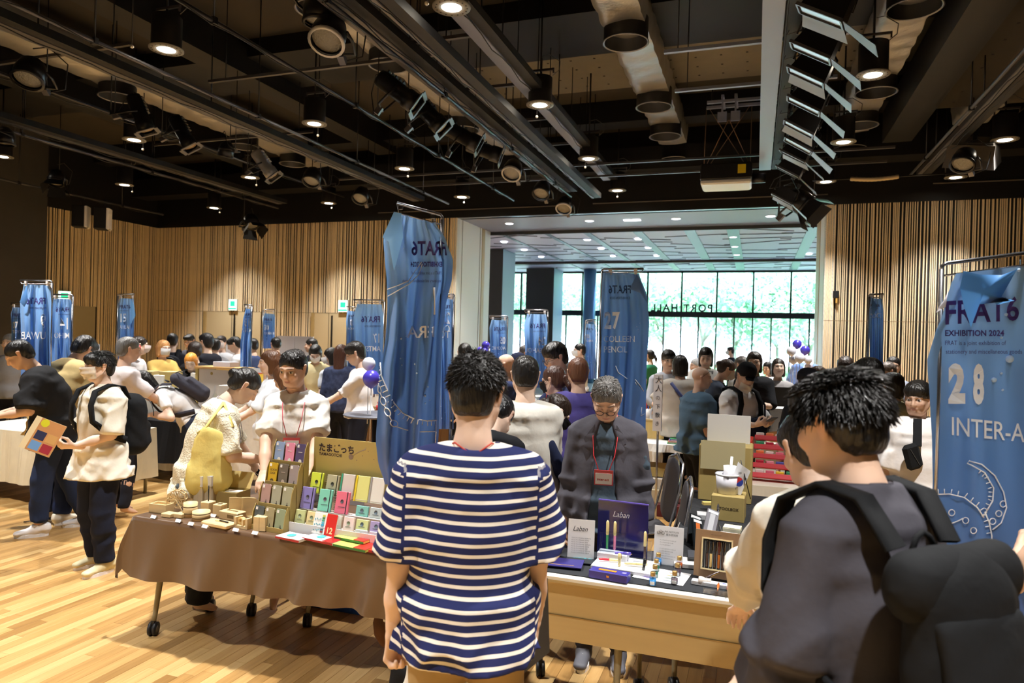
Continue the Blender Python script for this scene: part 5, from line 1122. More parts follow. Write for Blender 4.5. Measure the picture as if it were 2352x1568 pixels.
craft('pen_plate', 'flat wooden plate with a pen groove at the table front', 503, 1207, lambda t: (MB().box((0, 0, .012), (.20, .085, .024), bev=.006).build('plate', PALE, t), MB().box((.02, .005, .0245), (.10, .016, .002)).build('groove', cm('c4a468', .6), t), MB().cyl((.0, .005, .030), (.07, .0, .030), .004, 8).build('pen', cm('2a2420', .4), t)), rz=-.12)
craft('dotted_box', 'wooden box with a slot on top and dots on its side', 534, 1192, lambda t: (MB().box((0, 0, .025), (.15, .07, .05), bev=.004).build('box_body', PALE, t), MB().box((0, 0, .051), (.08, .012, .002)).build('slot', cm('7a6238'), t), MB().box((.02, -.0355, .025), (.05, .001, .02)).build('dot_pattern', cm('8f754a'), t)), rz=-.12)
def tape(t):
    b = MB(); b.box((0, 0, .008), (.10, .055, .016)); b.box((-.042, 0, .035), (.016, .055, .05)).box((.042, 0, .035), (.016, .055, .05)).box((.012, 0, .03), (.012, .055, .04)); b.build('body', PALE, t); MB().lathe([(.022, -.012), (.022, .012), (.012, .012), (.012, -.012)], 20, (-.018, 0, .034), M=RX(PI / 2)).build('spool', cm('d8b878'), t)
craft('tape_stand', 'wooden tape stand with notches at the table edge', 561, 1211, tape, rz=-.1)
craft('wooden_cube', 'squared wooden cube with scored sides, rightmost of the wooden goods', 602, 1216, lambda t: (MB().box((0, 0, .04), (.072, .072, .08), bev=.002).build('cube', PALE, t), MB().box((0, -.0365, .04), (.0015, .001, .08)).build('score_line', cm('a58c5c'), t), MB().box((.0365, 0, .04), (.001, .0015, .08)).build('score_line', cm('a58c5c'), t)), rz=.2)
for i, (px, py) in enumerate(((354, 1189), (411, 1198), (440, 1205), (472, 1211), (491, 1186), (543, 1219), (587, 1226))):
    t = thing('price_card', 'blank-looking white folded price card lying before the wooden goods, %s from left' % ('first', 'second', 'third', 'fourth', 'fifth', 'sixth', 'last')[i], 'price card', on_table(px, py), -.12, group='price cards on the brown cloth'); b = MB(); b.quad((-.022, -.010, 0), (.022, -.010, 0), (.022, .0, .016), (-.022, .0, .016)).quad((.022, .010, 0), (-.022, .010, 0), (-.022, 0, .016), (.022, 0, .016)); b.build('card', cm('f5f5f8', .5), t)
# stair display with twelve slim notebooks
p0 = on_table(578, 1213); p1 = on_table(660, 1224); ST = thing('notebook_stairs', 'brown card stair display holding twelve slim notebooks', 'display stand', (p0.x, p0.y, TZ + .002)); sw = p1.x - p0.x
ax = (p1 - p0); ang = -.10; ST.rotation_euler.z = ang; sw = .235
for k in range(4):
    y = .05 * k + .01; z = .115 * k
    MB().box((sw / 2, y + .020, z / 2 + .055), (sw, .006, z + .11) if k else (sw, .006, .11)).build('back_board', CARD, ST); MB().box((sw / 2, y - .012, z + .012), (sw, .004, .030)).build('front_lip', CARD, ST)
    for q in (0, sw): MB().poly([(-.014, 0), (.030, 0), (.030, z + .125), (.018, z + .14), (-.002, z + .10), (-.014, z + .03)], .004, M=RZ(PI / 2), c=(q, y, 0)).build('side_board', CARD, ST)
nbc = [['4f565a', 'a39a78', '93a184'], ['b3938f', 'a9aa98', 'a7a890'], ['c9a71f', '6a6258', '9a9094'], ['8ba3cf', 'e08fb0', '4f4470']]
nbn = [['dark slate', 'khaki tan', 'sage green'], ['dusty rose', 'pale grey-green', 'pale olive'], ['mustard yellow reading GOOD LUCK', 'dark taupe with a round emblem', 'mauve grey'], ['light blue', 'pink', 'dark purple']]
Rz = RZ(ang)
for k in range(4):
    for j in range(3):
        o_ = Vector((sw * (j + .5) / 3, .05 * k + .004, .115 * k + .004)); pos = Vector((p0.x, p0.y, TZ + .002)) + Rz @ o_
        t = thing('slim_notebook', '%s slim notebook, %s step of the stairs, %s' % (nbn[k][j], ('lowest', 'second', 'third', 'top')[k], ('left', 'middle', 'right')[j]), 'notebook', pos, ang, group='slim notebooks on the stair display'); t.rotation_euler = (-.14, 0, ang)
        MB().poly([(-.033, 0), (.033, 0), (.033, .118), (.026, .126), (-.026, .126), (-.033, .118)], .006).build('cover', cm(nbc[k][j], .6), t)
        MB().box((-.018, -.004, .112), (.014, .001, .016)).build('price_sticker', cm('f4f4f4'), t)
        b = MB()
        if (k, j) == (2, 0): put_text(b, 'GOOD', (-.020, -.0038, .080), (1, 0, 0), (0, 0, 1), .016, bold=.0004); put_text(b, 'LUCK', (-.019, -.0038, .062), (1, 0, 0), (0, 0, 1), .016, bold=.0004); b.lathe([(.001, 0), (.014, 0)], 14, (0, -.0038, .022), M=RX(PI / 2)); b.build('print', cm('4a3a20'), t)
        elif k == 3 or (k, j) == (2, 1): b.box((0, -.0036, .078), (.028, .0006, .003)); b.lathe([(.001, 0), (.012, 0)], 12, (.004, -.0038, .026), M=RX(PI / 2)); b.build('print', cm('e8e4e0' if k == 3 else 'b8a8a0'), t)
        else: b.lathe([(.001, 0), (.010, 0)], 8, (.008, -.0038, .018), M=RX(PI / 2)); b.box((.008, -.0037, .030), (.004, .0006, .018)); b.build('print', cm('3a3430'), t)
# framed posters left of the stairs
for (pxa, pya, w, h, col, lab, yy) in ((562, 1205, .17, .285, 'e9ebe4', 'white framed sheet with a green printed header, behind the wooden goods', .16), (582, 1212, .17, .25, '231c63', 'deep blue glossy folder leaning beside the stair display', .06)):
    p = on_table(pxa, pya); t = thing('poster_frame', lab, 'poster', (p.x, p.y + yy, TZ + .002), .35); t.rotation_euler = (-.12, 0, .35)
    MB().box((w / 2, 0, h / 2), (w, .006, h)).build('board', cm(col, .25, spec=.8), t)
    if col == 'e9ebe4': MB().box((w / 2, -.004, h * .88), (w * .9, .002, h * .15)).build('header', cm('1f7a58', .4), t); MB().box((w / 2, -.004, h * .38), (w * .88, .002, h * .66)).build('picture', cm('8a8aa0', .4, noise_s=60, noise_a=.7), t)
    else: MB().box((.006, -.004, h / 2), (.012, .002, h)).build('white_edge', cm('d8dce4', .4), t)
# wide tiered display with header
p0 = on_table(664, 1222); HD = thing('tiered_display', 'wide card display with a printed header above rows of notebooks and memo pads', 'display stand', (p0.x, p0.y, TZ + .002), -.06); dw = .66
HDR = RZ(-.06); hd0 = Vector((p0.x, p0.y, TZ + .002))
MB().box((dw / 2, .20, .36), (dw, .005, .30)).build('header_board', cm('cbbb78', .55), HD)
for q in (0, dw): MB().poly([(0, 0), (.21, 0), (.21, .36), (.0, .07)], .004, M=RZ(PI / 2), c=(q, 0, 0)).build('side_board', CARD, HD)
MB().box((dw / 2, -.006, .030), (dw, .004, .062)).build('front_board', cm('eeecf0', .5), HD)
for k, (y, z) in enumerate(((.045, .045), (.09, .12), (.14, .20))): MB().box((dw / 2, y, z), (dw, .045, .003)).build('shelf', cm('dcd6d0', .5), HD)
b = MB(); put_text(b, 'たまごっち', (.035, .196, .435), (1, 0, 0), (0, 0, 1), .050, bold=.0016); put_text(b, 'TAMAGOTCHI', (.038, .196, .408), (1, 0, 0), (0, 0, 1), .023, bold=.0006, gap=1.1)
b.build('header_lettering', cm('3a2c38', .6), HD)
b = MB()
for k in range(5): b.tube([(.27 + .01 * k, .196, .42 + .006 * k), (.31 + .012 * k, .196, .45 + .004 * k), (.36, .196, .462 + .004 * k)], .0007, 4)
for k in range(9): b.box((.3 + .038 * k, .196, .40 + .07 * ((k * 7 % 5) / 5)), (.005, .001, .005))
b.lathe([(.001, 0), (.016, 0)], 16, (.26, .196, .415), M=RX(PI / 2)); b.build('header_drawing', cm('9a8678'), HD)
def pad(name, label, x, y, z, w, h, col, tilt=-.22, ring=None, band=None, printc=None, grp=None, th=.012, txt=None):
    pos = hd0 + HDR @ Vector((x, y, z)); t = thing(name, label, 'notebook' if 'pouch' not in name else 'pouch', pos, group=grp); t.rotation_euler = (tilt, 0, -.06 + (-.0))
    MB().box((0, 0, h / 2), (w, th, h), bev=.002).build('cover', cm(col, .5), t)
    if ring:
        rb = MB()
        for k in range(int(h / .010)): rb.tube([(-w / 2 - .003 + .006 * math.cos(a), .009 * math.sin(a) * .9, .006 + k * .010) for a in [2 * PI * i / 6 for i in range(6)]], .0010, 4, closed=True)
        o = rb.build('ring_binding', cm('2a2a2a', .4), t); o['kind'] = 'stuff'
    if band: MB().box((w * .34, -th / 2 - .001, h / 2), (.005, .001, h)).build('elastic_band', cm(band, .6), t)
    if printc:
        b = MB(); b.lathe([(.001, 0), (.011, 0), (.011, .0002)], 14, (0, -th / 2 - .0012, h * .55), M=RX(PI / 2)); b.box((0, -th / 2 - .001, h * .3), (w * .5, .0004, .003))
        if txt: put_text(b, txt, (-w * .40, -th / 2 - .001, h * .06), (1, 0, 0), (0, 0, 1), .012)
        b.build('print', cm(printc, .6), t)
    return t
pad('ring_notebook', 'lime yellow ring notebook on the top shelf of the wide display', .075, .125, .203, .085, .115, 'd3e04a', ring=1, printc='303828', band='20241a')
pad('ring_notebook', 'khaki ring notebook beside the lime one on the top shelf', .185, .125, .203, .085, .112, 'b0ab8c', ring=1, printc='303028', band='20241a')
for i, (x, c_, c2) in enumerate(((.285, 'd5cdc6', '3f9c7c'), (.385, 'dedf8c', 'e8d030'), (.48, 'e4e2dc', '9a9a9a'))): pad('zip_pouch', 'clear zip pouch with a %s edge on the top shelf' % ('green', 'yellow', 'grey')[i], x, .12, .19, .09, .14, c_, th=.008); MB().box((-.040, -.006, .07), (.010, .003, .14)).build('zip_edge', cm(c2, .5), bpy.context.scene.objects[-1] if False else [o for o in bpy.data.objects if o.name.startswith('zip_pouch')][-1])
for i, (x, c_, n_) in enumerate(((.055, '8a80c0', 'lilac'), (.175, '7fcdb8', 'mint green'), (.290, 'e27088', 'coral pink'))): pad('ring_notebook', '%s ring notebook with a black band on the middle shelf' % n_, x, .075, .122, .088, .120, c_, ring=1, band='24242c', printc='4a4450')
for i, (x, c_, n_) in enumerate(((.045, 'c9cf96', 'green-edged'), (.125, 'ecd9a0', 'yellow-edged'), (.205, 'f0e2d8', 'cream'), (.290, 'e6e8dc', 'pale mint'), (.372, 'f2dfdc', 'pale pink'))): pad('memo_pad', '%s little memo pad in the front row of the wide display' % n_, x, .030, .048, .068, .075, c_, printc='7c8870', grp='memo pads in the front row')
for i, (x, z, y, c_) in enumerate(((.42, .122, .085, '7fc0b8'), (.51, .122, .085, 'b9c8cc'), (.45, .06, .045, 'd3dc9c'), (.54, .06, .045, 'a89cc8'), (.46, .012, .02, 'cfd6d8'), (.55, .012, .02, 'd8ccd8'))): pad('sticker_pack', ['round teal', 'blue checkered', 'lime striped', 'violet wave', 'pale blue patterned', 'pale lilac patterned'][i] + ' sticker pack at the right of the wide display', x, y, z, .078, .055, c_, printc='50606c', grp='sticker packs')
# red and green pencil tins at the edge
def tin(label, px, py, w, d, ang_, cols, z=0, stand=False, num=None):
    p = on_table(px, py, TZ + .002 + z); t = thing('pencil_tin', label, 'pencil tin', p, ang_, group='pencil tins at the front edge'); c1, c2 = cols
    if stand: t.rotation_euler = (-1.25 + PI / 2 - .6, 0, ang_)
    if stand: MB().box((0, 0, d / 2), (w, .012, d), bev=.002).build('tin', cm(c1, .3), t); MB().box((w * .28, -.007, d / 2), (w * .44, .002, d)).build('end_panel', cm(c2, .3), t)
    else: MB().box((0, 0, .007), (w, d, .014), bev=.002).build('tin', cm(c1, .3), t); MB().box((w * .33, 0, .0148), (w * .34, d, .002)).build('end_panel', cm(c2, .3), t); MB().box((0, -d / 2 - .001, .007), (w, .001, .011)).build('edge_stripe', cm('b01828' if c1 != 'dfe070' else '2f7a3c', .3), t)
    b = MB()
    if stand:
        put_text(b, num or '12', (w * .12, -.0085, .012), (1, 0, 0), (0, 0, 1), .045, bold=.0012); b.build('number', cm('f0d8a0'), t)
        c3 = MB(); rnd2 = random.Random(4)
        for k in range(16): c3.box((-w * .42 + .012 * (k % 6), -.0075, .02 + .028 * (k // 6) + .004 * (k % 2)), (.006, .0006, .008))
        c3.build('little_drawings', cm('5fa0b0'), t)
        for k in range(8): MB().box((-.012, -.0078, .015 + .012 * k), (.018, .0006, .009)).build('colour_bar', cm(('8a2a2a', '3a4a60', '5080a0', '30a0c8', '60b8d0', '40a080', '408040', 'c0c040')[k]), t)
    else: put_text(b, 'れいでもかける', (-w * .40, -.01, .0156), (1, 0, 0), (0, 1, 0), .016) if c1 == 'dfe070' else b.lathe([(.001, 0), (.018, 0), (.026, .0002)], 16, (-w * .1, 0, .0155)); b.build('print', cm('6a8a50' if c1 == 'dfe070' else '4ab0b0'), t)
    return t
tin('white topped red pencil tin lying at the left, under an open lid', 675, 1236, .17, .10, -.15, ('eef2ee', 'e8ece8')); tin('white and red pencil tin lying open below the upright one', 745, 1240, .21, .11, -.15, ('f0f2f0', 'c8282c'), z=.006)
tin('upright red tin numbered 12 with small coloured drawings', 742, 1228, .16, .115, -.12, ('f0eeea', 'cf2a22'), z=.02, stand=True)
tin('yellow-green and red tin on top of the stack at right', 815, 1238, .20, .10, -.15, ('dfe070', 'd03028'), z=.02); tin('yellow-green and red tin under the top one of the right stack', 815, 1254, .24, .12, -.15, ('dfe070', 'd03028'), z=.003); tin('long red and yellow tin jutting over the table edge', 860, 1262, .28, .10, -.15, ('d6402c', 'd03028'), z=.0)
for i, (px, w) in enumerate(((727, .045), (750, .04), (818, .13))):
    t = thing('divider_board', ('narrow grey board behind the header, left', 'narrow grey board behind the header, second', 'wide slanted grey board behind the header')[i], 'board', (at_Y(px, 1040, 3.95).x, 3.95, TZ + .002), .1); MB().poly([(-w / 2, 0), (w / 2, 0), (w / 2, .33 + (.05 if i == 2 else 0)), (-w / 2, .32 if i < 2 else .30)], .006).build('board', cm('a3a2a8', .6), t)
# ---------------------------------------------------------------- pens and ink on the right table
ACR = glassy('acrylic', (.96, .98, 1), .12)
def onB(px, py, z=TZ): return at_z(px, py, z)
def pen(parent_t, a, b_, cap, barrel, r=.0062):
    a, b_ = Vector(a), Vector(b_); d = b_ - a; MB().tube([a, a + d * .04, a + d * .5, a + d * .52], [r * .6, r, r * 1.05, r], 10).build('barrel', cm(barrel, .25, spec=.8), parent_t); MB().tube([a + d * .5, a + d * .55, a + d * .95, b_], [r * 1.1, r * 1.22, r * 1.15, r * .5], 10).build('cap', cm(cap, .25, spec=.8), parent_t)
    MB().bar(a + d * .62 + Vector((r * 1.5, -r * .5, 0)), a + d * .93 + Vector((r * 1.5, -r * .5, 0)), .002).build('clip', mat('gold', 'c9a04a', .25, metal=.9), parent_t)
p = onB(1333, 1285); t = thing('acrylic_sign', 'white acrylic table sign with a black script name, left of the blue board', 'sign', p, .25); t.rotation_euler = (-.12, 0, .12); MB().box((0, 0, .10), (.135, .004, .20)).build('card', cm('eeeeee', .4), t); MB().box((0, .02, .003), (.135, .07, .004)).build('foot', ACR, t)
b = MB(); put_text(b, 'Laban', (-.045, -.003, .142), (1, 0, 0), (0, 0, 1), .036, shear=.35, sx=.9)
for k in range(8): put_text(b, 'ペンとインクのみせ 文字がなら'[:14 - (k % 3)], (-.05, -.003, .105 - .0105 * k), (1, 0, 0), (0, 0, 1), .0075)
b.build('lettering', cm('2a2a2a'), t)
p = onB(1424, 1288); p.y += .10; t = thing('display_board', 'tall glossy dark blue board with white script at the back of the pen display', 'sign', (p.x - .01, 3.63, TZ), -.06); t.rotation_euler = (-.03, 0, -.06); MB().box((0, 0, .135), (.265, .010, .275)).build('board', mat('navy_gloss', '1d1f68', .12, spec=.9), t); MB().box((0, .0, .2745), (.265, .014, .006)).build('top_edge', cm('6a5ac0', .3), t)
b = MB(); put_text(b, 'Laban', (-.055, -.0065, .195), (1, 0, 0), (0, 0, 1), .042, shear=.35, sx=.9); b.build('lettering', cm('e8e8f4', .4), t)
p = onB(1432, 1310); t = thing('display_plinth', 'low white plinth under the open fountain pens', 'plinth', (p.x + .0, 3.44, TZ), -.05); MB().box((0, 0, .010), (.30, .20, .018), bev=.002).build('slab', cm('f0eff2', .3), t); MB().box((-.075, .05, .035), (.15, .07, .032), bev=.002).build('raised_block', cm('e8eaf2', .3), t)
bx0 = Vector((p.x, 3.44, TZ))
t = thing('pen_stand', 'clear acrylic stand holding two upright pens', 'pen stand', bx0 + Vector((-.075, .055, .052))); MB().box((0, 0, .003), (.13, .05, .006)).build('base', ACR, t)
for q in (-.062, .062): MB().box((q, 0, .05), (.004, .05, .10)).build('side', ACR, t)
MB().box((0, 0, .098), (.13, .05, .004)).build('bridge', ACR, t)
for x, bc, nm in ((-.030, '1f9a5c', 'green'), (.008, 'e88ab0', 'pink')):
    t = thing('fountain_pen', 'upright fountain pen with %s barrel and cream cap in the acrylic stand' % nm, 'pen', bx0 + Vector((-.075 + x, .055, .062))); pen(t, (0, 0, 0), (0, 0, .145), 'e8d898', bc)
t = thing('fountain_pen', 'upright dark-barrelled pen with cream cap on the white plinth, right', 'pen', bx0 + Vector((.085, .055, .024))); pen(t, (0, 0, 0), (0, 0, .15), 'e8d898', '3a1c14'); MB().box((.02, .01, .05), (.02, .02, .10)).build('rest_block', ACR, t)
for i, (a, b_, c1, c2, nm) in enumerate((((-.13, -.02, .03), (-.03, .0, .03), 'e8d898', 'c02030', 'red barrelled pen lying on the plinth'), ((.0, -.035, .03), (.11, -.02, .034), 'e8d898', 'e0cf90', 'cream pen with open nib lying on the plinth'), ((-.02, -.06, .02), (-.02, -.06, .085), 'e8d898', 'e8d898', 'short cream cap standing at the plinth front'), ((.098, -.07, .02), (.105, -.065, .075), '16181a', '16181a', 'short black and gold pen cap standing on the plinth'), ((-.06, .03, .056), (.02, .045, .056), '5a4ab0', '6a5ac8', 'violet pen lying on the raised block'))):
    t = thing('fountain_pen', nm, 'pen', bx0); pen(t, a, b_, c1, c2, .0055 if i < 2 else .007)
p = onB(1397, 1333); t = thing('pen_box', 'violet-blue pen box with an orange label at the table front', 'box', p + Vector((0, .03, 0)), -.10); MB().box((0, 0, .018), (.185, .062, .036), bev=.002).build('box_body', cm('3e3a92', .35), t); MB().box((-.01, 0, .0372), (.085, .020, .001)).build('label', cm('e0902c', .4), t); MB().box((0, -.0315, .018), (.012, .001, .010)).build('emblem', cm('e0902c', .4), t)
b = MB(); b.box((.07, 0, .0372), (.02, .02, .0005)); b.build('print', cm('8a84c8'), t)
p = onB(1517, 1330); t = thing('colour_sheet', 'white sheet of painted ink strokes under the bottles', 'paper', (p.x - .0, 3.385, TZ + .001), -.12); MB().box((0, 0, .0006), (.24, .185, .001)).build('sheet', cm('f4f4f6', .5), t)
for i, c_ in enumerate(('6c5a9a', '5a4a60', '6a3a4a', '5c4a90', 'c09880', 'a0a080', '7a8a84', '9098a0')):
    b = MB(); x = -.085 + .095 * (i // 4); y = .055 - .038 * (i % 4); b.add([(x, y, .0013), (x + .028, y + .008, .0013), (x + .055, y + .003, .0013), (x + .052, y - .009, .0013), (x + .02, y - .010, .0013)], [(4, 3, 2, 1, 0)][0:1]); b.build('ink_stroke', cm(c_, .6), t)
def bottle(px, py, c_, lab):
    p = onB(px, py); t = thing('ink_bottle', lab, 'ink bottle', p); t.scale = (.95,) * 3; b = MB(); b.lathe([(.001, 0), (.017, 0), (.018, .004), (.018, .036), (.015, .041), (.010, .043), (.010, .047)], 18); b.build('glass_bottle', glassy('bottle_glass', (.9, .95, 1), .15), t)
    MB().lathe([(.001, .002), (.0155, .002), (.0160, .030), (.001, .030)], 18).build('ink', cm(c_, .2, spec=.8), t); MB().lathe([(.012, .044), (.0125, .062), (.011, .064), (.001, .064)], 18).build('cap', mat('brass_cap', 'c8a468', .3, metal=.8), t); MB().box((0, -.0165, .014), (.020, .004, .014)).build('label', cm('eef0f2'), t)
for px, py, c_, lab in ((1512, 1297, '2a8cd0', 'bright blue ink bottle, rearmost of the left row'), (1507, 1312, '2c6a52', 'dark green ink bottle, second in the left row'), (1504, 1326, '3f7a60', 'green ink bottle, third in the left row'), (1499, 1343, '3a9ce0', 'light blue ink bottle, nearest of the left row'), (1560, 1305, 'd0602c', 'orange ink bottle, rearmost of the right row'), (1556, 1322, '4a3040', 'dark plum ink bottle in the middle of the right row'), (1549, 1341, '7c6468', 'mauve ink bottle, nearest of the right row')): bottle(px, py, c_, lab)
p = onB(1532, 1302); t = thing('acrylic_sign', 'white acrylic sign headed INK INSTITUTE beside the ink bottles', 'sign', (p.x, 3.56, TZ), -.05); t.rotation_euler = (-.10, 0, -.05); MB().box((0, 0, .095), (.145, .004, .19)).build('card', cm('ececf0', .4), t); MB().box((0, .02, .003), (.145, .07, .004)).build('foot', ACR, t)
b = MB(); put_text(b, 'INK INSTITUTE', (-.022, -.003, .160), (1, 0, 0), (0, 0, 1), .0115, sx=.9); put_text(b, '墨水研究所', (-.015, -.003, .145), (1, 0, 0), (0, 0, 1), .012)
for q in range(3): b.tube([(-.052 + .011 * q + .008 * math.cos(a), -.003, .155 + .006 * (q % 2) + .008 * math.sin(a)) for a in [2 * PI * k / 6 for k in range(6)]], .0007, 4, closed=True)
for k in range(8): put_text(b, 'インクとガラスペンのしけん'[:12 - (k % 3) * 2], (-.045, -.003, .118 - .0115 * k - (.008 if k > 2 else 0)), (1, 0, 0), (0, 0, 1), .0068)
b.build('lettering', cm('3c3c40'), t)
p = onB(1645, 1328); t = thing('pen_case', 'upright walnut frame case displaying five wooden pens', 'pen case', (p.x, 3.42, TZ + .012), -.08); t.rotation_euler = (-.18, 0, -.08); WAL = mat('walnut', '8d6f52', .45, noise_s=5, noise_a=.25, stretch=(6, 1, .8)); W_, H_ = .205, .215
MB().box((0, -.0, .018), (W_, .022, .036)).box((0, 0, H_ - .018), (W_, .022, .036)).box((-W_ / 2 + .018, 0, H_ / 2), (.036, .022, H_ - .072)).box((W_ / 2 - .018, 0, H_ / 2), (.036, .022, H_ - .072)).build('frame', WAL, t)
MB().box((0, -.013, .037), (.142, .006, .006)).box((0, -.013, H_ - .037), (.142, .006, .006)).box((-.068, -.013, H_ / 2), (.006, .006, H_ - .07)).box((.068, -.013, H_ / 2), (.006, .006, H_ - .07)).build('inner_rim', cm('e8d4a4', .5), t); MB().box((0, .006, H_ / 2), (.13, .006, H_ - .07)).build('grey_tray', cm('4c5258', .7), t)
for k in range(7): MB().box((-.054 + .018 * k - .009 + .009, -.001, H_ / 2 - .005), (.003, .010, H_ - .09)).build('rib', cm('8a9298', .6), t)
b = MB(); put_text(b, 'INK INSTITUTE', (-.03, -.0115, H_ - .021), (1, 0, 0), (0, 0, 1), .007); b.build('engraving', cm('5a4430'), t)
cpos = Vector((p.x, 3.42, TZ + .012)); MC = (RZ(-.08) @ RX(-.18))
for k, (c1, c2, nm) in enumerate((('231a18', '4a3028', 'dark brown'), ('1c1c1c', 'e6c884', 'pale wood'), ('231a18', '3c2a24', 'very dark brown'), ('5a2410', 'b8641c', 'orange-brown'), ('231a18', '42302a', 'reddish black'))):
    t = thing('wooden_pen', '%s pen in the walnut case, %s from left' % (nm, ('first', 'second', 'third', 'fourth', 'fifth')[k]), 'pen', cpos, group='wooden pens in the case'); t.rotation_euler = (-.18, 0, -.08); x = -.045 + .018 * k; pen(t, (x, -.004, .046), (x, -.004, .172), c1, c2, .0055)
p = onB(1607, 1342); t = thing('glass_dip_pen', 'slim dark pen leaning on a small round holder at the table front', 'pen', p); pen(t, (-.025, -.01, .008), (.085, .05, .055), '4a3a38', '2a2220', .004); t2 = thing('pen_rest', 'small pearly round pen holder in front of the case', 'pen rest', p + Vector((.015, .0, 0))); MB().lathe([(.020, -.02), (.022, -.01), (.016, .01), (.016, .03), (.020, .035), (.001, .036)], 16, (0, 0, .018), M=RY(PI / 2)).build('holder', cm('cfc4bc', .2, spec=.9), t2)
p = onB(1636, 1326); t = thing('white_bar', 'white speckled bar lying in front of the walnut case', 'stand', (p.x, 3.33, TZ), -.08); MB().box((0, 0, .011), (.17, .035, .022), bev=.003).build('bar', cm('e6e6ea', .4, noise_s=80, noise_a=.2), t); MB().box((.06, 0, .0225), (.016, .010, .001)).build('ink_spot', cm('4a58c8'), t)
p = onB(1672, 1352); t = thing('acrylic_rack', 'clear acrylic rack of small glass pens at the front right edge', 'pen rack', (p.x + .02, 3.255, TZ), -.08)
for y in (-.035, .035): MB().box((0, y, .012), (.24, .004, .024)).build('rail', ACR, t)
MB().box((0, 0, .002), (.24, .075, .004)).build('base', ACR, t)
for k, c_ in enumerate(('c86a30', 'b06858', 'c09050', 'a87a50')):
    q = thing('glass_pen', '%s glass pen lying on the acrylic rack' % ('orange', 'rose brown', 'amber', 'pale brown')[k], 'pen', (p.x + .02 - .06 + .042 * k, 3.255, TZ + .026), group='glass pens on the rack'); MB().tube([(0, -.045, 0), (0, -.02, .004), (0, .0, .006), (0, .03, .003), (0, .06, 0)], [.001, .005, .007, .005, .003], 8).build('shaft', cm(c_, .15, spec=.9), q); MB().tube([(0, -.045, 0), (0, -.062, 0)], [.002, .0005], 6).build('nib', ACR, q)
for i, (px, py, w, d, c_, lab) in enumerate(((1290, 1300, .20, .13, '353078', 'violet-blue booklet lying at the left end of the pen table'), (1335, 1292, .16, .11, '23282e', 'black leaflet with turquoise print under the script sign'), (1240, 1290, .12, .10, 'd8d4c4', 'cream leaflet half hidden behind the striped sleeve'))):
    p = onB(px, py); t = thing('booklet', lab, 'booklet', (p.x, p.y + .02, TZ + .002 + .004 * (2 - i)), .12); MB().box((0, 0, .002), (w, d, .004)).build('cover', cm(c_, .4), t)
    b = MB(); (put_text(b, '大試筆会', (-.05, .02, .0046), (1, 0, 0), (0, 1, 0), .025) if i == 1 else b.box((0, -d * .3, .0045), (w * .6, .004, .0004))); b.build('print', cm('40b0c0' if i == 1 else 'c8a050'), t)
# narrow black table: boxes, stationery, cup, flag
def cbox(name, lab, cat, pos, dim, col, rz=0, lid=None, txt=None, z=0):
    t = thing(name, lab, cat, pos, rz); MB().box((0, 0, dim[2] / 2), dim, bev=min(dim) * .03).build('box_body', col if not isinstance(col, str) else cm(col, .6), t)
    if lid: MB().box((0, 0, dim[2] + .002), (dim[0] * .98, dim[1] * .98, .006)).build('lid', cm(lid, .5), t)
    if txt: b = MB(); put_text(b, txt[0], (-dim[0] * .25, -dim[1] / 2 - .001, dim[2] * .45), (1, 0, 0), (0, 0, 1), txt[1], bold=.0006); b.build('print', cm('4a3a20'), t)
    return t
cbox('cardboard_box', 'cardboard box printed TOOLBOX under the white cup', 'box', at_z(1672, 1198, TZ) + Vector((0, .1, 0)), (.20, .20, .16), CARD, -.05, txt=('TOOLBOX', .024))
cbox('cardboard_box', 'tall beige card carton behind the white cup', 'box', at_z(1668, 1170, TZ) + Vector((-.02, .34, 0)), (.36, .25, .40), CARD, -.02); pbx = at_z(1668, 1170, TZ) + Vector((-.02, .34, .40))
cbox('folder_box', 'large white board folder standing on the beige carton', 'box', pbx + Vector((.01, .05, .001)), (.30, .02, .20), 'd9d8d6', -.1); t = cbox('beige_cover', 'beige curved sheet draped over the carton front', 'sheet', pbx + Vector((-.02, -.14, -.17)), (.30, .006, .20), 'b9ae86', -.02)
cpz = at_z(1672, 1198, TZ) + Vector((0, .1, .162))
t = thing('paper_cup', 'large white translucent tub on the TOOLBOX carton', 'cup', cpz + Vector((-.01, 0, 0))); MB().lathe([(.001, 0), (.066, 0), (.078, .12), (.074, .12), (.062, .006), (.001, .006)], 26).build('tub', cm('e8e6ee', .4), t); MB().lathe([(.078, .115), (.082, .12), (.078, .125)], 26).build('rim', cm('f4f4f6'), t)
t = thing('paper_cup', 'smaller white cup with a white stick inside the large tub', 'cup', cpz + Vector((0, .02, .07))); MB().lathe([(.001, 0), (.034, 0), (.042, .10), (.039, .10), (.03, .006), (.001, .006)], 20).build('cup', cm('f4f4f6', .4), t); MB().cyl((.0, 0, .02), (.01, 0, .16), .009, 8).build('stick', cm('f8f8f8'), t)
t = thing('korean_flag', 'small South Korean paper flag on a stick beside the white cup', 'flag', cpz + Vector((.085, -.03, -.02)), -.1); MB().cyl((.045, 0, 0), (-.02, 0, .24), .003, 6).build('stick', cm('1c1c1c', .4), t)
FR = RY(-.26); f_ = MB(); f_.grid(lambda u, v: Vector((-.035 + .075 * u - .055 * v, -.004 - .012 * math.sin(u * 5), .23 - .055 * u - .19 * v * (1 - .15 * u))), 10, 10); f_.build('flag_cloth', cm('f4f4f6', .6), t)
d = MB(); FC = Vector((-.025, -.022, .105)); n = 14; SW = math.radians(35)
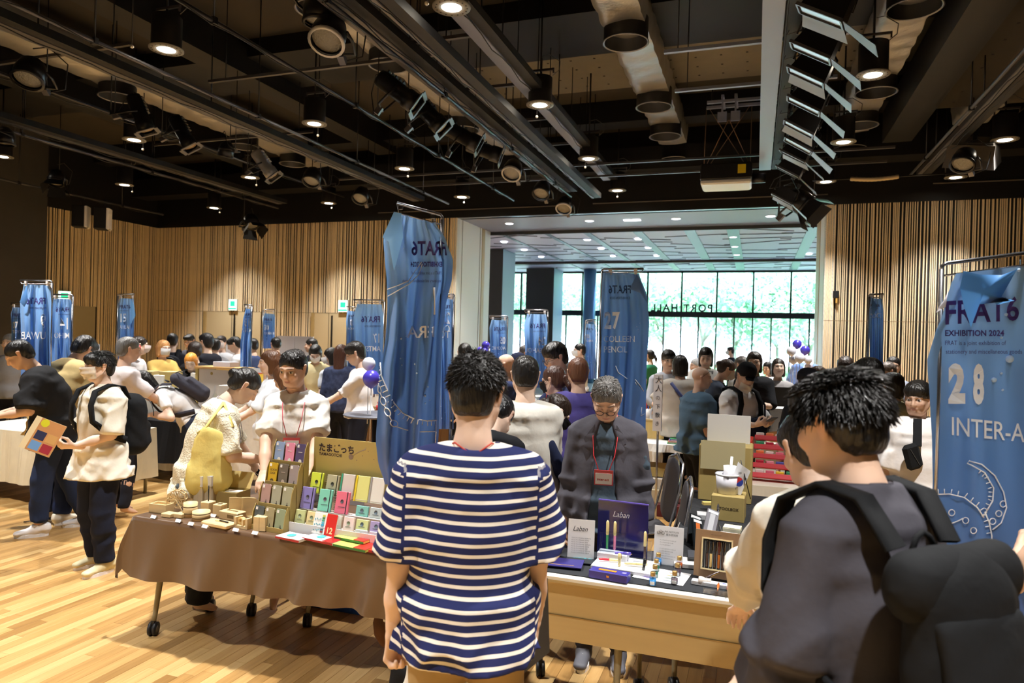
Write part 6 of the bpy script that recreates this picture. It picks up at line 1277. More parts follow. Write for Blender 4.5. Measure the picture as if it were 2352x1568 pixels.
for half, c_ in ((0, 'd0302c'), (1, '2a3f9c')):
    d = MB(); pts = [FC + Vector((.026 * math.cos(a + half * PI + SW), 0, .030 * math.sin(a + half * PI + SW))) for a in [PI * k / n for k in range(n + 1)]]; d.add(pts, [tuple(range(n, -1, -1))]); q = .013 * (1 if half == 0 else -1); d.build('taegeuk_half', cm(c_), t)
d = MB()
for (sx_, sz_) in ((-.0, .055), (.035, .02), (-.03, -.045), (-.052, -.03)):
    for k in range(3): d.box(FC + Vector((sx_ + .006 * k, -.002, sz_ + .001 * k)), (.003, .001, .014))
d.build('trigrams', cm('202020'), t)
for i, (px, py, c_, lab) in enumerate(((1682, 1219, 'efe8c8', 'cream square eraser box on the black cloth'), (1672, 1237, 'f2f2f2', 'white square box nearer than the cream one'))): cbox('small_box', lab, 'box', at_z(px, py, TZ + .004), (.10, .085, .022), c_, -.1, lid=c_)
for i, (px, py, lab, rz) in enumerate(((1590, 1250, 'black flat pack of pens leaning in a rack behind the walnut case', .5), (1605, 1262, 'black pen pack with an orange strip beside it', .8), (1625, 1235, 'grey clear pack leaning at the rear of the rack', .3))):
    p = at_z(px, py, TZ + .004); t = thing('pen_pack', lab, 'pen pack', p, rz); t.rotation_euler = (-.5, .35, rz); MB().box((0, 0, .085), (.07, .012, .17)).build('pack', cm(('1e2226', '20262a', '8c8a90')[i], .3), t); MB().box((0, -.007, .08), (.03, .002, .13)).build('strip', cm(('3a4248', 'd8743c', 'c8c8cc')[i], .4), t); MB().box((0, -.007, .155), (.06, .002, .016)).build('header', cm('e8e8ea'), t)
cbox('card_reader', 'small black card reader by the edge of the black cloth', 'terminal', at_z(1600, 1290, TZ + .004), (.09, .13, .035), '1a1b1e', .1, lid='3a3c42'); cbox('tool_box', 'dark red lidded box at the right end of the pen table', 'box', (.02, 3.50, TZ), (.14, .12, .07), '6e1a2c', -.1, lid='7e2236')
t = thing('perfume_stand', 'thin clear stand with a metal top on the black cloth', 'stand', at_z(1648, 1222, TZ + .004)); MB().lathe([(.03, 0), (.004, .06), (.004, .12), (.010, .13), (.006, .16), (.001, .17)], 14).build('stem', mat('steel', 'b0b0b4', .25, metal=.9), t)
cbox('paper_stack', 'flat stack of white papers at the near corner of the black table', 'papers', at_z(1575, 1300, TZ + .004) + Vector((.02, .03, 0)), (.16, .12, .02), 'e4e2de', .12)
cbox('clear_tray', 'clear plastic tray of small white parts on the black cloth', 'tray', at_z(1625, 1190, TZ + .004), (.13, .10, .03), 'dcdcdf', .1); cbox('tape_roll', 'yellow tape piece lying by the clear tray', 'tape', at_z(1628, 1172, TZ + .004) + Vector((0, .03, .032)), (.09, .04, .02), 'd8c070', .4)
# folding chairs behind the pen table
def chair(label, x, y, rz):
    t = thing('folding_chair', label, 'chair', (x, y, 0), rz); fm = mat('chair_chrome', 'b4b4b8', .2, metal=.9); pm = mat('chair_pad', '3a383c', .7)
    MB().box((0, 0, .43), (.40, .40, .05), bev=.018).build('seat', pm, t); PR = [Prim((0, -.20, .58), (0, -.23, .88), (.19, .02), (.16, .018), cap=.10)]; mesh_obj('backrest', prim_mesh('backrest', PR, .012), pm, t)
    for q in (-.20, .20): MB().tube([(q, .20, .01), (q, .18, .42), (q, -.14, .46), (q * .98, -.22, .75), (q * .8, -.255, .95), (0, -.26, 1.0)], .011, 8).build('side_tube', fm, t); MB().tube([(q * .95, -.22, .01), (q * .95, -.16, .44)], .011, 8).build('leg', fm, t)
    MB().tube([(-.2, .19, .12), (.2, .19, .12)], .008, 6).build('stretcher', fm, t); return t
chair('grey padded chair with chrome tube frame behind the pen table', -.62, 4.50, 1.75); chair('second grey padded chair farther back by the packed boxes', -.78, 5.35, 2.0)
# ---------------------------------------------------------------- banners
def banner_mat(name, dark=1.):
    if name in MATS: return MATS[name]
    m = mat(name, '3f79c8', .42, spec=.45, sheen=.1); nt = m.node_tree; L = nt.links; b = nt.nodes['Principled BSDF']; a = nt.nodes.new('ShaderNodeVertexColor'); a.layer_name = 'col'; L.new(a.outputs[0], b.inputs['Base Color'])
    tr = nt.nodes.new('ShaderNodeBsdfTranslucent'); L.new(a.outputs[0], tr.inputs[0]); mx = nt.nodes.new('ShaderNodeMixShader'); mx.inputs[0].default_value = .30
    L.new(b.outputs[0], mx.inputs[1]); L.new(tr.outputs[0], mx.inputs[2]); L.new(mx.outputs[0], nt.nodes['Material Output'].inputs[0]); return m
BNM = banner_mat('banner_cloth'); STL = mat('banner_pole_steel', 'b8b8bc', .22, metal=.95); CLP = glassy('clip_plastic', (.95, .95, .97), .25)
PUR = cm('3d2a78', .6); WHT = cm('f2f5fa', .55); PALEB = cm('bcd6f4', .5)
GRAD = [(0, '9cc6f2'), (.18, '7eaee8'), (.45, '5f8ccc'), (.75, '5476b4'), (1, '5a6096')]
def gradc(v):
    v = min(max(v, 0), 1)
    for (a, c1), (b, c2) in zip(GRAD, GRAD[1:]):
        if v <= b: k = (v - a) / (b - a); return [x * (1 - k) + y * k for x, y in zip(lin(c1), lin(c2))]
def banner(label, t, rows, pole, bar, texts=(), folds_n=2.2, amp=.035, lines=(), dots=(), flaps=(), clips=(), gr=(0, 1), seed=0, stuff=(), zoff=0, double=True):
    ys = [(r[1] + r[3]) / 2 for r in rows]; y0, y1 = ys[0], ys[-1]; rs = random.Random(seed + len(rows))
    ph = rs.uniform(0, 6)
    root_p = at_t(pole[0], pole[1], t + .03); root = thing('banner', label, 'banner', (root_p.x, root_p.y, 0)); inv = Vector((root_p.x, root_p.y, 0))
    def row(v):
        k = v * (len(rows) - 1)
        # v is by length: find segment in normalised y
        yy = y0 + v * (y1 - y0); i = 0
        while i < len(rows) - 2 and ys[i + 1] < yy: i += 1
        k = (yy - ys[i]) / (ys[i + 1] - ys[i]); k = min(max(k, 0), 1); k2 = k * k * (3 - 2 * k) * .5 + k * .5
        return [rows[i][j] * (1 - q) + rows[i + 1][j] * q for j, q in enumerate((k2, k, k2, k))]
    def S(u, v, off=0.):
        r = row(v); px = r[0] + (r[2] - r[0]) * u; py = r[1] + (r[3] - r[1]) * u
        w = amp * (math.sin(u * folds_n * 2 * PI + ph + v * 2.2) * (.35 + .65 * min(1, v * 3)) + .4 * math.sin(u * folds_n * 4.3 * PI + ph * 2 - v * 3)) + amp * .8 * math.sin(v * 5 + ph + u * 2)
        return at_t(px, py, t + w - off) - inv
    g = MB(); nu, nv = 28, 44; g.grid(S, nu, nv); o = g.build('banner_cloth', BNM, root)
    C = []
    for j in range(nv + 1):
        for i in range(nu + 1): C.append(gradc(gr[0] + (gr[1] - gr[0]) * j / nv))
    set_col(o.data, 'col', np.array(C))
    def P(px, py, off=.006):
        v = (py - y0) / (y1 - y0)
        for _ in range(6):
            r = row(min(max(v, 0), 1)); u = (px - r[0]) / max(r[2] - r[0], 1); yc = r[1] + (r[3] - r[1]) * u; v += (py - yc) / (y1 - y0)
        return S(min(max(u, -.02), 1.02), min(max(v, 0), 1), off)
    def inside(px, py):
        r = row(min(max((py - y0) / (y1 - y0), 0), 1)); return r[0] - 1 <= px <= r[2] + 1
    groups = {}
    for (s, px, py, cap, mir, m_, kw) in texts:
        kw = dict(kw); sl = kw.pop('slope', 0); V, F_ = text_mesh(s, cap / .70, **kw)
        vs = [(px + (-x if mir else x), py - y + sl * x) for x, y, z in V]; keep = [f for f in F_ if all(inside(*vs[i]) for i in f)]
        if not keep: continue
        used = sorted({i for f in keep for i in f}); mp = {i: k for k, i in enumerate(used)}
        mb = groups.setdefault(m_.name, (MB(), m_))[0]; mb.add([P(*vs[i]) for i in used], [tuple(mp[i] for i in f) for f in keep])
    for mb, m_ in groups.values(): mb.build('lettering', m_, o)
    if lines:
        lb = MB()
        for pts, w, cl in lines: lb.tube([P(a, b_, .007) for a, b_ in pts], w * t / 1600, 5, closed=cl)
        q = lb.build('line_drawing', WHT, o); q['kind'] = 'stuff'
    if dots:
        db = MB()
        for px, py, r in dots: db.ball(P(px, py, .004), r * t / 1600, 8, 5)
        q = db.build('printed_bubbles', PALEB, o); q['kind'] = 'stuff'
    for pts, c_ in flaps:
        fb = MB(); ce_ = (sum(p[0] for p in pts) / len(pts), sum(p[1] for p in pts) / len(pts)); n = len(pts)
        fb.add([at_t(a, b_, t - .035 - .01 * (i % 2)) - inv for i, (a, b_) in enumerate(pts)] + [at_t(*ce_, t - .06) - inv], [(i, (i + 1) % n, n) for i in range(n)], True); q = fb.build('folded_corner', BNM, o); set_col(q.data, 'col', np.array([lin(c_)] * (n + 1)))
    # pole, arm, clips, foot
    xp, yp, zt_ = pole[0], pole[1], root_p.z; rp = .009 if t < 5 else .011
    pt = MB(); pt.cyl((0, 0, .02), (0, 0, zt_ * .5), rp * 1.3, 10); pt.build('lower_pole', STL, root); pt = MB(); pt.cyl((0, 0, zt_ * .5), (0, 0, zt_ - .02), rp, 10); pt.build('upper_pole', STL, root)
    MB().lathe([(.001, .0), (.02, .0), (.02, .035), (.001, .035)], 12, (0, 0, zt_ * .5 - .02)).build('clamp_collar', STL, root)
    fb = MB()
    for a in (0, PI / 2, PI, 1.5 * PI): fb.tube([(0, 0, .05), (.12 * math.cos(a + .4), .12 * math.sin(a + .4), .02), (.20 * math.cos(a + .4), .20 * math.sin(a + .4), .01)], .008, 6)
    fb.build('foot', STL, root)
    far = bar[-1]; A = at_t(bar[0][0], bar[0][1], t + .03) - inv; B = at_t(far[0], far[1], t + .02) - inv
    top = Vector((0, 0, zt_)); lo = .03 if t > 5 else .045
    ab = MB(); d = (B - top); ab.tube([(0, 0, zt_ - .03), (0, 0, zt_ - .008), top + d * .04, top + d], [rp * .8] * 4, 8); ab.tube([(0, 0, zt_ - lo), top + Vector((0, 0, -lo)) + d * .95, top + d], rp * .45, 6); ab.build('arm', STL, root)
    for cx, cy in clips:
        p = at_t(cx, cy, t) - inv; s_ = .022 * (1 if t < 5 else 1.2); cb = MB(); cb.box(p + Vector((0, -.004, .012)), (s_, .012, s_ * .9)).box(p + Vector((0, .0, -.008)), (s_ * .8, .010, s_)); cb.build('clip', CLP if t < 5 else cm('e4dfe0', .4), root)
    return root
def ticks(pts, n, L, side=1):
    out = []; 
    for k in range(n):
        f = (k + .5) / n * (len(pts) - 1); i = int(f); q = f - i; x = pts[i][0] * (1 - q) + pts[i + 1][0] * q; y = pts[i][1] * (1 - q) + pts[i + 1][1] * q; dx, dy = pts[i + 1][0] - pts[i][0], pts[i + 1][1] - pts[i][1]; l = math.hypot(dx, dy)
        out.append(([(x, y), (x - dy / l * L * side, y + dx / l * L * side)], 1.1, False))
    return out
def ell(cx, cy, a, b, rot_=0): return ([(cx + a * math.cos(q) * math.cos(rot_) - b * math.sin(q) * math.sin(rot_), cy + a * math.cos(q) * math.sin(rot_) + b * math.sin(q) * math.cos(rot_)) for q in [2 * PI * k / 14 for k in range(14)]], 1.2, True)
B_ = dict(bold=.0); TX = lambda s, x, y, c, mir, m_, **k: (s, x, y, c, mir, m_, k)
cur = [(868, 832), (876, 862), (890, 895), (905, 925), (925, 948), (950, 961), (980, 966), (1004, 965)]
banner('tall folded blue banner nearest the striped-shirt man, mirrored letters ERA', 3.2, [(905, 488, 1000, 512), (880, 545, 1024, 550), (884, 600, 1041, 600), (888, 640, 1038, 640), (890, 700, 1024, 700), (886, 770, 1016, 770), (874, 850, 1013, 850), (867, 950, 1009, 950), (863, 1010, 1007, 1010), (868, 1060, 992, 1062), (884, 1112, 940, 1116)],
    (1016, 494), [(1016, 494), (912, 466)], [TX('FRAT6', 1028, 585, 31, True, PUR, bold=1.1, sx=.66), TX('EXHIBITION 2024', 1016, 612, 11, True, PUR, bold=.4, sx=.6), TX('FRAT is a joint exhibition of', 1014, 630, 7, True, PUR, sx=.6), TX('stationery and miscellaneous goods', 1013, 648, 7, True, PUR, sx=.62), TX('ERA', 1000, 775, 27, True, WHT, bold=.6, sx=.95)],
    lines=[([(997, 660), (997.5, 722)], 2.6, False), ([(968, 602), (955, 620), (938, 645), (915, 655), (890, 664)], 1.2, False), ([(970, 606), (962, 630), (940, 652), (912, 668), (891, 680)], 1.2, False), (cur, 1.6, False), ([(906, 978), (935, 987), (965, 991), (1003, 990)], 1.4, False), ell(871, 894, 4, 9, -.3), ell(880, 921, 6, 10, -.4), ell(890, 946, 6, 10, -.5), ell(905, 972, 9, 7, .5), ([(869, 880), (870, 885)], 1.2, False), ([(874, 903), (877, 911)], 1.2, False), ([(883, 931), (886, 937)], 1.2, False), ([(894, 955), (899, 965)], 1.2, False)] + ticks(cur, 19, 12, 1),
    dots=[(921, 777, 3), (933, 772, 1.5), (920, 823, 2), (923, 838, 2), (953, 836, 2.5), (957, 857, 2), (983, 888, 2), (976, 908, 3), (987, 918, 2), (977, 926, 2), (905, 566, 4), (928, 570, 1.5)],
    flaps=[([(905, 486), (878, 545), (893, 555), (905, 622), (926, 545), (922, 490)], '86bdf0')], clips=[(921, 482), (996, 503)], amp=.05, seed=3, gr=(0, .86))
lf1 = [(2232, 1068), (2262, 1072), (2290, 1100), (2305, 1150), (2300, 1185), (2262, 1200)]; lf2 = [(2148, 1135), (2180, 1134), (2215, 1142), (2245, 1165), (2260, 1188)]; lf3 = [(2262, 1175), (2272, 1200), (2278, 1230), (2278, 1262)]
banner('huge blue banner at the right edge numbered 28, INTER-ACT', 2.6, [(2196, 628, 2420, 604), (2180, 662, 2430, 645), (2166, 720, 2440, 720), (2146, 770, 2440, 770), (2129, 830, 2440, 830), (2136, 920, 2440, 920), (2141, 1020, 2440, 1020), (2144, 1200, 2440, 1200), (2150, 1400, 2440, 1400), (2160, 1640, 2440, 1640)],
    (2163, 606), [(2163, 606), (2440, 570)], [TX('FRAT6', 2168, 744, 52, False, PUR, bold=1.6, sx=.82, slope=-.06), TX('EXHIBITION 2024', 2170, 771, 13, False, PUR, bold=.5, sx=.95), TX('FRAT is a joint exhibition of', 2170, 792, 10, False, PUR, sx=.86), TX('stationery and miscellaneous goods', 2172, 812, 10, False, PUR, sx=.86), TX('2', 2180, 920, 80, False, WHT, bold=7, sx=.62), TX('8', 2236, 922, 82, False, WHT, bold=6, sx=.40), TX('INTER-ACT', 2183, 998, 42, False, WHT, bold=.3, sx=.76, slope=.10)],
    lines=[([(2232, 1068), (2222, 1064), (2226, 1058), (2255, 1066), (2285, 1092), (2305, 1130), (2312, 1165), (2300, 1200), (2280, 1216)], 1.6, False), ([(2232, 1068), (2262, 1085), (2282, 1120), (2280, 1150), (2262, 1180)], 1.6, False)] + ticks([(2250, 1076), (2270, 1095), (2280, 1125), (2278, 1150), (2265, 1175)], 10, 9, 1) + [(lf2, 1.6, False)] + ticks(lf2, 9, -12) + [(lf3, 1.6, False)] + ticks(lf3, 6, 10)
      + [ell(x, y, 7, 7) for x, y in ((2152, 1176), (2186, 1177), (2218, 1195), (2236, 1218), (2276, 1288), (2300, 1322), (2310, 1340), (2312, 1365), (2306, 1388), (2290, 1408), (2304, 1157), (2294, 1179), (2280, 1197))] + [([(2262, 1255), (2290, 1270), (2318, 1305), (2336, 1350), (2330, 1395), (2290, 1425), (2272, 1430), (2275, 1418), (2300, 1400)], 1.6, False), ([(2240, 1355), (2295, 1378)], 1.5, False), ([(2240, 1392), (2285, 1402)], 1.5, False), ([(2240, 1385), (2262, 1392)], 1.5, False), ([(2160, 1212), (2200, 1196), (2212, 1190)], 1.4, False), ([(2280, 1294), (2296, 1316)], 1.4, False)],
    dots=[(2319, 824, 9), (2283, 872, 6), (2300, 857, 3), (2303, 895, 3), (2311, 722, 4), (2300, 775, 3), (2285, 1457, 4), (2268, 1445, 2), (2340, 620, 4), (2290, 680, 3), (2272, 672, 3)],
    flaps=[([(2213, 622), (2205, 660), (2213, 700), (2230, 752), (2236, 700), (2330, 690), (2290, 700), (2336, 618), (2300, 632), (2250, 630)], '5da0e6'), ([(2178, 668), (2172, 705), (2150, 718), (2158, 702), (2168, 690)], 'e8e8f4')], clips=[(2213, 614), (2350, 602)], amp=.028, folds_n=1.5, seed=5, gr=(.05, 1.0))
banner('blue banner numbered 27, COLLEEN PENCIL, before the tall window', 5.5, [(1384, 626, 1468, 628), (1382, 690, 1486, 680), (1381, 760, 1491, 740), (1378, 860, 1485, 850), (1368, 920, 1484, 920), (1360, 990, 1483, 990), (1362, 1080, 1478, 1080)],
    (1383, 618), [(1383, 618), (1478, 617)], [TX('FRAT6', 1450, 673, 18, True, cm('2c4a7c', .6), bold=.5, sx=.72), TX('EXHIBITION 2024', 1447, 687, 6, True, cm('2c4a7c', .6), sx=.7), TX('27', 1388, 753, 36, False, WHT, bold=2.0, sx=.62, gap=1.15), TX('COLLEEN', 1386, 785, 14, False, WHT, bold=.2, sx=.85), TX('PENCIL', 1386, 809, 14, False, WHT, bold=.2, sx=.85)],
    lines=[([(1414, 840), (1420, 855), (1440, 869), (1460, 872), (1470, 885), (1478, 898)], 1.0, False), ([(1440, 869), (1460, 878), (1462, 884)], .8, False), ([(1474, 935), (1472, 955), (1480, 950)], .8, False)], dots=[(1433, 630, 1.5), (1463, 750, 1.5), (1470, 742, 1.2), (1466, 757, 1.2)],
    flaps=[([(1463, 629), (1446, 664), (1470, 672), (1487, 696), (1475, 655)], '7093c8')], clips=[(1402, 625), (1460, 624)], amp=.05, seed=8, gr=(.08, .9))
def small(label, t, x0, x1, ya, yb, num, name, mir=True, nx=None, cap=None, pole_left=False, top=True, taper=0, flap=None, names2=None, seed=1, tw=None):
    w = x1 - x0; cap = cap or w * .42; sx0 = (x1 - w * .10 if mir else x0 + w * .10) if nx is None else nx
    tx = [TX('FRAT6', sx0, ya + w * .62, w * .20, mir, PUR, sx=.8, bold=.2), TX('EXHIBITION 2024', sx0, ya + w * .78, w * .06, mir, PUR, sx=.8), TX(num, sx0, ya + w * 1.12 + cap * .6, cap, mir, WHT, bold=.7, sx=.6), TX(name, sx0, ya + w * 1.25 + cap * 1.15, w * (tw or .20), mir, WHT, sx=.8, bold=.15)]
    if names2: tx.append(TX(names2, sx0, ya + w * 1.25 + cap * 1.15 + w * .33, w * (tw or .20), mir, WHT, sx=.8, bold=.15))
    banner(label, t, [(x0 + w * .12 + taper, ya, x1 - w * .06, ya + 2), (x0 + taper * .7, ya + (yb - ya) * .16, x1, ya + (yb - ya) * .15), (x0 + w * .04, ya + (yb - ya) * .5, x1 - w * .03, ya + (yb - ya) * .5), (x0 + w * .02, yb, x1, yb)], ((x0 if pole_left else x1) + 1, ya - 8), [(x1, ya - 8), ((x1 if pole_left else x0 + taper), ya - 9)], tx,
           clips=[(x0 + w * .2 + taper, ya - 2), (x1 - w * .12, ya - 2)], amp=.04, seed=seed, dots=[(x0 + w * .3, yb - 25, 1.2), (x0 + w * .5, yb - 38, 1.0), (x0 + w * .25, yb - 52, 1.0)], flaps=flap or (), gr=(.02, .8))
small('blue banner behind the tall folded one, mirrored 22 and OBI TOKY', 6.2, 1003, 1042, 684, 985, '22', 'OBI', names2='TOKY', cap=26, nx=1034, tw=.42, seed=11)
small('blue banner with mirrored 17 left of the tall folded one', 9.0, 812, 881, 697, 905, '17', 'AMTSUNG', cap=20, tw=.17, seed=12)
small('narrow blue banner with mirrored 18 beside the one numbered 17', 11.5, 795, 818, 713, 850, '18', 'OUCHI', cap=13, seed=13)
small('blue banner numbered 15 standing alone before the left slat wall', 10.0, 270, 309, 684, 850, '15', 'ATLAI', mir=False, cap=19, pole_left=True, flap=[([(300, 688), (296, 752), (311, 725), (308, 700)], '7db8f0')], seed=14)
small('small blue banner with 30, right of the narrow folded one', 13.0, 604, 632, 719, 800, '30', 'TAMAHI', mir=False, cap=12, pole_left=True, seed=15)
small('narrow folded blue banner with mirrored 19 before the back doors', 9.0, 551, 578, 708, 880, '19', 'OVAND', cap=18, taper=10, tw=.35, seed=16)
small('blue banner with mirrored 9 and UWABA at the far left', 6.5, 46, 118, 653, 920, '9', 'UWABA', cap=31, nx=106, tw=.24, flap=[([(62, 655), (45, 693), (56, 705), (64, 690)], '6aa6ec')], seed=17)
small('blue banner with mirrored 14, second from the left group', 7.2, 117, 166, 685, 900, '14', 'MIHO', cap=26, nx=160, tw=.25, seed=18)
small('dim blue banner with 07 behind the leftmost group', 8.6, 25, 60, 705, 800, '07', 'TOY BLAB', mir=False, cap=14, seed=19)
small('blue banner with mirrored 05 before the dark lobby column', 9.0, 1124, 1165, 734, 850, '05', 'ACONIC', cap=15, tw=.17, seed=20)
small('blue banner with mirrored 24 and BEAHOU in front of the lobby column', 8.0, 1204, 1258, 720, 890, '24', 'BEAHOU', cap=19, tw=.20, seed=21)
small('small blue banner in front of the window, left of the one numbered 27', 12.0, 1344, 1369, 743, 870, '03', 'KAMA', mir=False, cap=9, pole_left=True, seed=22)
small('thin folded blue banner before the right slat wall', 6.5, 1996, 2029, 684, 900, '16', '.OCI', mir=False, cap=4, pole_left=True, tw=.34, flap=[([(2000, 680), (2004, 725), (2018, 706)], '7db4ee')], seed=23)
# ---------------------------------------------------------------- people
stripe_mat('navy_stripes', '262c5a', 'ece5da', .0305, .34)
K = '17130f'
pS = person('man seen from behind in a navy and white striped T-shirt and khaki trousers', 1100, 816, 2.32, 2, res=.0095, hair=('spiky', '15110e'), top=('', dict(mat='navy_stripes', fit=.034, sleeve=.92, slw=.030, hem=.80, fold=.003, box=.016)), pants=('a68c62', dict(w=.006)),
    arms=(((.235, .05, .80), (.5, -1, 0), (-.8, -.5, 0), .9, (.05, .25, -1)), ((.225, .12, .80), (.6, -1, 0), (-.9, .1, .1), .8, (.0, .3, -1))), turn=-14, nod=12, skin='a', eyes='open', strand=(5200, .030, .25), lanyard=dict(nobadge=1, c='c8402f'), wide=1.10, hairvol=.94)
# folder held against the right leg
h = pS['arm'][1]; hp = pS['W'](h[2] + h[3] * .10 + h[4] * .02)
t = thing('document_folder', 'thin black folder held at the striped-shirt man\'s right side', 'folder', hp + Vector((-.035, .03, .02)), .35); t.rotation_euler = (.12, -.22, 1.15); MB().box((0, 0, 0), (.30, .014, .32), bev=.004).build('cover', cm('2a2c30', .5), t); MB().box((0, .004, -.004), (.28, .010, .31)).build('paper_sheets', cm('c8b088', .7), t)
pG = person('man at right in a dark grey shirt wearing a big black backpack', 1903, 862, 1.80, 48, res=.0095, hair=('mop', '14110f'), top=('45434a', dict(fit=.03, sleeve=1.55, slw=.022, hem=.76, collar=1)), pants=('202022', {}), nod=12, lean=6, turn=6, arms=(((.19, .20, .90), (.5, -1, -.4), (-.5, -.4, .3), 1.4, (-.1, .7, -.6)), 'hang'), skin='b', eyes='down', strand=(5400, .052, .30), hairvol=1.0)
bpG = backpack(pG, 'big black roll-top backpack on the dark grey shirted man, right foreground', '131416', w=.32, h=.56, d=.17, z=1.06, res=.011, zip_=False)
fb = MB(); b_ = pG['b']; 
mesh_obj('roll_top_flap', prim_mesh('roll_top_flap', [Prim(b_.tp(-.12, -.22, 1.27), b_.tp(.12, -.22, 1.27), (.055, .075), ex=(0, 1, 0), cap=.06), Prim(b_.tp(0, -.27, 1.20), b_.tp(0, -.29, 1.10), (.13, .04), cap=.04)], .011, disp=folds(5, .006)), cloth('17181a'), bpG)
t = thing('water_bottle', 'translucent bottle with black cap in the side pocket of the big backpack', 'bottle', pG['W'](b_.tp(-.20, -.22, .92))); MB().lathe([(.001, -.08), (.035, -.08), (.036, .06), (.028, .08)], 18).build('bottle_body', mat('bottle_grey', '9a9a98', .3, alpha=.9), t); MB().lathe([(.030, .078), (.030, .115), (.001, .118)], 18).build('cap', cm('1b1b1e', .4), t)
person('man in a loose cream linen shirt bending over the pens at right', 1842, 955, 2.35, 22, res=.010, hair=('mop', K), top=('ddd6c8', dict(fit=.035, sleeve=1.6, slw=.02, hem=.74, collar=1)), pants=('26241f', dict(w=.03)), wide=.92, lean=6, nod=24, turn=4, arms=('desklow', 'desk'), skin='a', lanyard=dict(nobadge=1, c='5a6ac0'))
pB = person('grey-haired man with glasses and red lanyard in a dark blazer', 1392, 879, 3.80, 176, res=.010, hair=('gray', '6f6c69'), glasses=('16181c', -.004), top=('4b5966', dict(fit=.012, hem=.80, fold=.003)), jacket=('55535b', dict(lapel=1, open=.070, hem=.76, sleeve=1.82)), pants=('3a3a44', {}), arms=('hang', 'hang'), nod=34, lean=6, skin='b', eyes='down', lanyard=dict(text='inter-act', z=1.15), wide=1.02, hairvol=.98, shoes=('5a5a62', 'e8e8ea', 'dddddd'), fat=.008, strand=(2600, .020, .12))
pN = person('woman with low ponytail, black mask and navy top beside the blazer man', 1302, 914, 4.35, -68, res=.013, hair=('pony', '2a1c14'), female=True, mask=('18181a', 0), top=('232a45', dict(sleeve=1.7, fit=.012)), pants=('232a45', {}), nod=26, lean=14, arms=('desklow', 'desklow'), skin='c')
pV = person('stall vendor in a white T-shirt with a red lanyard behind the notebook stairs', 668, 805, 4.62, 172, res=.011, hair=('short', '1a1512'), top=('efebe4', dict(fit=.022, sleeve=.85, slw=.016, hem=.78)), pants=('20242c', {}), nod=18, turn=-22, arms=('desklow', 'desklow'), skin='b', eyes='open', lanyard=dict(c='d0606c', z=1.12, bc='d05058'), wide=.93, strand=(1600, .020, .15))
pL = person('woman with a hair bun in a cream mesh cardigan, bending over the table', 592, 856, 4.75, -82, res=.011, female=True, hair=('bun', '1a1715'), top=('5c6a78', dict(sleeve=.2, fit=.008, hem=.84)), jacket=('e9e2cc', dict(open=.085, hem=.80, sleeve=.95, collar=False, m=dict(bump=.5, bump_s=90))), pants=('1e2024', dict(w=.02)), lean=23, nod=22, arms=('desklow', 'desk'), skin='a', eyes='down', lanyard=dict(c='b8b8c0', z=1.2, bc='c8c8cc'), fat=.012)
def tote(P, label, col, side=-1, zc=.86, w=.30, h=.40, x=.24, y=0.0, strap=True):
    b = P['b']; t = tag(empty('tote_bag', P['root'].location, P['root'].rotation_euler.z), label, 'tote bag'); t.scale = P['root'].scale
    S = b.S[side]; c0 = np.array((side * x, S[1] - .02 + y, zc)); PR = [Prim(c0 + (0, 0, -h * .28), c0 + (0, 0, h * .30), (.06, w * .5), (.03, w * .38), ex=(1, 0, 0), cap=h * .22, k=.04)]
    mesh_obj('bag_body', prim_mesh('bag_body', PR, .012, disp=folds(9, .012)), cloth(col), t)
    sb = MB(); top = Vector(S) + Vector((side * .02, 0, .085)); 
    for q in (-1, 1): sb.tube([Vector(c0) + Vector((0, q * w * .26, h * .42)), Vector(c0) * .35 + top * .65 + Vector((side * .05, q * .08, -.02)), top], .010, 6)
    sb.build('strap', cloth(col), t); b_ = MB(); 
    return t
tB = tote(pL, 'pale yellow cloth tote with a grey line drawing, hanging from the cardigan woman\'s shoulder', 'e6d480', side=1, zc=1.04, w=.30, h=.44, x=.24, y=-.06)
t = thing('wristwatch', 'black watch on the cardigan woman\'s wrist', 'watch', pL['W'](pL['arm'][-1][2])); MB().lathe([(.030, -.010), (.033, -.010), (.033, .010), (.030, .010)], 18).build('strap', cm('16181c', .4), t, rot=(1.2, .6, 0)); MB().box((0, 0, .032), (.028, .030, .008), bev=.002).build('dial', cm('101214', .2), t, rot=(1.2, .6, 0))
pC = person('masked young man in a cream short-sleeved shirt holding a leaflet', 226, 806, 5.30, 122, res=.010, hair=('fringe', '15120f'), mask=('ece4d8', 0), top=('e9e3d4', dict(fit=.034, sleeve=.98, slw=.026, hem=.73, collar=1)), pants=('1c2030', dict(w=.018)), shoes=('d6cba2', 'eeeaf0', 'efeadc'), feet=((-.12, .02), (.12, -.06)), nod=6, turn=-14, arms=(((.06, .24, 1.0), (.7, -.7, -1), (-.6, .1, .7), .7, (-.35, .9, .1)), 'hang'), skin='a', eyes='open', strand=(2000, .035, .2))
backpack(pC, 'black backpack on the masked man in the cream shirt', '17181b', w=.32, h=.50, d=.20, z=1.12)
h = pC['arm'][-1]; hp = pC['W'](h[2] + h[3] * .13 + h[4] * .03)
t = thing('leaflet', 'leaflet with tan, navy and blue squares in the masked man\'s hand', 'leaflet', hp + Vector((-.05, -.03, .045)), .0); t.rotation_euler = (-.25, .40, .55)
MB().box((0, 0, 0), (.21, .008, .24)).build('pages', cm('ead9b0', .6), t); MB().box((.02, -.005, .0), (.17, .002, .236)).build('cover', cm('c8905c', .5), t)
for x, z, c_ in ((-.018, .0, '262c50'), (.06, .0, 'd0a060'), (-.018, -.075, '6c9cd4'), (.06, -.075, 'a02838')): MB().box((x, -.0065, z), (.068, .001, .062)).build('printed_square', cm(c_), t)
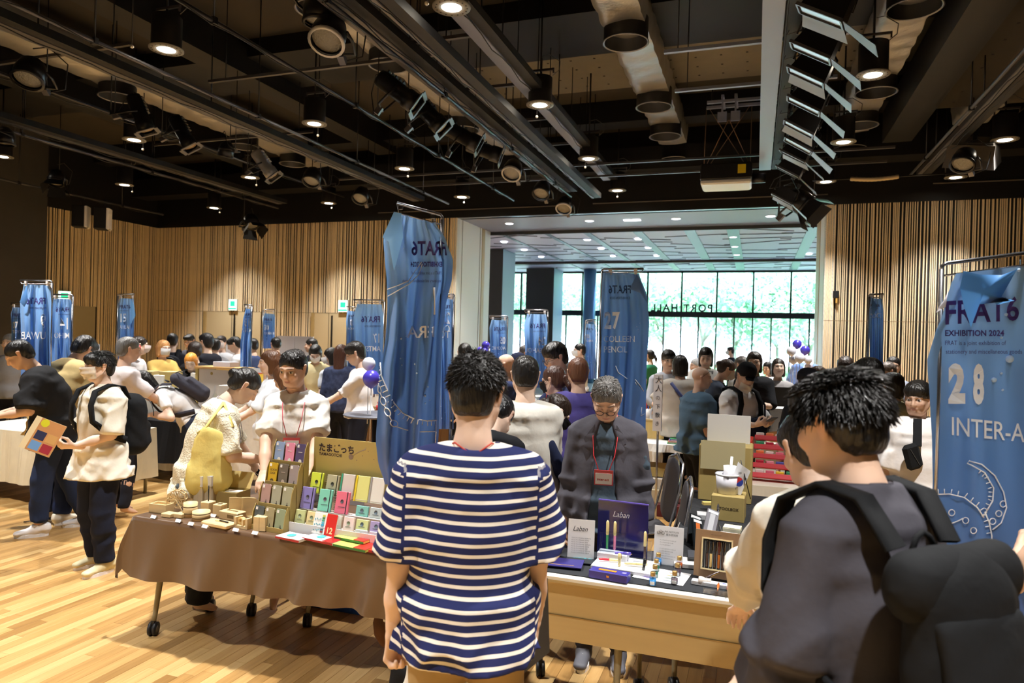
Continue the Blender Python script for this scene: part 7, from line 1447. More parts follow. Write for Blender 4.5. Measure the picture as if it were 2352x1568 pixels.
MB().lathe([(.001, 0), (.028, 0)], 18, (-.03, -.0068, .09), M=RX(PI / 2)).build('yellow_dot', cm('d8d428'), t)
pK = person('man in a loose black shirt and rolled jeans leaning over the left table', 22, 786, 6.1, 82, res=.013, hair=('short', '14110f'), top=('1f1f21', dict(fit=.055, sleeve=.95, slw=.03, hem=.74)), pants=('24304e', dict(len=.93, w=.014)), shoes=('ecebee', 'f2f2f4', 'ffffff'), feet=((-.10, .10), (.12, -.22)), lean=26, nod=10, arms=('desk', 'desk'), skin='b', eyes='down')
pJ = person('man in a khaki parka and jeans turned away behind the black-shirted man', 208, 778, 6.9, -48, res=.014, hair=('mop', '1a1613'), top=('c0a875', dict(fit=.055, sleeve=1.9, slw=.02, hem=.78, collar=1)), pants=('1f2c50', dict(w=.02)), shoes=('e4ddcc', 'f0ece4'), lean=24, nod=14, arms=('desk', 'desk'), skin='b', eyes='down')
pD = person('girl in white T-shirt and cuffed dark jeans bending low under a grey backpack', 308, 858, 7.0, 80, res=.013, female=True, hair=('bob', K), top=('f0eeee', dict(fit=.016, sleeve=.6)), pants=('2d3446', dict(w=.035, len=.95)), shoes=('ddd3bf', 'e8e0d0', '303844'), lean=62, nod=-18, arms=('desk', 'hips'), skin='a', eyes='down', mask=('d8ccc8', 0))
backpack(pD, 'shiny dark grey backpack on the bending girl', '3b3a44', w=.28, h=.34, d=.15, z=1.22)
pH = person('bald man in a slate blue T-shirt and black shorts looking away to the right', 1613, 842, 7.0, -62, res=.013, hair=('bald', K), top=('4c6478', dict(fit=.035, sleeve=.92, slw=.02, hem=.80)), pants=('15161a', dict(len=.12, w=.016)), shoes=('2a3a9a', 'e0e0e4'), nod=4, turn=-20, arms=('hang', 'hang'), skin='b', eyes='open', fat=.035, glasses=('20242c', .075))
pW = person('man in black cap and white T-shirt looking at his phone', 1722, 838, 6.7, -138, res=.013, hair=('short', K), cap=('202126', 1), top=('f0f0f0', dict(fit=.035, sleeve=.9, slw=.022, hem=.78)), pants=('26282e', {}), nod=30, arms=('phone', 'phone'), skin='a', eyes='down', mask=('f0e8dc', -.05))
t = thing('crossbody_bag', 'navy half-moon bag on the chest of the man in the black cap', 'bag', pW['W'](pW['b'].tp(-.03, .19, 1.10)), pW['root'].rotation_euler.z); mesh_obj('bag_body', prim_mesh('bag_body', [Prim((-.09, 0, 0), (.09, 0, -.04), (.035, .09), ex=(0, 1, 0), cap=.06)], .012), cloth('1c2236'), t); MB().tube([(-.12, 0, .02), (-.16, -.05, .18), (-.10, -.12, .30)], .010, 6).build('strap', cloth('1c2236'), t); MB().box((.0, .036, .02), (.012, .004, .02)).build('logo_patch', cm('d06040'), t)
h = pW['arm'][1]; t = thing('smartphone', 'dark phone held by the man in the black cap', 'phone', pW['W'](pW['b'].tp(0, .42, 1.17)), pW['root'].rotation_euler.z); MB().box((0, 0, 0), (.075, .14, .009), bev=.003).build('case', cm('303a50', .3), t); t.rotation_euler.x = .5
backpack(pW, 'black backpack worn by the man in the black cap', '18191c', w=.30, h=.46, d=.18)
pR = person('man in a white polo with a black sling bag beside the huge banner', 2108, 876, 4.7, -148, res=.012, hair=('mop', '1b1815'), top=('f0eae6', dict(fit=.022, sleeve=.95, slw=.02, hem=.86, collar=1)), pants=('17171b', {}), nod=8, turn=-48, arms=('hang', 'hang'), skin='d', eyes='open', fat=.045, hairvol=.97)
t = thing('sling_bag', 'black sling pouch on a broad strap over the white polo', 'bag', pR['W'](pR['b'].tp(.15, .185, 1.20)), pR['root'].rotation_euler.z); MB().box((0, 0, 0), (.11, .045, .17), bev=.02).build('pouch', cloth('1a1b1d'), t, rot=(0, .3, 0)); MB().bar((-.03, .0, .07), (-.07, -.07, .24), .05, .012).build('strap', cloth('1a1b1d'), t); MB().bar((-.035, .024, -.05), (.03, .024, .05), .004).build('zip', cm('444444'), t)
pM = person('man in profile in a white shirt with a large dark bag on his back', 1992, 824, 5.6, 72, res=.013, hair=('mop', '14110f'), top=('f0f0ee', dict(fit=.03, sleeve=1.4, slw=.03, hem=.80)), pants=('1c1e24', dict(w=.03)), nod=8, arms=('desk', 'hang'), skin='a', eyes='open')
backpack(pM, 'large dark grey bag on the back of the white-shirted man in profile', '242528', w=.36, h=.56, d=.20, z=1.0)
def crowd(label, px, py, t, face, **k):
    k.setdefault('res', .017 if t < 9 else .022); return person(label, px, py, t, face, **k)
W_ = lambda c, **k: (c, k)
crowd('man from behind in a plain off-white sweater, right of the striped-shirt man\'s head', 1207, 817, 4.3, 4, res=.013, hair=('short', '1c1815'), top=W_('dedad0', fit=.03, sleeve=1.9, slw=.015), nod=14, arms=('desklow', 'desklow'), fat=.02)
crowd('bent figure in black just behind the striped-shirt man\'s cheek', 1160, 925, 3.9, -20, hair=('short', '101014'), top=W_('121318', fit=.03, sleeve=1.2), lean=30, nod=30, arms=('desklow', 'desklow'))
crowd('brown-haired woman with ponytail and glasses in a lavender top', 1266, 840, 5.6, 62, female=True, hair=('pony', '4a2e24'), top=W_('a8a8d4', sleeve=.8), nod=14, glasses=('5a4030',), arms=('desk', 'desk'), mask=('1c1c1e', 0))
crowd('man with short reddish hair from behind in a purple mottled T-shirt', 1328, 820, 5.5, 10, hair=('short', '6a4430'), top=W_('473f7c', fit=.035, sleeve=.9, m=dict(noise_s=12, noise_a=.35)), fat=.03, arms=('desk', 'desk'), skin='b')
crowd('curly-haired man with glasses in a navy T-shirt leaning to the left', 1268, 789, 6.3, 115, hair=('curly', '16120f'), top=W_('2a3252', sleeve=.8), lean=12, nod=8, glasses=('202020',), lanyard=dict(z=1.2), eyes='open', arms=('forward', 'desk'))
crowd('bald man with glasses in profile left of the sweater man', 1160, 812, 7.4, 72, hair=('bald', K), top=W_('3a4468', sleeve=.9), glasses=('404040',), skin='b', arms=('desk', 'desk'))
crowd('person in a dark navy cap behind the bald man with glasses', 1190, 812, 7.9, 20, hair=('short', K), cap=('1c2036', 0), top=W_('283048'), arms=('desk', 'desk'))
crowd('man with cropped black hair from behind in a dark jacket by the white jamb', 1068, 787, 8.6, 4, hair=('short', '16130f'), top=W_('22262e', sleeve=1.8, fit=.03))
crowd('grey-haired man in profile against the dark lobby column', 1206, 791, 9.6, 80, hair=('gray', '5a5450'), top=W_('e8e8ea'), skin='b')
crowd('masked person with dark hair before the window, left of the white-shirted one', 1288, 789, 12.5, 150, hair=('bob', K), mask=('f0f0f0', 0), top=W_('4a4e58'), eyes='open')
crowd('masked man in a white shirt before the window by the small banner', 1330, 788, 12.0, 105, hair=('short', K), mask=('f0f0f0', 0), top=W_('eceef2', sleeve=1.5), eyes='open', arms=('hold', 'hold'))
crowd('woman in a green top in profile before the window', 1491, 802, 13.5, 60, female=True, hair=('pony', K), top=W_('2f7a5a'), mask=('e8e8e8', 0))
crowd('smiling man with full black hair in a light grey shirt', 1536, 804, 8.6, -165, hair=('mop', '15120f'), top=W_('b8bcc6', sleeve=1.4, fit=.03, collar=1), eyes='open', arms=('hold', 'hold'), pants=('e4e2da', {}))
pT = crowd('person from behind in a beige T-shirt with a blue strap across the back', 1562, 814, 8.0, 14, hair=('bob', K), top=W_('c9c1b6', fit=.05, sleeve=1.0, slw=.04, hem=.78), pants=('1a1b1f', {}), arms=('desk', 'desk'))
t = thing('shoulder_strap', 'dark blue diagonal strap across the beige T-shirt', 'strap', pT['root'].location, pT['root'].rotation_euler.z); MB().tube([Vector(pT['b'].tp(-.14, -.16, 1.40)), Vector(pT['b'].tp(0, -.215, 1.22)), Vector(pT['b'].tp(.16, -.19, 1.04))], .018, 6).build('webbing', cm('26346c', .6), t)
crowd('tall man with chin-length hair and goatee in a white shirt', 1622, 797, 9.0, -178, hair=('bob', '1a1512'), top=W_('f2f0ea', sleeve=1.6, fit=.03, collar=1), eyes='down', beard=.5, nod=16, arms=('desk', 'desk'))
crowd('elderly white-haired man far behind the beige T-shirt', 1598, 822, 10.5, 120, hair=('gray', 'c8c8c8'), top=W_('eaeaee'), skin='b')
crowd('woman with hair tied up and a face mask in a slate jacket, leaning right', 1682, 828, 8.2, -80, female=True, hair=('bun', '3a2a22'), mask=('e6dccc', 0), top=W_('3e4656', sleeve=1.8), lean=14, nod=18, arms=('desk', 'desk'))
crowd('man with cropped grey hair and mask behind the slate jacket', 1707, 817, 9.3, -130, hair=('gray', '5c544e'), mask=('c8bcb0', 0), top=W_('8a8680', sleeve=1.5), skin='b')
crowd('man with shoulder-length hair and round glasses in black above the black cap', 1733, 806, 8.2, 178, hair=('bob', '2a1f1a'), top=W_('1a1a1e', sleeve=1.2, fit=.03), glasses=('303030',), eyes='open', arms=('phone', 'phone'), nod=6)
crowd('woman in a grey sleeveless waistcoat facing the camera by the balloons', 1788, 822, 9.0, -172, female=True, hair=('bob', '241a14'), top=W_('a09c9c', sleeve=.12, fit=.012, hem=.82, v=.06), nod=-4, eyes='open', arms=('hang', 'hang'), pants=('24242a', {}))
crowd('woman with black hair touching her chin before the window', 1762, 830, 12.0, 150, female=True, hair=('bob', K), top=W_('d8dce6'), arms=('chin', 'hang'), nod=10)
crowd('passer-by in a black T-shirt with a mask right outside the window', 1677, 796, 20.0, 95, hair=('short', K), mask=('d8e8f0', 0), top=W_('1a1e28', sleeve=.8), arms=('phone', 'phone'))
crowd('person in a dark cap seen just above the dark-haired man\'s head', 1856, 848, 6.0, 10, hair=('short', K), cap=('24262e', 0), top=W_('202228'))
crowd('brown-haired person half hidden by the dark cap at right', 1880, 843, 6.6, -20, hair=('mop', '6a4a34'), top=W_('2a2624'))
crowd('curly brown-haired person in black looking down by the right slat wall', 1941, 822, 7.8, 175, hair=('curly', '33261f'), top=W_('17181c'), nod=24)
crowd('masked person with a dark fringe beside the white shirt in profile', 1966, 832, 7.0, 150, hair=('bob', K), mask=('f0f0f0', 0), top=W_('c8c0a8'), nod=12)
crowd('grey-haired man with ruddy face right of the thin banner', 2036, 830, 8.2, 125, hair=('gray', '6a605a'), top=W_('b8b4a8'), skin='d', eyes='open')
crowd('man with dark hair and heavy brows behind the grey-haired man', 2052, 818, 8.9, -178, hair=('short', '1e1a18'), top=W_('9aa0b0'), skin='d', eyes='open')
crowd('woman with wavy grey-black hair in an olive blouse facing left', 2046, 854, 6.3, 82, female=True, hair=('bob', '2a2624'), top=W_('a8a07c', fit=.04, sleeve=.9, slw=.03), eyes='open', glasses=('505050',), arms=('desk', 'desk'), fat=.02)
pE = person('person at the right picture edge, only a bare elbow showing', 2560, 900, 2.2, 40, res=.014, hair=('short', K), top=('e8e4dc', dict(sleeve=.5, fit=.02)), pants=('2a2c34', {}), arms=(((.12, .24, 1.15), (1, -1, -.5), (0, -1, 0), .8, None), 'hang'), skin='d')
# left half of the hall
crowd('grey-haired man in a pale pink T-shirt looking right, behind the masked man', 300, 773, 6.9, -78, hair=('gray', '6c6a68'), top=W_('e9dfdf', fit=.035, sleeve=.95), skin='b', eyes='down', nod=8, arms=('desk', 'desk'))
crowd('woman with a white mask and a red ribbon in her ponytail', 322, 771, 9.2, -78, female=True, hair=('pony', '241813'), mask=('f2e4e2', 0), top=W_('dcd8dc', sleeve=1.2), eyes='open')
crowd('fair-haired woman in mustard with a big white mask', 377, 780, 9.9, -150, female=True, hair=('bob', 'b88450'), mask=('eef0f4', 0), top=W_('c8a75e', fit=.03, sleeve=1.6), eyes='open', arms=('desk', 'desk'))
pX = crowd('man in black from behind, third head from the left slat wall', 397, 765, 11.5, -8, hair=('short', K), top=W_('20232c', sleeve=1.6))
backpack(pX, 'black backpack on the man behind the fair-haired woman', '1a1c22')
crowd('dark-haired man looking down far back beside the black backpack', 433, 767, 12.8, 150, hair=('fringe', K), top=W_('4a4a52'), nod=16)
crowd('man with thick black hair and black jacket in front of the left door', 474, 766, 10.6, 38, hair=('mop', '1c1a1c'), top=W_('1b1c24', sleeve=1.8, fit=.03))
crowd('person with big curly dark hair behind the orange-haired woman', 448, 788, 10.2, 10, hair=('curly', '2a211c'), top=W_('1e1e22'), hairvol=1.2)
crowd('smiling woman with orange hair and a black clip leaning on the wooden case', 437, 812, 9.2, 168, female=True, hair=('bob', 'e0913a'), top=W_('17181c', sleeve=1.7, fit=.03), lean=8, nod=20, arms=('desk', 'desk'), skin='c', eyes='down')
crowd('person in white with blue braces from behind, by the left door', 494, 776, 11.2, 6, hair=('short', K), top=W_('e6eaf2'))
crowd('masked man in white facing out before the left door', 508, 770, 12.3, 160, hair=('short', '2a211c'), mask=('e8dcd8', 0), top=W_('e8eaf0', sleeve=1.5))
crowd('man with black fringe in white looking down left of the narrow banner', 531, 774, 11.2, 80, hair=('fringe', K), top=W_('eceef2', sleeve=1.4), nod=26, arms=('phone', 'phone'))
crowd('person half hidden by the narrow folded banner', 578, 776, 11.8, 60, hair=('short', K), top=W_('3a4668'))
crowd('man in white from behind, left of the grey panels', 633, 774, 12.2, 20, hair=('short', K), top=W_('eef0f4'), nod=10)
crowd('woman with a brown bob in white looking left behind the vendor', 618, 803, 6.6, 96, female=True, hair=('bob', '5a3820'), top=W_('eaf0fa', sleeve=1., fit=.03), nod=8, arms=('desk', 'desk'))
crowd('woman in a red and black dotted blouse behind the bun-haired woman', 640, 842, 6.0, 40, female=True, hair=('bob', '5a3820'), top=W_('e8ded8', sleeve=1.2, fit=.03, m=dict(noise_s=16, noise_a=.9)), lean=20, nod=20)
crowd('man in a dark suit beside the grey panels', 714, 776, 12.0, 80, hair=('short', '1c1815'), top=W_('f0f0f0'), jacket=('20222a', dict(open=.05)), skin='b')
crowd('masked woman in pale yellow leaning forward, right of the grey panels', 724, 794, 9.6, 176, female=True, hair=('bob', K), mask=('f2f2f2', 0), top=W_('eddfae', sleeve=1.4, fit=.03), lean=16, nod=18, arms=('desk', 'desk'))
crowd('masked woman with black hair beside the pale yellow one', 756, 798, 9.4, 30, female=True, hair=('bob', K), mask=('f2f2f2', 0), top=W_('c8ccd4'), nod=14, turn=50)
crowd('woman with long brown hair in a dark blue floral blouse, from behind', 785, 790, 9.0, -16, female=True, hair=('long', '4a2e22'), top=W_('38405c', fit=.03, sleeve=1.2, m=dict(noise_s=20, noise_a=.8)))
pQ = crowd('shop man in profile in a white shirt and dark trousers by the brown stall', 808, 787, 7.7, 84, res=.014, hair=('mop', '1a1613'), top=W_('f2eff0', fit=.022, sleeve=.95, hem=.90), pants=('20222e', dict(w=.012)), nod=22, arms=('desk', 'hang'), shoes=('17171a', '17171a'), glasses=('303030',))
t = thing('paper_bag', 'small orange paper bag held by the shop man in profile', 'bag', pQ['W'](pQ['arm'][1][2] + pQ['arm'][1][3] * .12), 0); MB().box((0, 0, -.02), (.10, .05, .13), taper=1.05).build('bag_body', cm('e09030', .6), t); MB().bar((-.03, 0, .045), (.03, 0, .045), .006).build('handle', cm('e09030', .6), t)
crowd('white-haired man at the far left above the white panel', 22, 766, 9.5, 150, hair=('gray', '8a8886'), top=W_('a0a0a4'))
t = thing('red_ribbon', 'red ribbon bow tied in the masked woman\'s hair', 'ribbon', at_t(318, 800, 9.0)); MB().ball((0, 0, 0), .05, sc=(.7, .5, 1)).build('knot', cm('c82838', .5), t); MB().ball((-.03, 0, -.05), .04, sc=(.6, .4, 1)).build('tail', cm('c82838', .5), t)
# ---------------------------------------------------------------- balloons and stalls behind
def balloon(px, py, t, rpx, col, label, grp, low=.5):
    p = at_t(px, py, t); r = rpx * t / 1600; q = thing('balloon', label, 'balloon', p, group=grp); MB().lathe([(.001, r), (r * .55, r * .85), (r * .9, r * .42), (r, 0), (r * .9, -r * .45), (r * .6, -r * .82), (r * .2, -r * 1.08), (r * .12, -r * 1.15), (.001, -r * 1.12)], 20).build('skin', mat('balloon_' + col, col, .25, spec=.7), q)
    MB().cyl((0, 0, -r * 1.1), (0, 0, -r * 1.1 - low), .004, 5).build('stick', cm('e8e8e8'), q)
VI = '4a3fb8'; WB = 'dcdce6'
for a in ((847, 835, 6.6, 15.5, WB, 'white balloon beside the tall folded banner', 'balloons by the tall banner'), (853, 869, 6.5, 20, VI, 'violet balloon below the white one beside the tall folded banner', 'balloons by the tall banner'),
    (1116, 793, 10, 10, VI, 'top violet balloon of the bunch by the white jamb', 'balloons by the jamb'), (1103, 804, 10.1, 8, VI, 'left violet balloon of the bunch by the white jamb', 'balloons by the jamb'), (1113, 808, 9.9, 9, VI, 'lower violet balloon of the bunch by the white jamb', 'balloons by the jamb'), (1127, 808, 10, 8.5, WB, 'white balloon of the bunch by the white jamb', 'balloons by the jamb'),
    (1831, 790, 10, 10.5, VI, 'top violet balloon of the bunch in front of the window end', 'balloons at the window end'), (1849, 804, 9.9, 11, VI, 'right violet balloon of the bunch in front of the window end', 'balloons at the window end'), (1818, 806, 9.9, 11, WB, 'left white balloon of the bunch in front of the window end', 'balloons at the window end'), (1837, 822, 9.8, 11.5, WB, 'middle white balloon of the bunch in front of the window end', 'balloons at the window end'), (1822, 826, 10.1, 10, WB, 'lower left white balloon of the window end bunch', 'balloons at the window end'), (1856, 826, 10.1, 9.5, WB, 'lower right white balloon of the window end bunch', 'balloons at the window end'), (1858, 840, 10.2, 9, 'd6d4ec', 'lowest pale balloon of the window end bunch', 'balloons at the window end')): balloon(*a)
def draped(label, x0, x1, y0, y1, col, z=.74, drop=.68, top=None):
    t = thing('draped_table', label, 'table', ((x0 + x1) / 2, (y0 + y1) / 2, 0)); w, d = (x1 - x0) / 2, (y1 - y0) / 2; m = cloth(col, bump=.1)
    MB().box((0, 0, z - .012), (2 * w - .02, 2 * d - .02, .022)).build('table_top', TOPW, t); r = random.Random(int(x0 * 10)); N = 120; per = []
    for k in range(N):
        s_ = k / N * (4 * w + 4 * d)
        if s_ < 2 * w: p = (-w + s_, -d)
        elif s_ < 2 * w + 2 * d: p = (w, -d + s_ - 2 * w)
        elif s_ < 4 * w + 2 * d: p = (w - (s_ - 2 * w - 2 * d), d)
        else: p = (-w, d - (s_ - 4 * w - 2 * d))
        per.append((p, .018 * math.sin(s_ * 14) + .012 * math.sin(s_ * 31 + 1)))
    vs = [Vector((p[0], p[1], z)) for p, o in per] + [Vector((p[0] * (1 + (.02 + o) / w * 1.0), p[1] * (1 + (.02 + o) / d), z - drop)) for p, o in per]
    b = MB(); b.add(vs, [tuple(range(N))] + [(N + k, N + (k + 1) % N, (k + 1) % N, k) for k in range(N)]); b.build('cloth', m, t)
    for sx in (-1, 1):
        for sy in (-1, 1): MB().cyl((sx * (w - .08), sy * (d - .06), 0), (sx * (w - .08), sy * (d - .06), z - .02), .018, 8).build('leg', LEGM, t)
    return t
# left: black-clothed table with the flask cabinet, and neighbours
draped('long black-clothed table behind the yellow tote, carrying the flask cabinet', -7.3, -5.0, 6.55, 7.25, '1c1c1f', drop=.50)
draped('white-clothed table at the left edge behind the black-shirted man', -8.2, -6.35, 5.2, 6.1, 'e6dfc8', drop=.55)
draped('brown-clothed stall table left of the tall banner, with small goods', -6.75, -4.75, 8.8, 9.5, '6b4d2e'); draped('second brown-clothed table right behind it', -4.7, -3.5, 9.3, 9.9, '6b4d2e')
cp = Vector((-6.22, 6.88, .742)); t = thing('flask_cabinet', 'pale wooden cabinet with a white front showing coloured glass flasks', 'cabinet', cp, -.02); CW, CHt = .66, .66
MB().box((0, .12, CHt - .01), (CW + .02, .30, .025)).build('top_board', cm('d2a468', .5), t); MB().box((0, .12, .012), (CW, .28, .024)).build('base_board', cm('d8c078', .5), t)
for q in (-1, 1): MB().box((q * (CW / 2 - .02), .12, CHt / 2), (.04, .28, CHt - .03)).build('side_post', cm('d8c078', .5), t)
MB().box((0, .0, CHt / 2), (CW - .10, .02, CHt - .06)).build('white_panel', cm('e4dcd8', .5), t)
fl_ = glassy('flask_glass', (.95, .97, 1), .2)
for i, (x, z, c_) in enumerate(((-.15, .08, 'c0202c'), (.02, .09, '2a2a20'), (.02, .24, 'c8c020'), (.17, .26, '3040b8'))):
    f = thing('glass_flask', 'glass flask holding %s liquid on the cabinet front' % ('red', 'dark', 'yellow', 'blue')[i], 'flask', cp + Vector((x, -.055, z))); MB().lathe([(.001, 0), (.035, .012), (.045, .04), (.030, .075), (.010, .11), (.008, .20)], 18).build('glass', fl_, f); MB().lathe([(.001, .002), (.033, .014), (.040, .036), (.001, .036)], 18).build('liquid', cm(c_, .2, spec=.8), f)
b = MB(); b.lathe([(.001, 0), (.02, 0), (.02, .0005)], 12, (-.08, -.012, .58), M=RX(PI / 2)); b.build('emblem', cm('a89050'), t)
cbox('white_box', 'flat white box lying on top of the flask cabinet', 'box', cp + Vector((.02, .12, CHt + .004)), (.26, .16, .06), 'e8e4f0', 0); 
WR = thing('card_rack', 'tall white slotted card rack right of the flask cabinet', 'rack', cp + Vector((.46, .10, 0))); MB().box((0, .05, .33), (.16, .02, .66)).build('back_panel', cm('eceaea', .5), WR)
for k in range(6): MB().box((0, .0, .05 + .10 * k), (.16, .06, .015), ).build('slot', cm('f4f2f2', .5), WR)
WR2 = copy_tree(WR); WR2.location = cp + Vector((.70, .25, .05)); WR2['label'] = 'second slotted rack behind the narrow folded banner, right of the first'
def goods(label, base, n, span, cols, hmax, seed, cat='goods', name='boxed_item', dy=.25, grp=None):
    r = random.Random(seed)
    for i in range(n):
        w = span / n * .82; h = r.uniform(.35, 1) * hmax; c_ = cols[i % len(cols)]; p = base + Vector((span * ((i + .5) / n - .5), r.uniform(-dy / 2, dy / 2), 0)); k = i % 4
        t = thing(name, label % ORD[min(i, len(ORD) - 1)], cat, p, r.uniform(-.15, .15), group=grp)
        if k == 0: MB().box((0, 0, h / 2), (w, w * .6, h), bev=.004).build('carton', cm(c_, .5), t); MB().box((0, -w * .3 - .001, h * .6), (w * .7, .002, h * .3)).build('printed_label', cm('f2eee6'), t)
        elif k == 1: MB().poly([(-w / 2, 0), (w / 2, 0), (w / 2, h), (-w / 2, h * .8)], .01).build('board', cm(c_, .5), t, rot=(-.25, 0, 0)); MB().box((0, w * .2, h * .3), (.01, w * .4, h * .5)).build('easel', CARD, t)
        elif k == 2: MB().lathe([(.001, 0), (w * .35, 0), (w * .38, h * .6), (w * .34, h * .6), (w * .3, .01)], 14).build('pot', cm(c_, .4), t); [MB().cyl((w * .1 * q, 0, .02), (w * .22 * q, .02 * q, h * 1.1), .006, 6).build('pen', cm(('d04040', '4060c0', 'e0b040')[q + 1]), t) for q in (-1, 0, 1)]
        else: MB().box((0, 0, .02), (w, w * .7, .04)).build('tray', cm(c_, .5), t); [MB().box((w * (q - 1) * .3, 0, .05), (w * .2, w * .5, .05), bev=.004).build('packet', cm(('e8b0a0', 'f0e8d8', 'a0c0c8')[q]), t) for q in range(3)]
ORD = ['first', 'second', 'third', 'fourth', 'fifth', 'sixth', 'seventh', 'eighth', 'ninth', 'tenth', 'eleventh', 'twelfth']
goods('%s item from the left on the black table beside the bending girl', Vector((-6.95, 6.9, .742)), 4, .60, ('c06858', 'e8e4e0', 'c84840', 'e0c0c8'), .16, 3)
goods('%s item from the left on the brown stall, before the trinket board', Vector((-5.75, 9.0, .742)), 8, 1.7, ('d8b878', 'c03038', 'e8e0d0', 'c8b040', '8fb0c8'), .20, 5)
goods('%s item from the left on the rear brown table by the tall banner', Vector((-4.1, 9.5, .742)), 4, .9, ('e8e4e0', '8898c0', 'd0a060'), .22, 8)
# trinket board
tp_ = at_t(724, 930, 10.75); t = thing('trinket_board', 'tan pegboard full of hanging red and gold trinkets behind the vendor', 'display board', (tp_.x, tp_.y + .1, .742), -.05); MB().box((0, 0, .26), (.30, .02, .56)).build('board', cm('e0bc80', .6), t)
r = random.Random(2); b = {c_: MB() for c_ in ('b8323a', 'c89a50', '5a3a30', 'e8e0d8')}
for k in range(60): c_ = list(b)[k % 4]; b[c_].ball((r.uniform(-.13, .13), -.02, r.uniform(.04, .5)), r.uniform(.010, .020), 6, 4, (1, .6, 1.5))
for c_, m_ in b.items(): q = m_.build('trinkets', cm(c_, .4), t); q['kind'] = 'stuff'
t = thing('wedge_display', 'yellow card wedge display at the front of the brown stall', 'display stand', at_t(752, 930, 10.6) * 1, -.3); t.location.z = .742; MB().poly([(-.13, 0), (.20, 0), (-.13, .38)], .12).build('wedge', cm('d4c468', .6), t)
for k in range(3): MB().box((-.02 + .06 * k, -.07, .04), (.02, .01, .07), bev=.003).build('pen_sleeve', cm(('f0f0f0', 'c83030', '3050a0')[k]), t)
t = thing('wire_rack', 'white wire rack hung with small pouches on the rear of the brown stall', 'rack', Vector((-5.2, 9.35, .742))); fr = MB(); fr.bar((-.42, 0, .42), (.42, 0, .42), .012).bar((-.42, 0, .30), (.42, 0, .30), .008).bar((-.42, 0, 0), (-.42, 0, .42), .012).bar((.42, 0, 0), (.42, 0, .42), .012)
for k in range(14): fr.bar((-.39 + .06 * k, 0, .30), (-.39 + .06 * k, 0, .42), .006)
fr.build('frame', cm('e8e8e8', .4), t)
for k in range(10): MB().box((-.36 + .08 * k, -.02, .24 - .02 * (k % 2)), (.055, .02, .12), bev=.006).build('pouch', cm(('3a3640', '6a5a60', 'e0dcd8', '5a4048')[k % 4]), t)
# grey and white partition panels, box row, round tables
for px, py, tt, w, h, lab in ((677, 815, 14.0, .40, 1.75, 'grey folding panel standing before the right back door'), (178, 790, 8.4, .30, 1.62, 'pale panel right of the banner with mirrored 14'), (25, 800, 9.8, .7, 1.55, 'white panel low at the far left'), (552, 800, 13.2, .3, 1.6, 'white rack far back left of the small banner')):
    p = at_t(px, py, tt); t = thing('partition_panel', lab, 'panel', (p.x, p.y, 0), .15); MB().box((-w / 2, 0, h / 2 + .03), (w - .01, .03, h)).build('leaf', cm('cfccd0', .5), t); MB().box((w / 2, .0, h / 2 + .03), (w - .01, .03, h)).build('leaf', cm('c8c6ca', .5), t); MB().box((0, 0, .015), (w * 1.9, .3, .03)).build('foot', cm('888888', .4), t)
draped('white-clothed table far left carrying cardboard boxes', at_t(368, 888, 9.1).x - .6, at_t(368, 888, 9.1).x + .6, 8.35 * 0 + at_t(368, 888, 9.1).y - .3, at_t(368, 888, 9.1).y + .3, 'd8d4cc', z=1.10, drop=1.0)
for k, (px, lab) in enumerate(((345, 'left cardboard box with raised flap behind the bending girl'), (372, 'white paper stack between two cardboard boxes'), (392, 'right cardboard box with raised flap behind the bending girl'))): p = at_t(px, 880, 9.0); cbox('cardboard_box', lab, 'box', (p.x, p.y, 1.102), (.20, .2, .20 if k != 1 else .16), CARD if k != 1 else 'eceae6', .1, lid='d8c690' if k != 1 else None)
p = at_t(862, 950, 6.6); t = thing('round_table', 'small round grey high table beside the violet balloon', 'table', (p.x, p.y, 0)); MB().lathe([(.001, p.z - .02), (.29, p.z - .02), (.30, p.z - .005), (.29, p.z), (.001, p.z)], 32).build('table_top', cm('6c6e78', .4), t); MB().cyl((0, 0, .02), (0, 0, p.z - .02), .03, 12).build('column', TUB, t); MB().lathe([(.001, .03), (.20, .012), (.22, 0)], 24).build('base', TUB, t)
# yellow open boxes behind
for px, py, tt, lab in ((515, 843, 9.0, 'small yellow frame box on top, right of the orange-haired woman'), (583, 868, 7.5, 'yellow open gift box left of the bun-haired woman')): p = at_t(px, py, tt); cbox('gift_box', lab, 'box', p - Vector((0, 0, .08)), (.16, .12, .13), 'e0b83a', .2, lid='b8402c')
p = at_t(583, 868, 7.5); draped('high white table under the yellow gift box', p.x - .3, p.x + .3, p.y - .2, p.y + .2, 'e8e4dc', z=p.z - .082, drop=.9)
p = at_t(515, 843, 9.0); draped('high white table behind the flask cabinet', p.x - .35, p.x + .35, p.y - .2, p.y + .2, 'e4e0d8', z=p.z - .082, drop=.9)
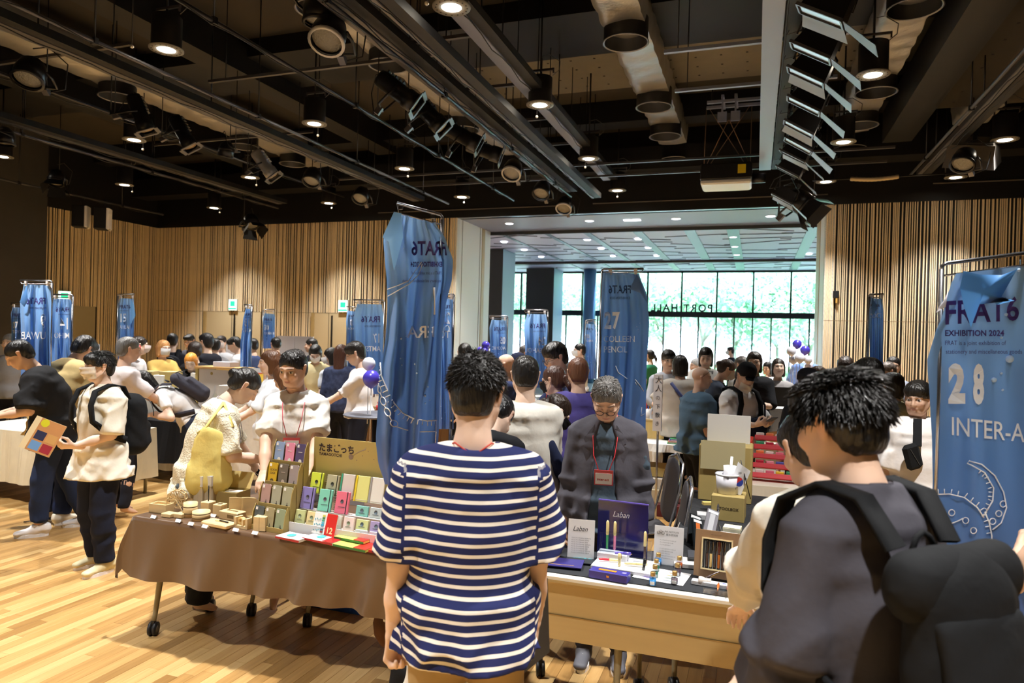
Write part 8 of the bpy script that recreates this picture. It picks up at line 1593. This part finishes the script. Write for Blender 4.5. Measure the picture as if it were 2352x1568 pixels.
# right background: wood-panelled stall with shelves and stacked goods
draped('white table with a bare pine board behind the blazer man', -2.0, -.55, 7.7, 8.35, 'efede8', drop=.08)
t = thing('pine_board', 'bare pine board standing on the white table right of banner 27', 'board', (-1.20, 8.1, .742)); MB().box((0, 0, .11), (.95, .02, .22)).build('board', mat('pine', 'e8c67c', .5, noise_s=4, noise_a=.15, stretch=(6, 1, .6)), t); MB().box((0, -.002, .215), (.95, .028, .016)).build('top_edge', cm('f4dca4', .5), t)
for k, c_ in enumerate(('2f9a58', 'c87858', 'd89aa0', '4858a8', '2f9a58')): q = thing('booklet', 'thin %s booklet in the stack beside the bald man' % ('green bottom', 'terracotta', 'pink', 'blue', 'top green')[k], 'booklet', (-.78, 7.85 + .02 * k, .744 + .009 * k), .1, group='coloured booklet stack'); MB().box((0, 0, .004), (.22 - .01 * k, .15, .008)).build('cover', cm(c_, .5), q); MB().box((0, -.0755, .004), (.2 - .01 * k, .001, .005)).build('page_edge', cm('e8e4dc'), q)
cbox('cardboard_box', 'flat brown carton on the floor shelf under the white table', 'box', (-1.2, 7.9, .38), (.75, .35, .10), CARD, 0); cbox('wrapped_bundle', 'white bubble-wrapped bundle under the white table', 'bundle', (-1.2, 7.85, .26), (.85, .4, .11), 'd8d2c8', .03); cbox('wrapped_bundle', 'clear wrapped bundle lower down behind the chair', 'bundle', (-1.0, 7.8, .13), (.5, .4, .13), 'cfc4a8', -.05); cbox('storage_box', 'dark red box on the floor behind the chair', 'box', (-1.0, 7.7, .0), (.6, .4, .13), '5c1a22', 0)
t = thing('red_pen_display', 'red tiered display crowded with pink and red stationery, right of the board folder', 'display stand', (-.03, 6.05, .742), -.05); MB().box((-.02, 0, .17), (.10, .30, .34), bev=.006).build('side_tower', cm('d8382c', .4), t)
for k in range(5): MB().box((.40, .02 + .09 * k, .04 + .065 * k), (.74, .09, .02)).build('shelf', cm('e04848', .4), t); MB().box((.40, -.025 + .09 * k, .055 + .065 * k), (.74, .006, .035)).build('shelf_lip', cm('e8606c', .4), t)
b = MB(); put_text(b, 'o', (-.03, -.152, .28), (1, 0, 0), (0, 0, 1), .05); b.build('emblem', cm('f4c0b8'), t)
PC = ['f4f0ec', 'e87890', 'f0d040', '40a878', 'c03048', 'f0a0b0', '5060b0', 'e8e4e0', 'f08850']
for k in range(5):
    for j in range(9): q = thing('stationery_item', 'small %s stationery piece on the red display, %s shelf, %s from left' % (('white', 'pink', 'yellow', 'green', 'crimson', 'rose', 'blue', 'ivory', 'orange')[(k * 4 + j) % 9], ORD[k], ORD[j]), 'stationery', (-.03 + .09 + .078 * j, 6.07 + .09 * k, .742 + .052 + .065 * k), .1 * ((j * 3 + k) % 5 - 2), group='stationery on the red display'); MB().box((0, 0, .018), (.062, .03, .036 - .006 * (j % 3)), bev=.003).build('piece', cm(PC[(k * 4 + j) % 9], .4), q)
draped('cream-clothed table under the red display', -.15, .95, 5.85, 6.65, 'e4dccb')
draped('cream-clothed table beyond the man in the black cap, with snacks and cards', -.1, 1.35, 8.4, 9.0, 'eae4d8'); goods('%s item from the left on the cream table by the phone user', Vector((.6, 8.6, .742)), 7, 1.3, ('f0ece8', 'd89a60', 'e8c8b0', 'c8b090', 'b0c8d0'), .14, 14)
for px, py, tt, lab in ((1745, 905, 9.3, 'silver laptop open at the counter by the waistcoat woman'), (1782, 912, 8.4, 'black laptop open in front of the waistcoat woman')):
    p = at_t(px, py, tt); t = thing('laptop', lab, 'laptop', (p.x, p.y, p.z - .10), .2); MB().box((0, 0, .006), (.32, .22, .012)).build('base', cm('b8b4ac' if 'silver' in lab else '222226', .3), t); MB().box((0, .11, .12), (.32, .010, .22)).build('screen_lid', cm('b8b4a8' if 'silver' in lab else '28282c', .3), t); t.rotation_euler.z = PI + .2
draped('white counter behind the black cap with laptops', -.2, 1.2, 9.1, 9.7, 'e8e8ea', z=1.08, drop=.9)
p = at_t(1511, 920, 6.9); t = thing('vertical_sign', 'narrow white vertical sign with Japanese lettering right of banner 27', 'sign', (p.x, p.y, .0), -.25); MB().box((0, 0, p.z - .02), (.09, .02, .56)).build('sign_board', cm('f0eef0', .5), t); MB().cyl((0, .02, 0), (0, .02, p.z - .2), .012, 8).build('pole', STL, t)
b = MB()
for k, ch in enumerate('大人の下敷き'): put_text(b, ch, (-.03 if k < 2 else -.022, -.012, p.z + .18 - .085 * k), (1, 0, 0), (0, 0, 1), .075 if k < 2 else .052)
b.build('lettering', cm('25252a'), t)
draped('white-clothed table behind banner 27 carrying brown craft goods', -2.5, -1.0, 9.2, 9.9, 'e8e2d8'); goods('%s item from the left on the white table behind banner 27', Vector((-1.75, 9.45, .742)), 8, 1.3, ('c89a70', 'f0ece8', 'b08058', 'd8d0c8', 'e8b098'), .34, 21)
draped('white table in the crowd before the left lobby column', -4.9, -3.1, 10.4, 11.1, 'e4e4e8'); goods('%s item from the left on the white table before the lobby column', Vector((-4.0, 10.6, .742)), 8, 1.6, ('e8e4e0', '60a0c0', 'e0b040', 'c06070'), .26, 25)
draped('white table left of the tall balloons, far back', -9.2, -7.4, 11.0, 11.7, 'e4e0da'); goods('%s item from the left on the far white table by the back doors', Vector((-8.3, 11.2, .742)), 8, 1.6, ('f0ece8', 'd8b868', 'b08870', 'c8d0d8'), .36, 27)
draped('white table far back under the small banner 30', -6.9, -5.4, 11.6, 12.3, 'e4e0da'); goods('%s item from the left on the far table near the grey panels', Vector((-6.1, 11.8, .742)), 6, 1.3, ('f0ece8', 'e8c8b0', 'b0b8c8'), .30, 29)
draped('white table before the right slat wall', 2.2, 3.7, 9.4, 10.1, 'e8e4da'); goods('%s item from the left on the table by the right slat wall', Vector((2.9, 9.6, .742)), 6, 1.2, ('f0ece8', 'c0a080', '90a0b8'), .22, 31)
t = thing('bubble_bag', 'shiny blue net of wrapped balls behind the lowest balloons', 'bag', at_t(1850, 862, 10.6)); mesh_obj('bag_body', prim_mesh('bag_body', [Prim((0, 0, -.3), (0, 0, .1), (.34, .2), (.22, .16), cap=.1)], .02, disp=folds(3, .02, 2)), cm('7d9ad8', .2), t); MB().box((0, 0, -.42), (.6, .4, .1)).build('tray', cm('d8dce8', .4), t)
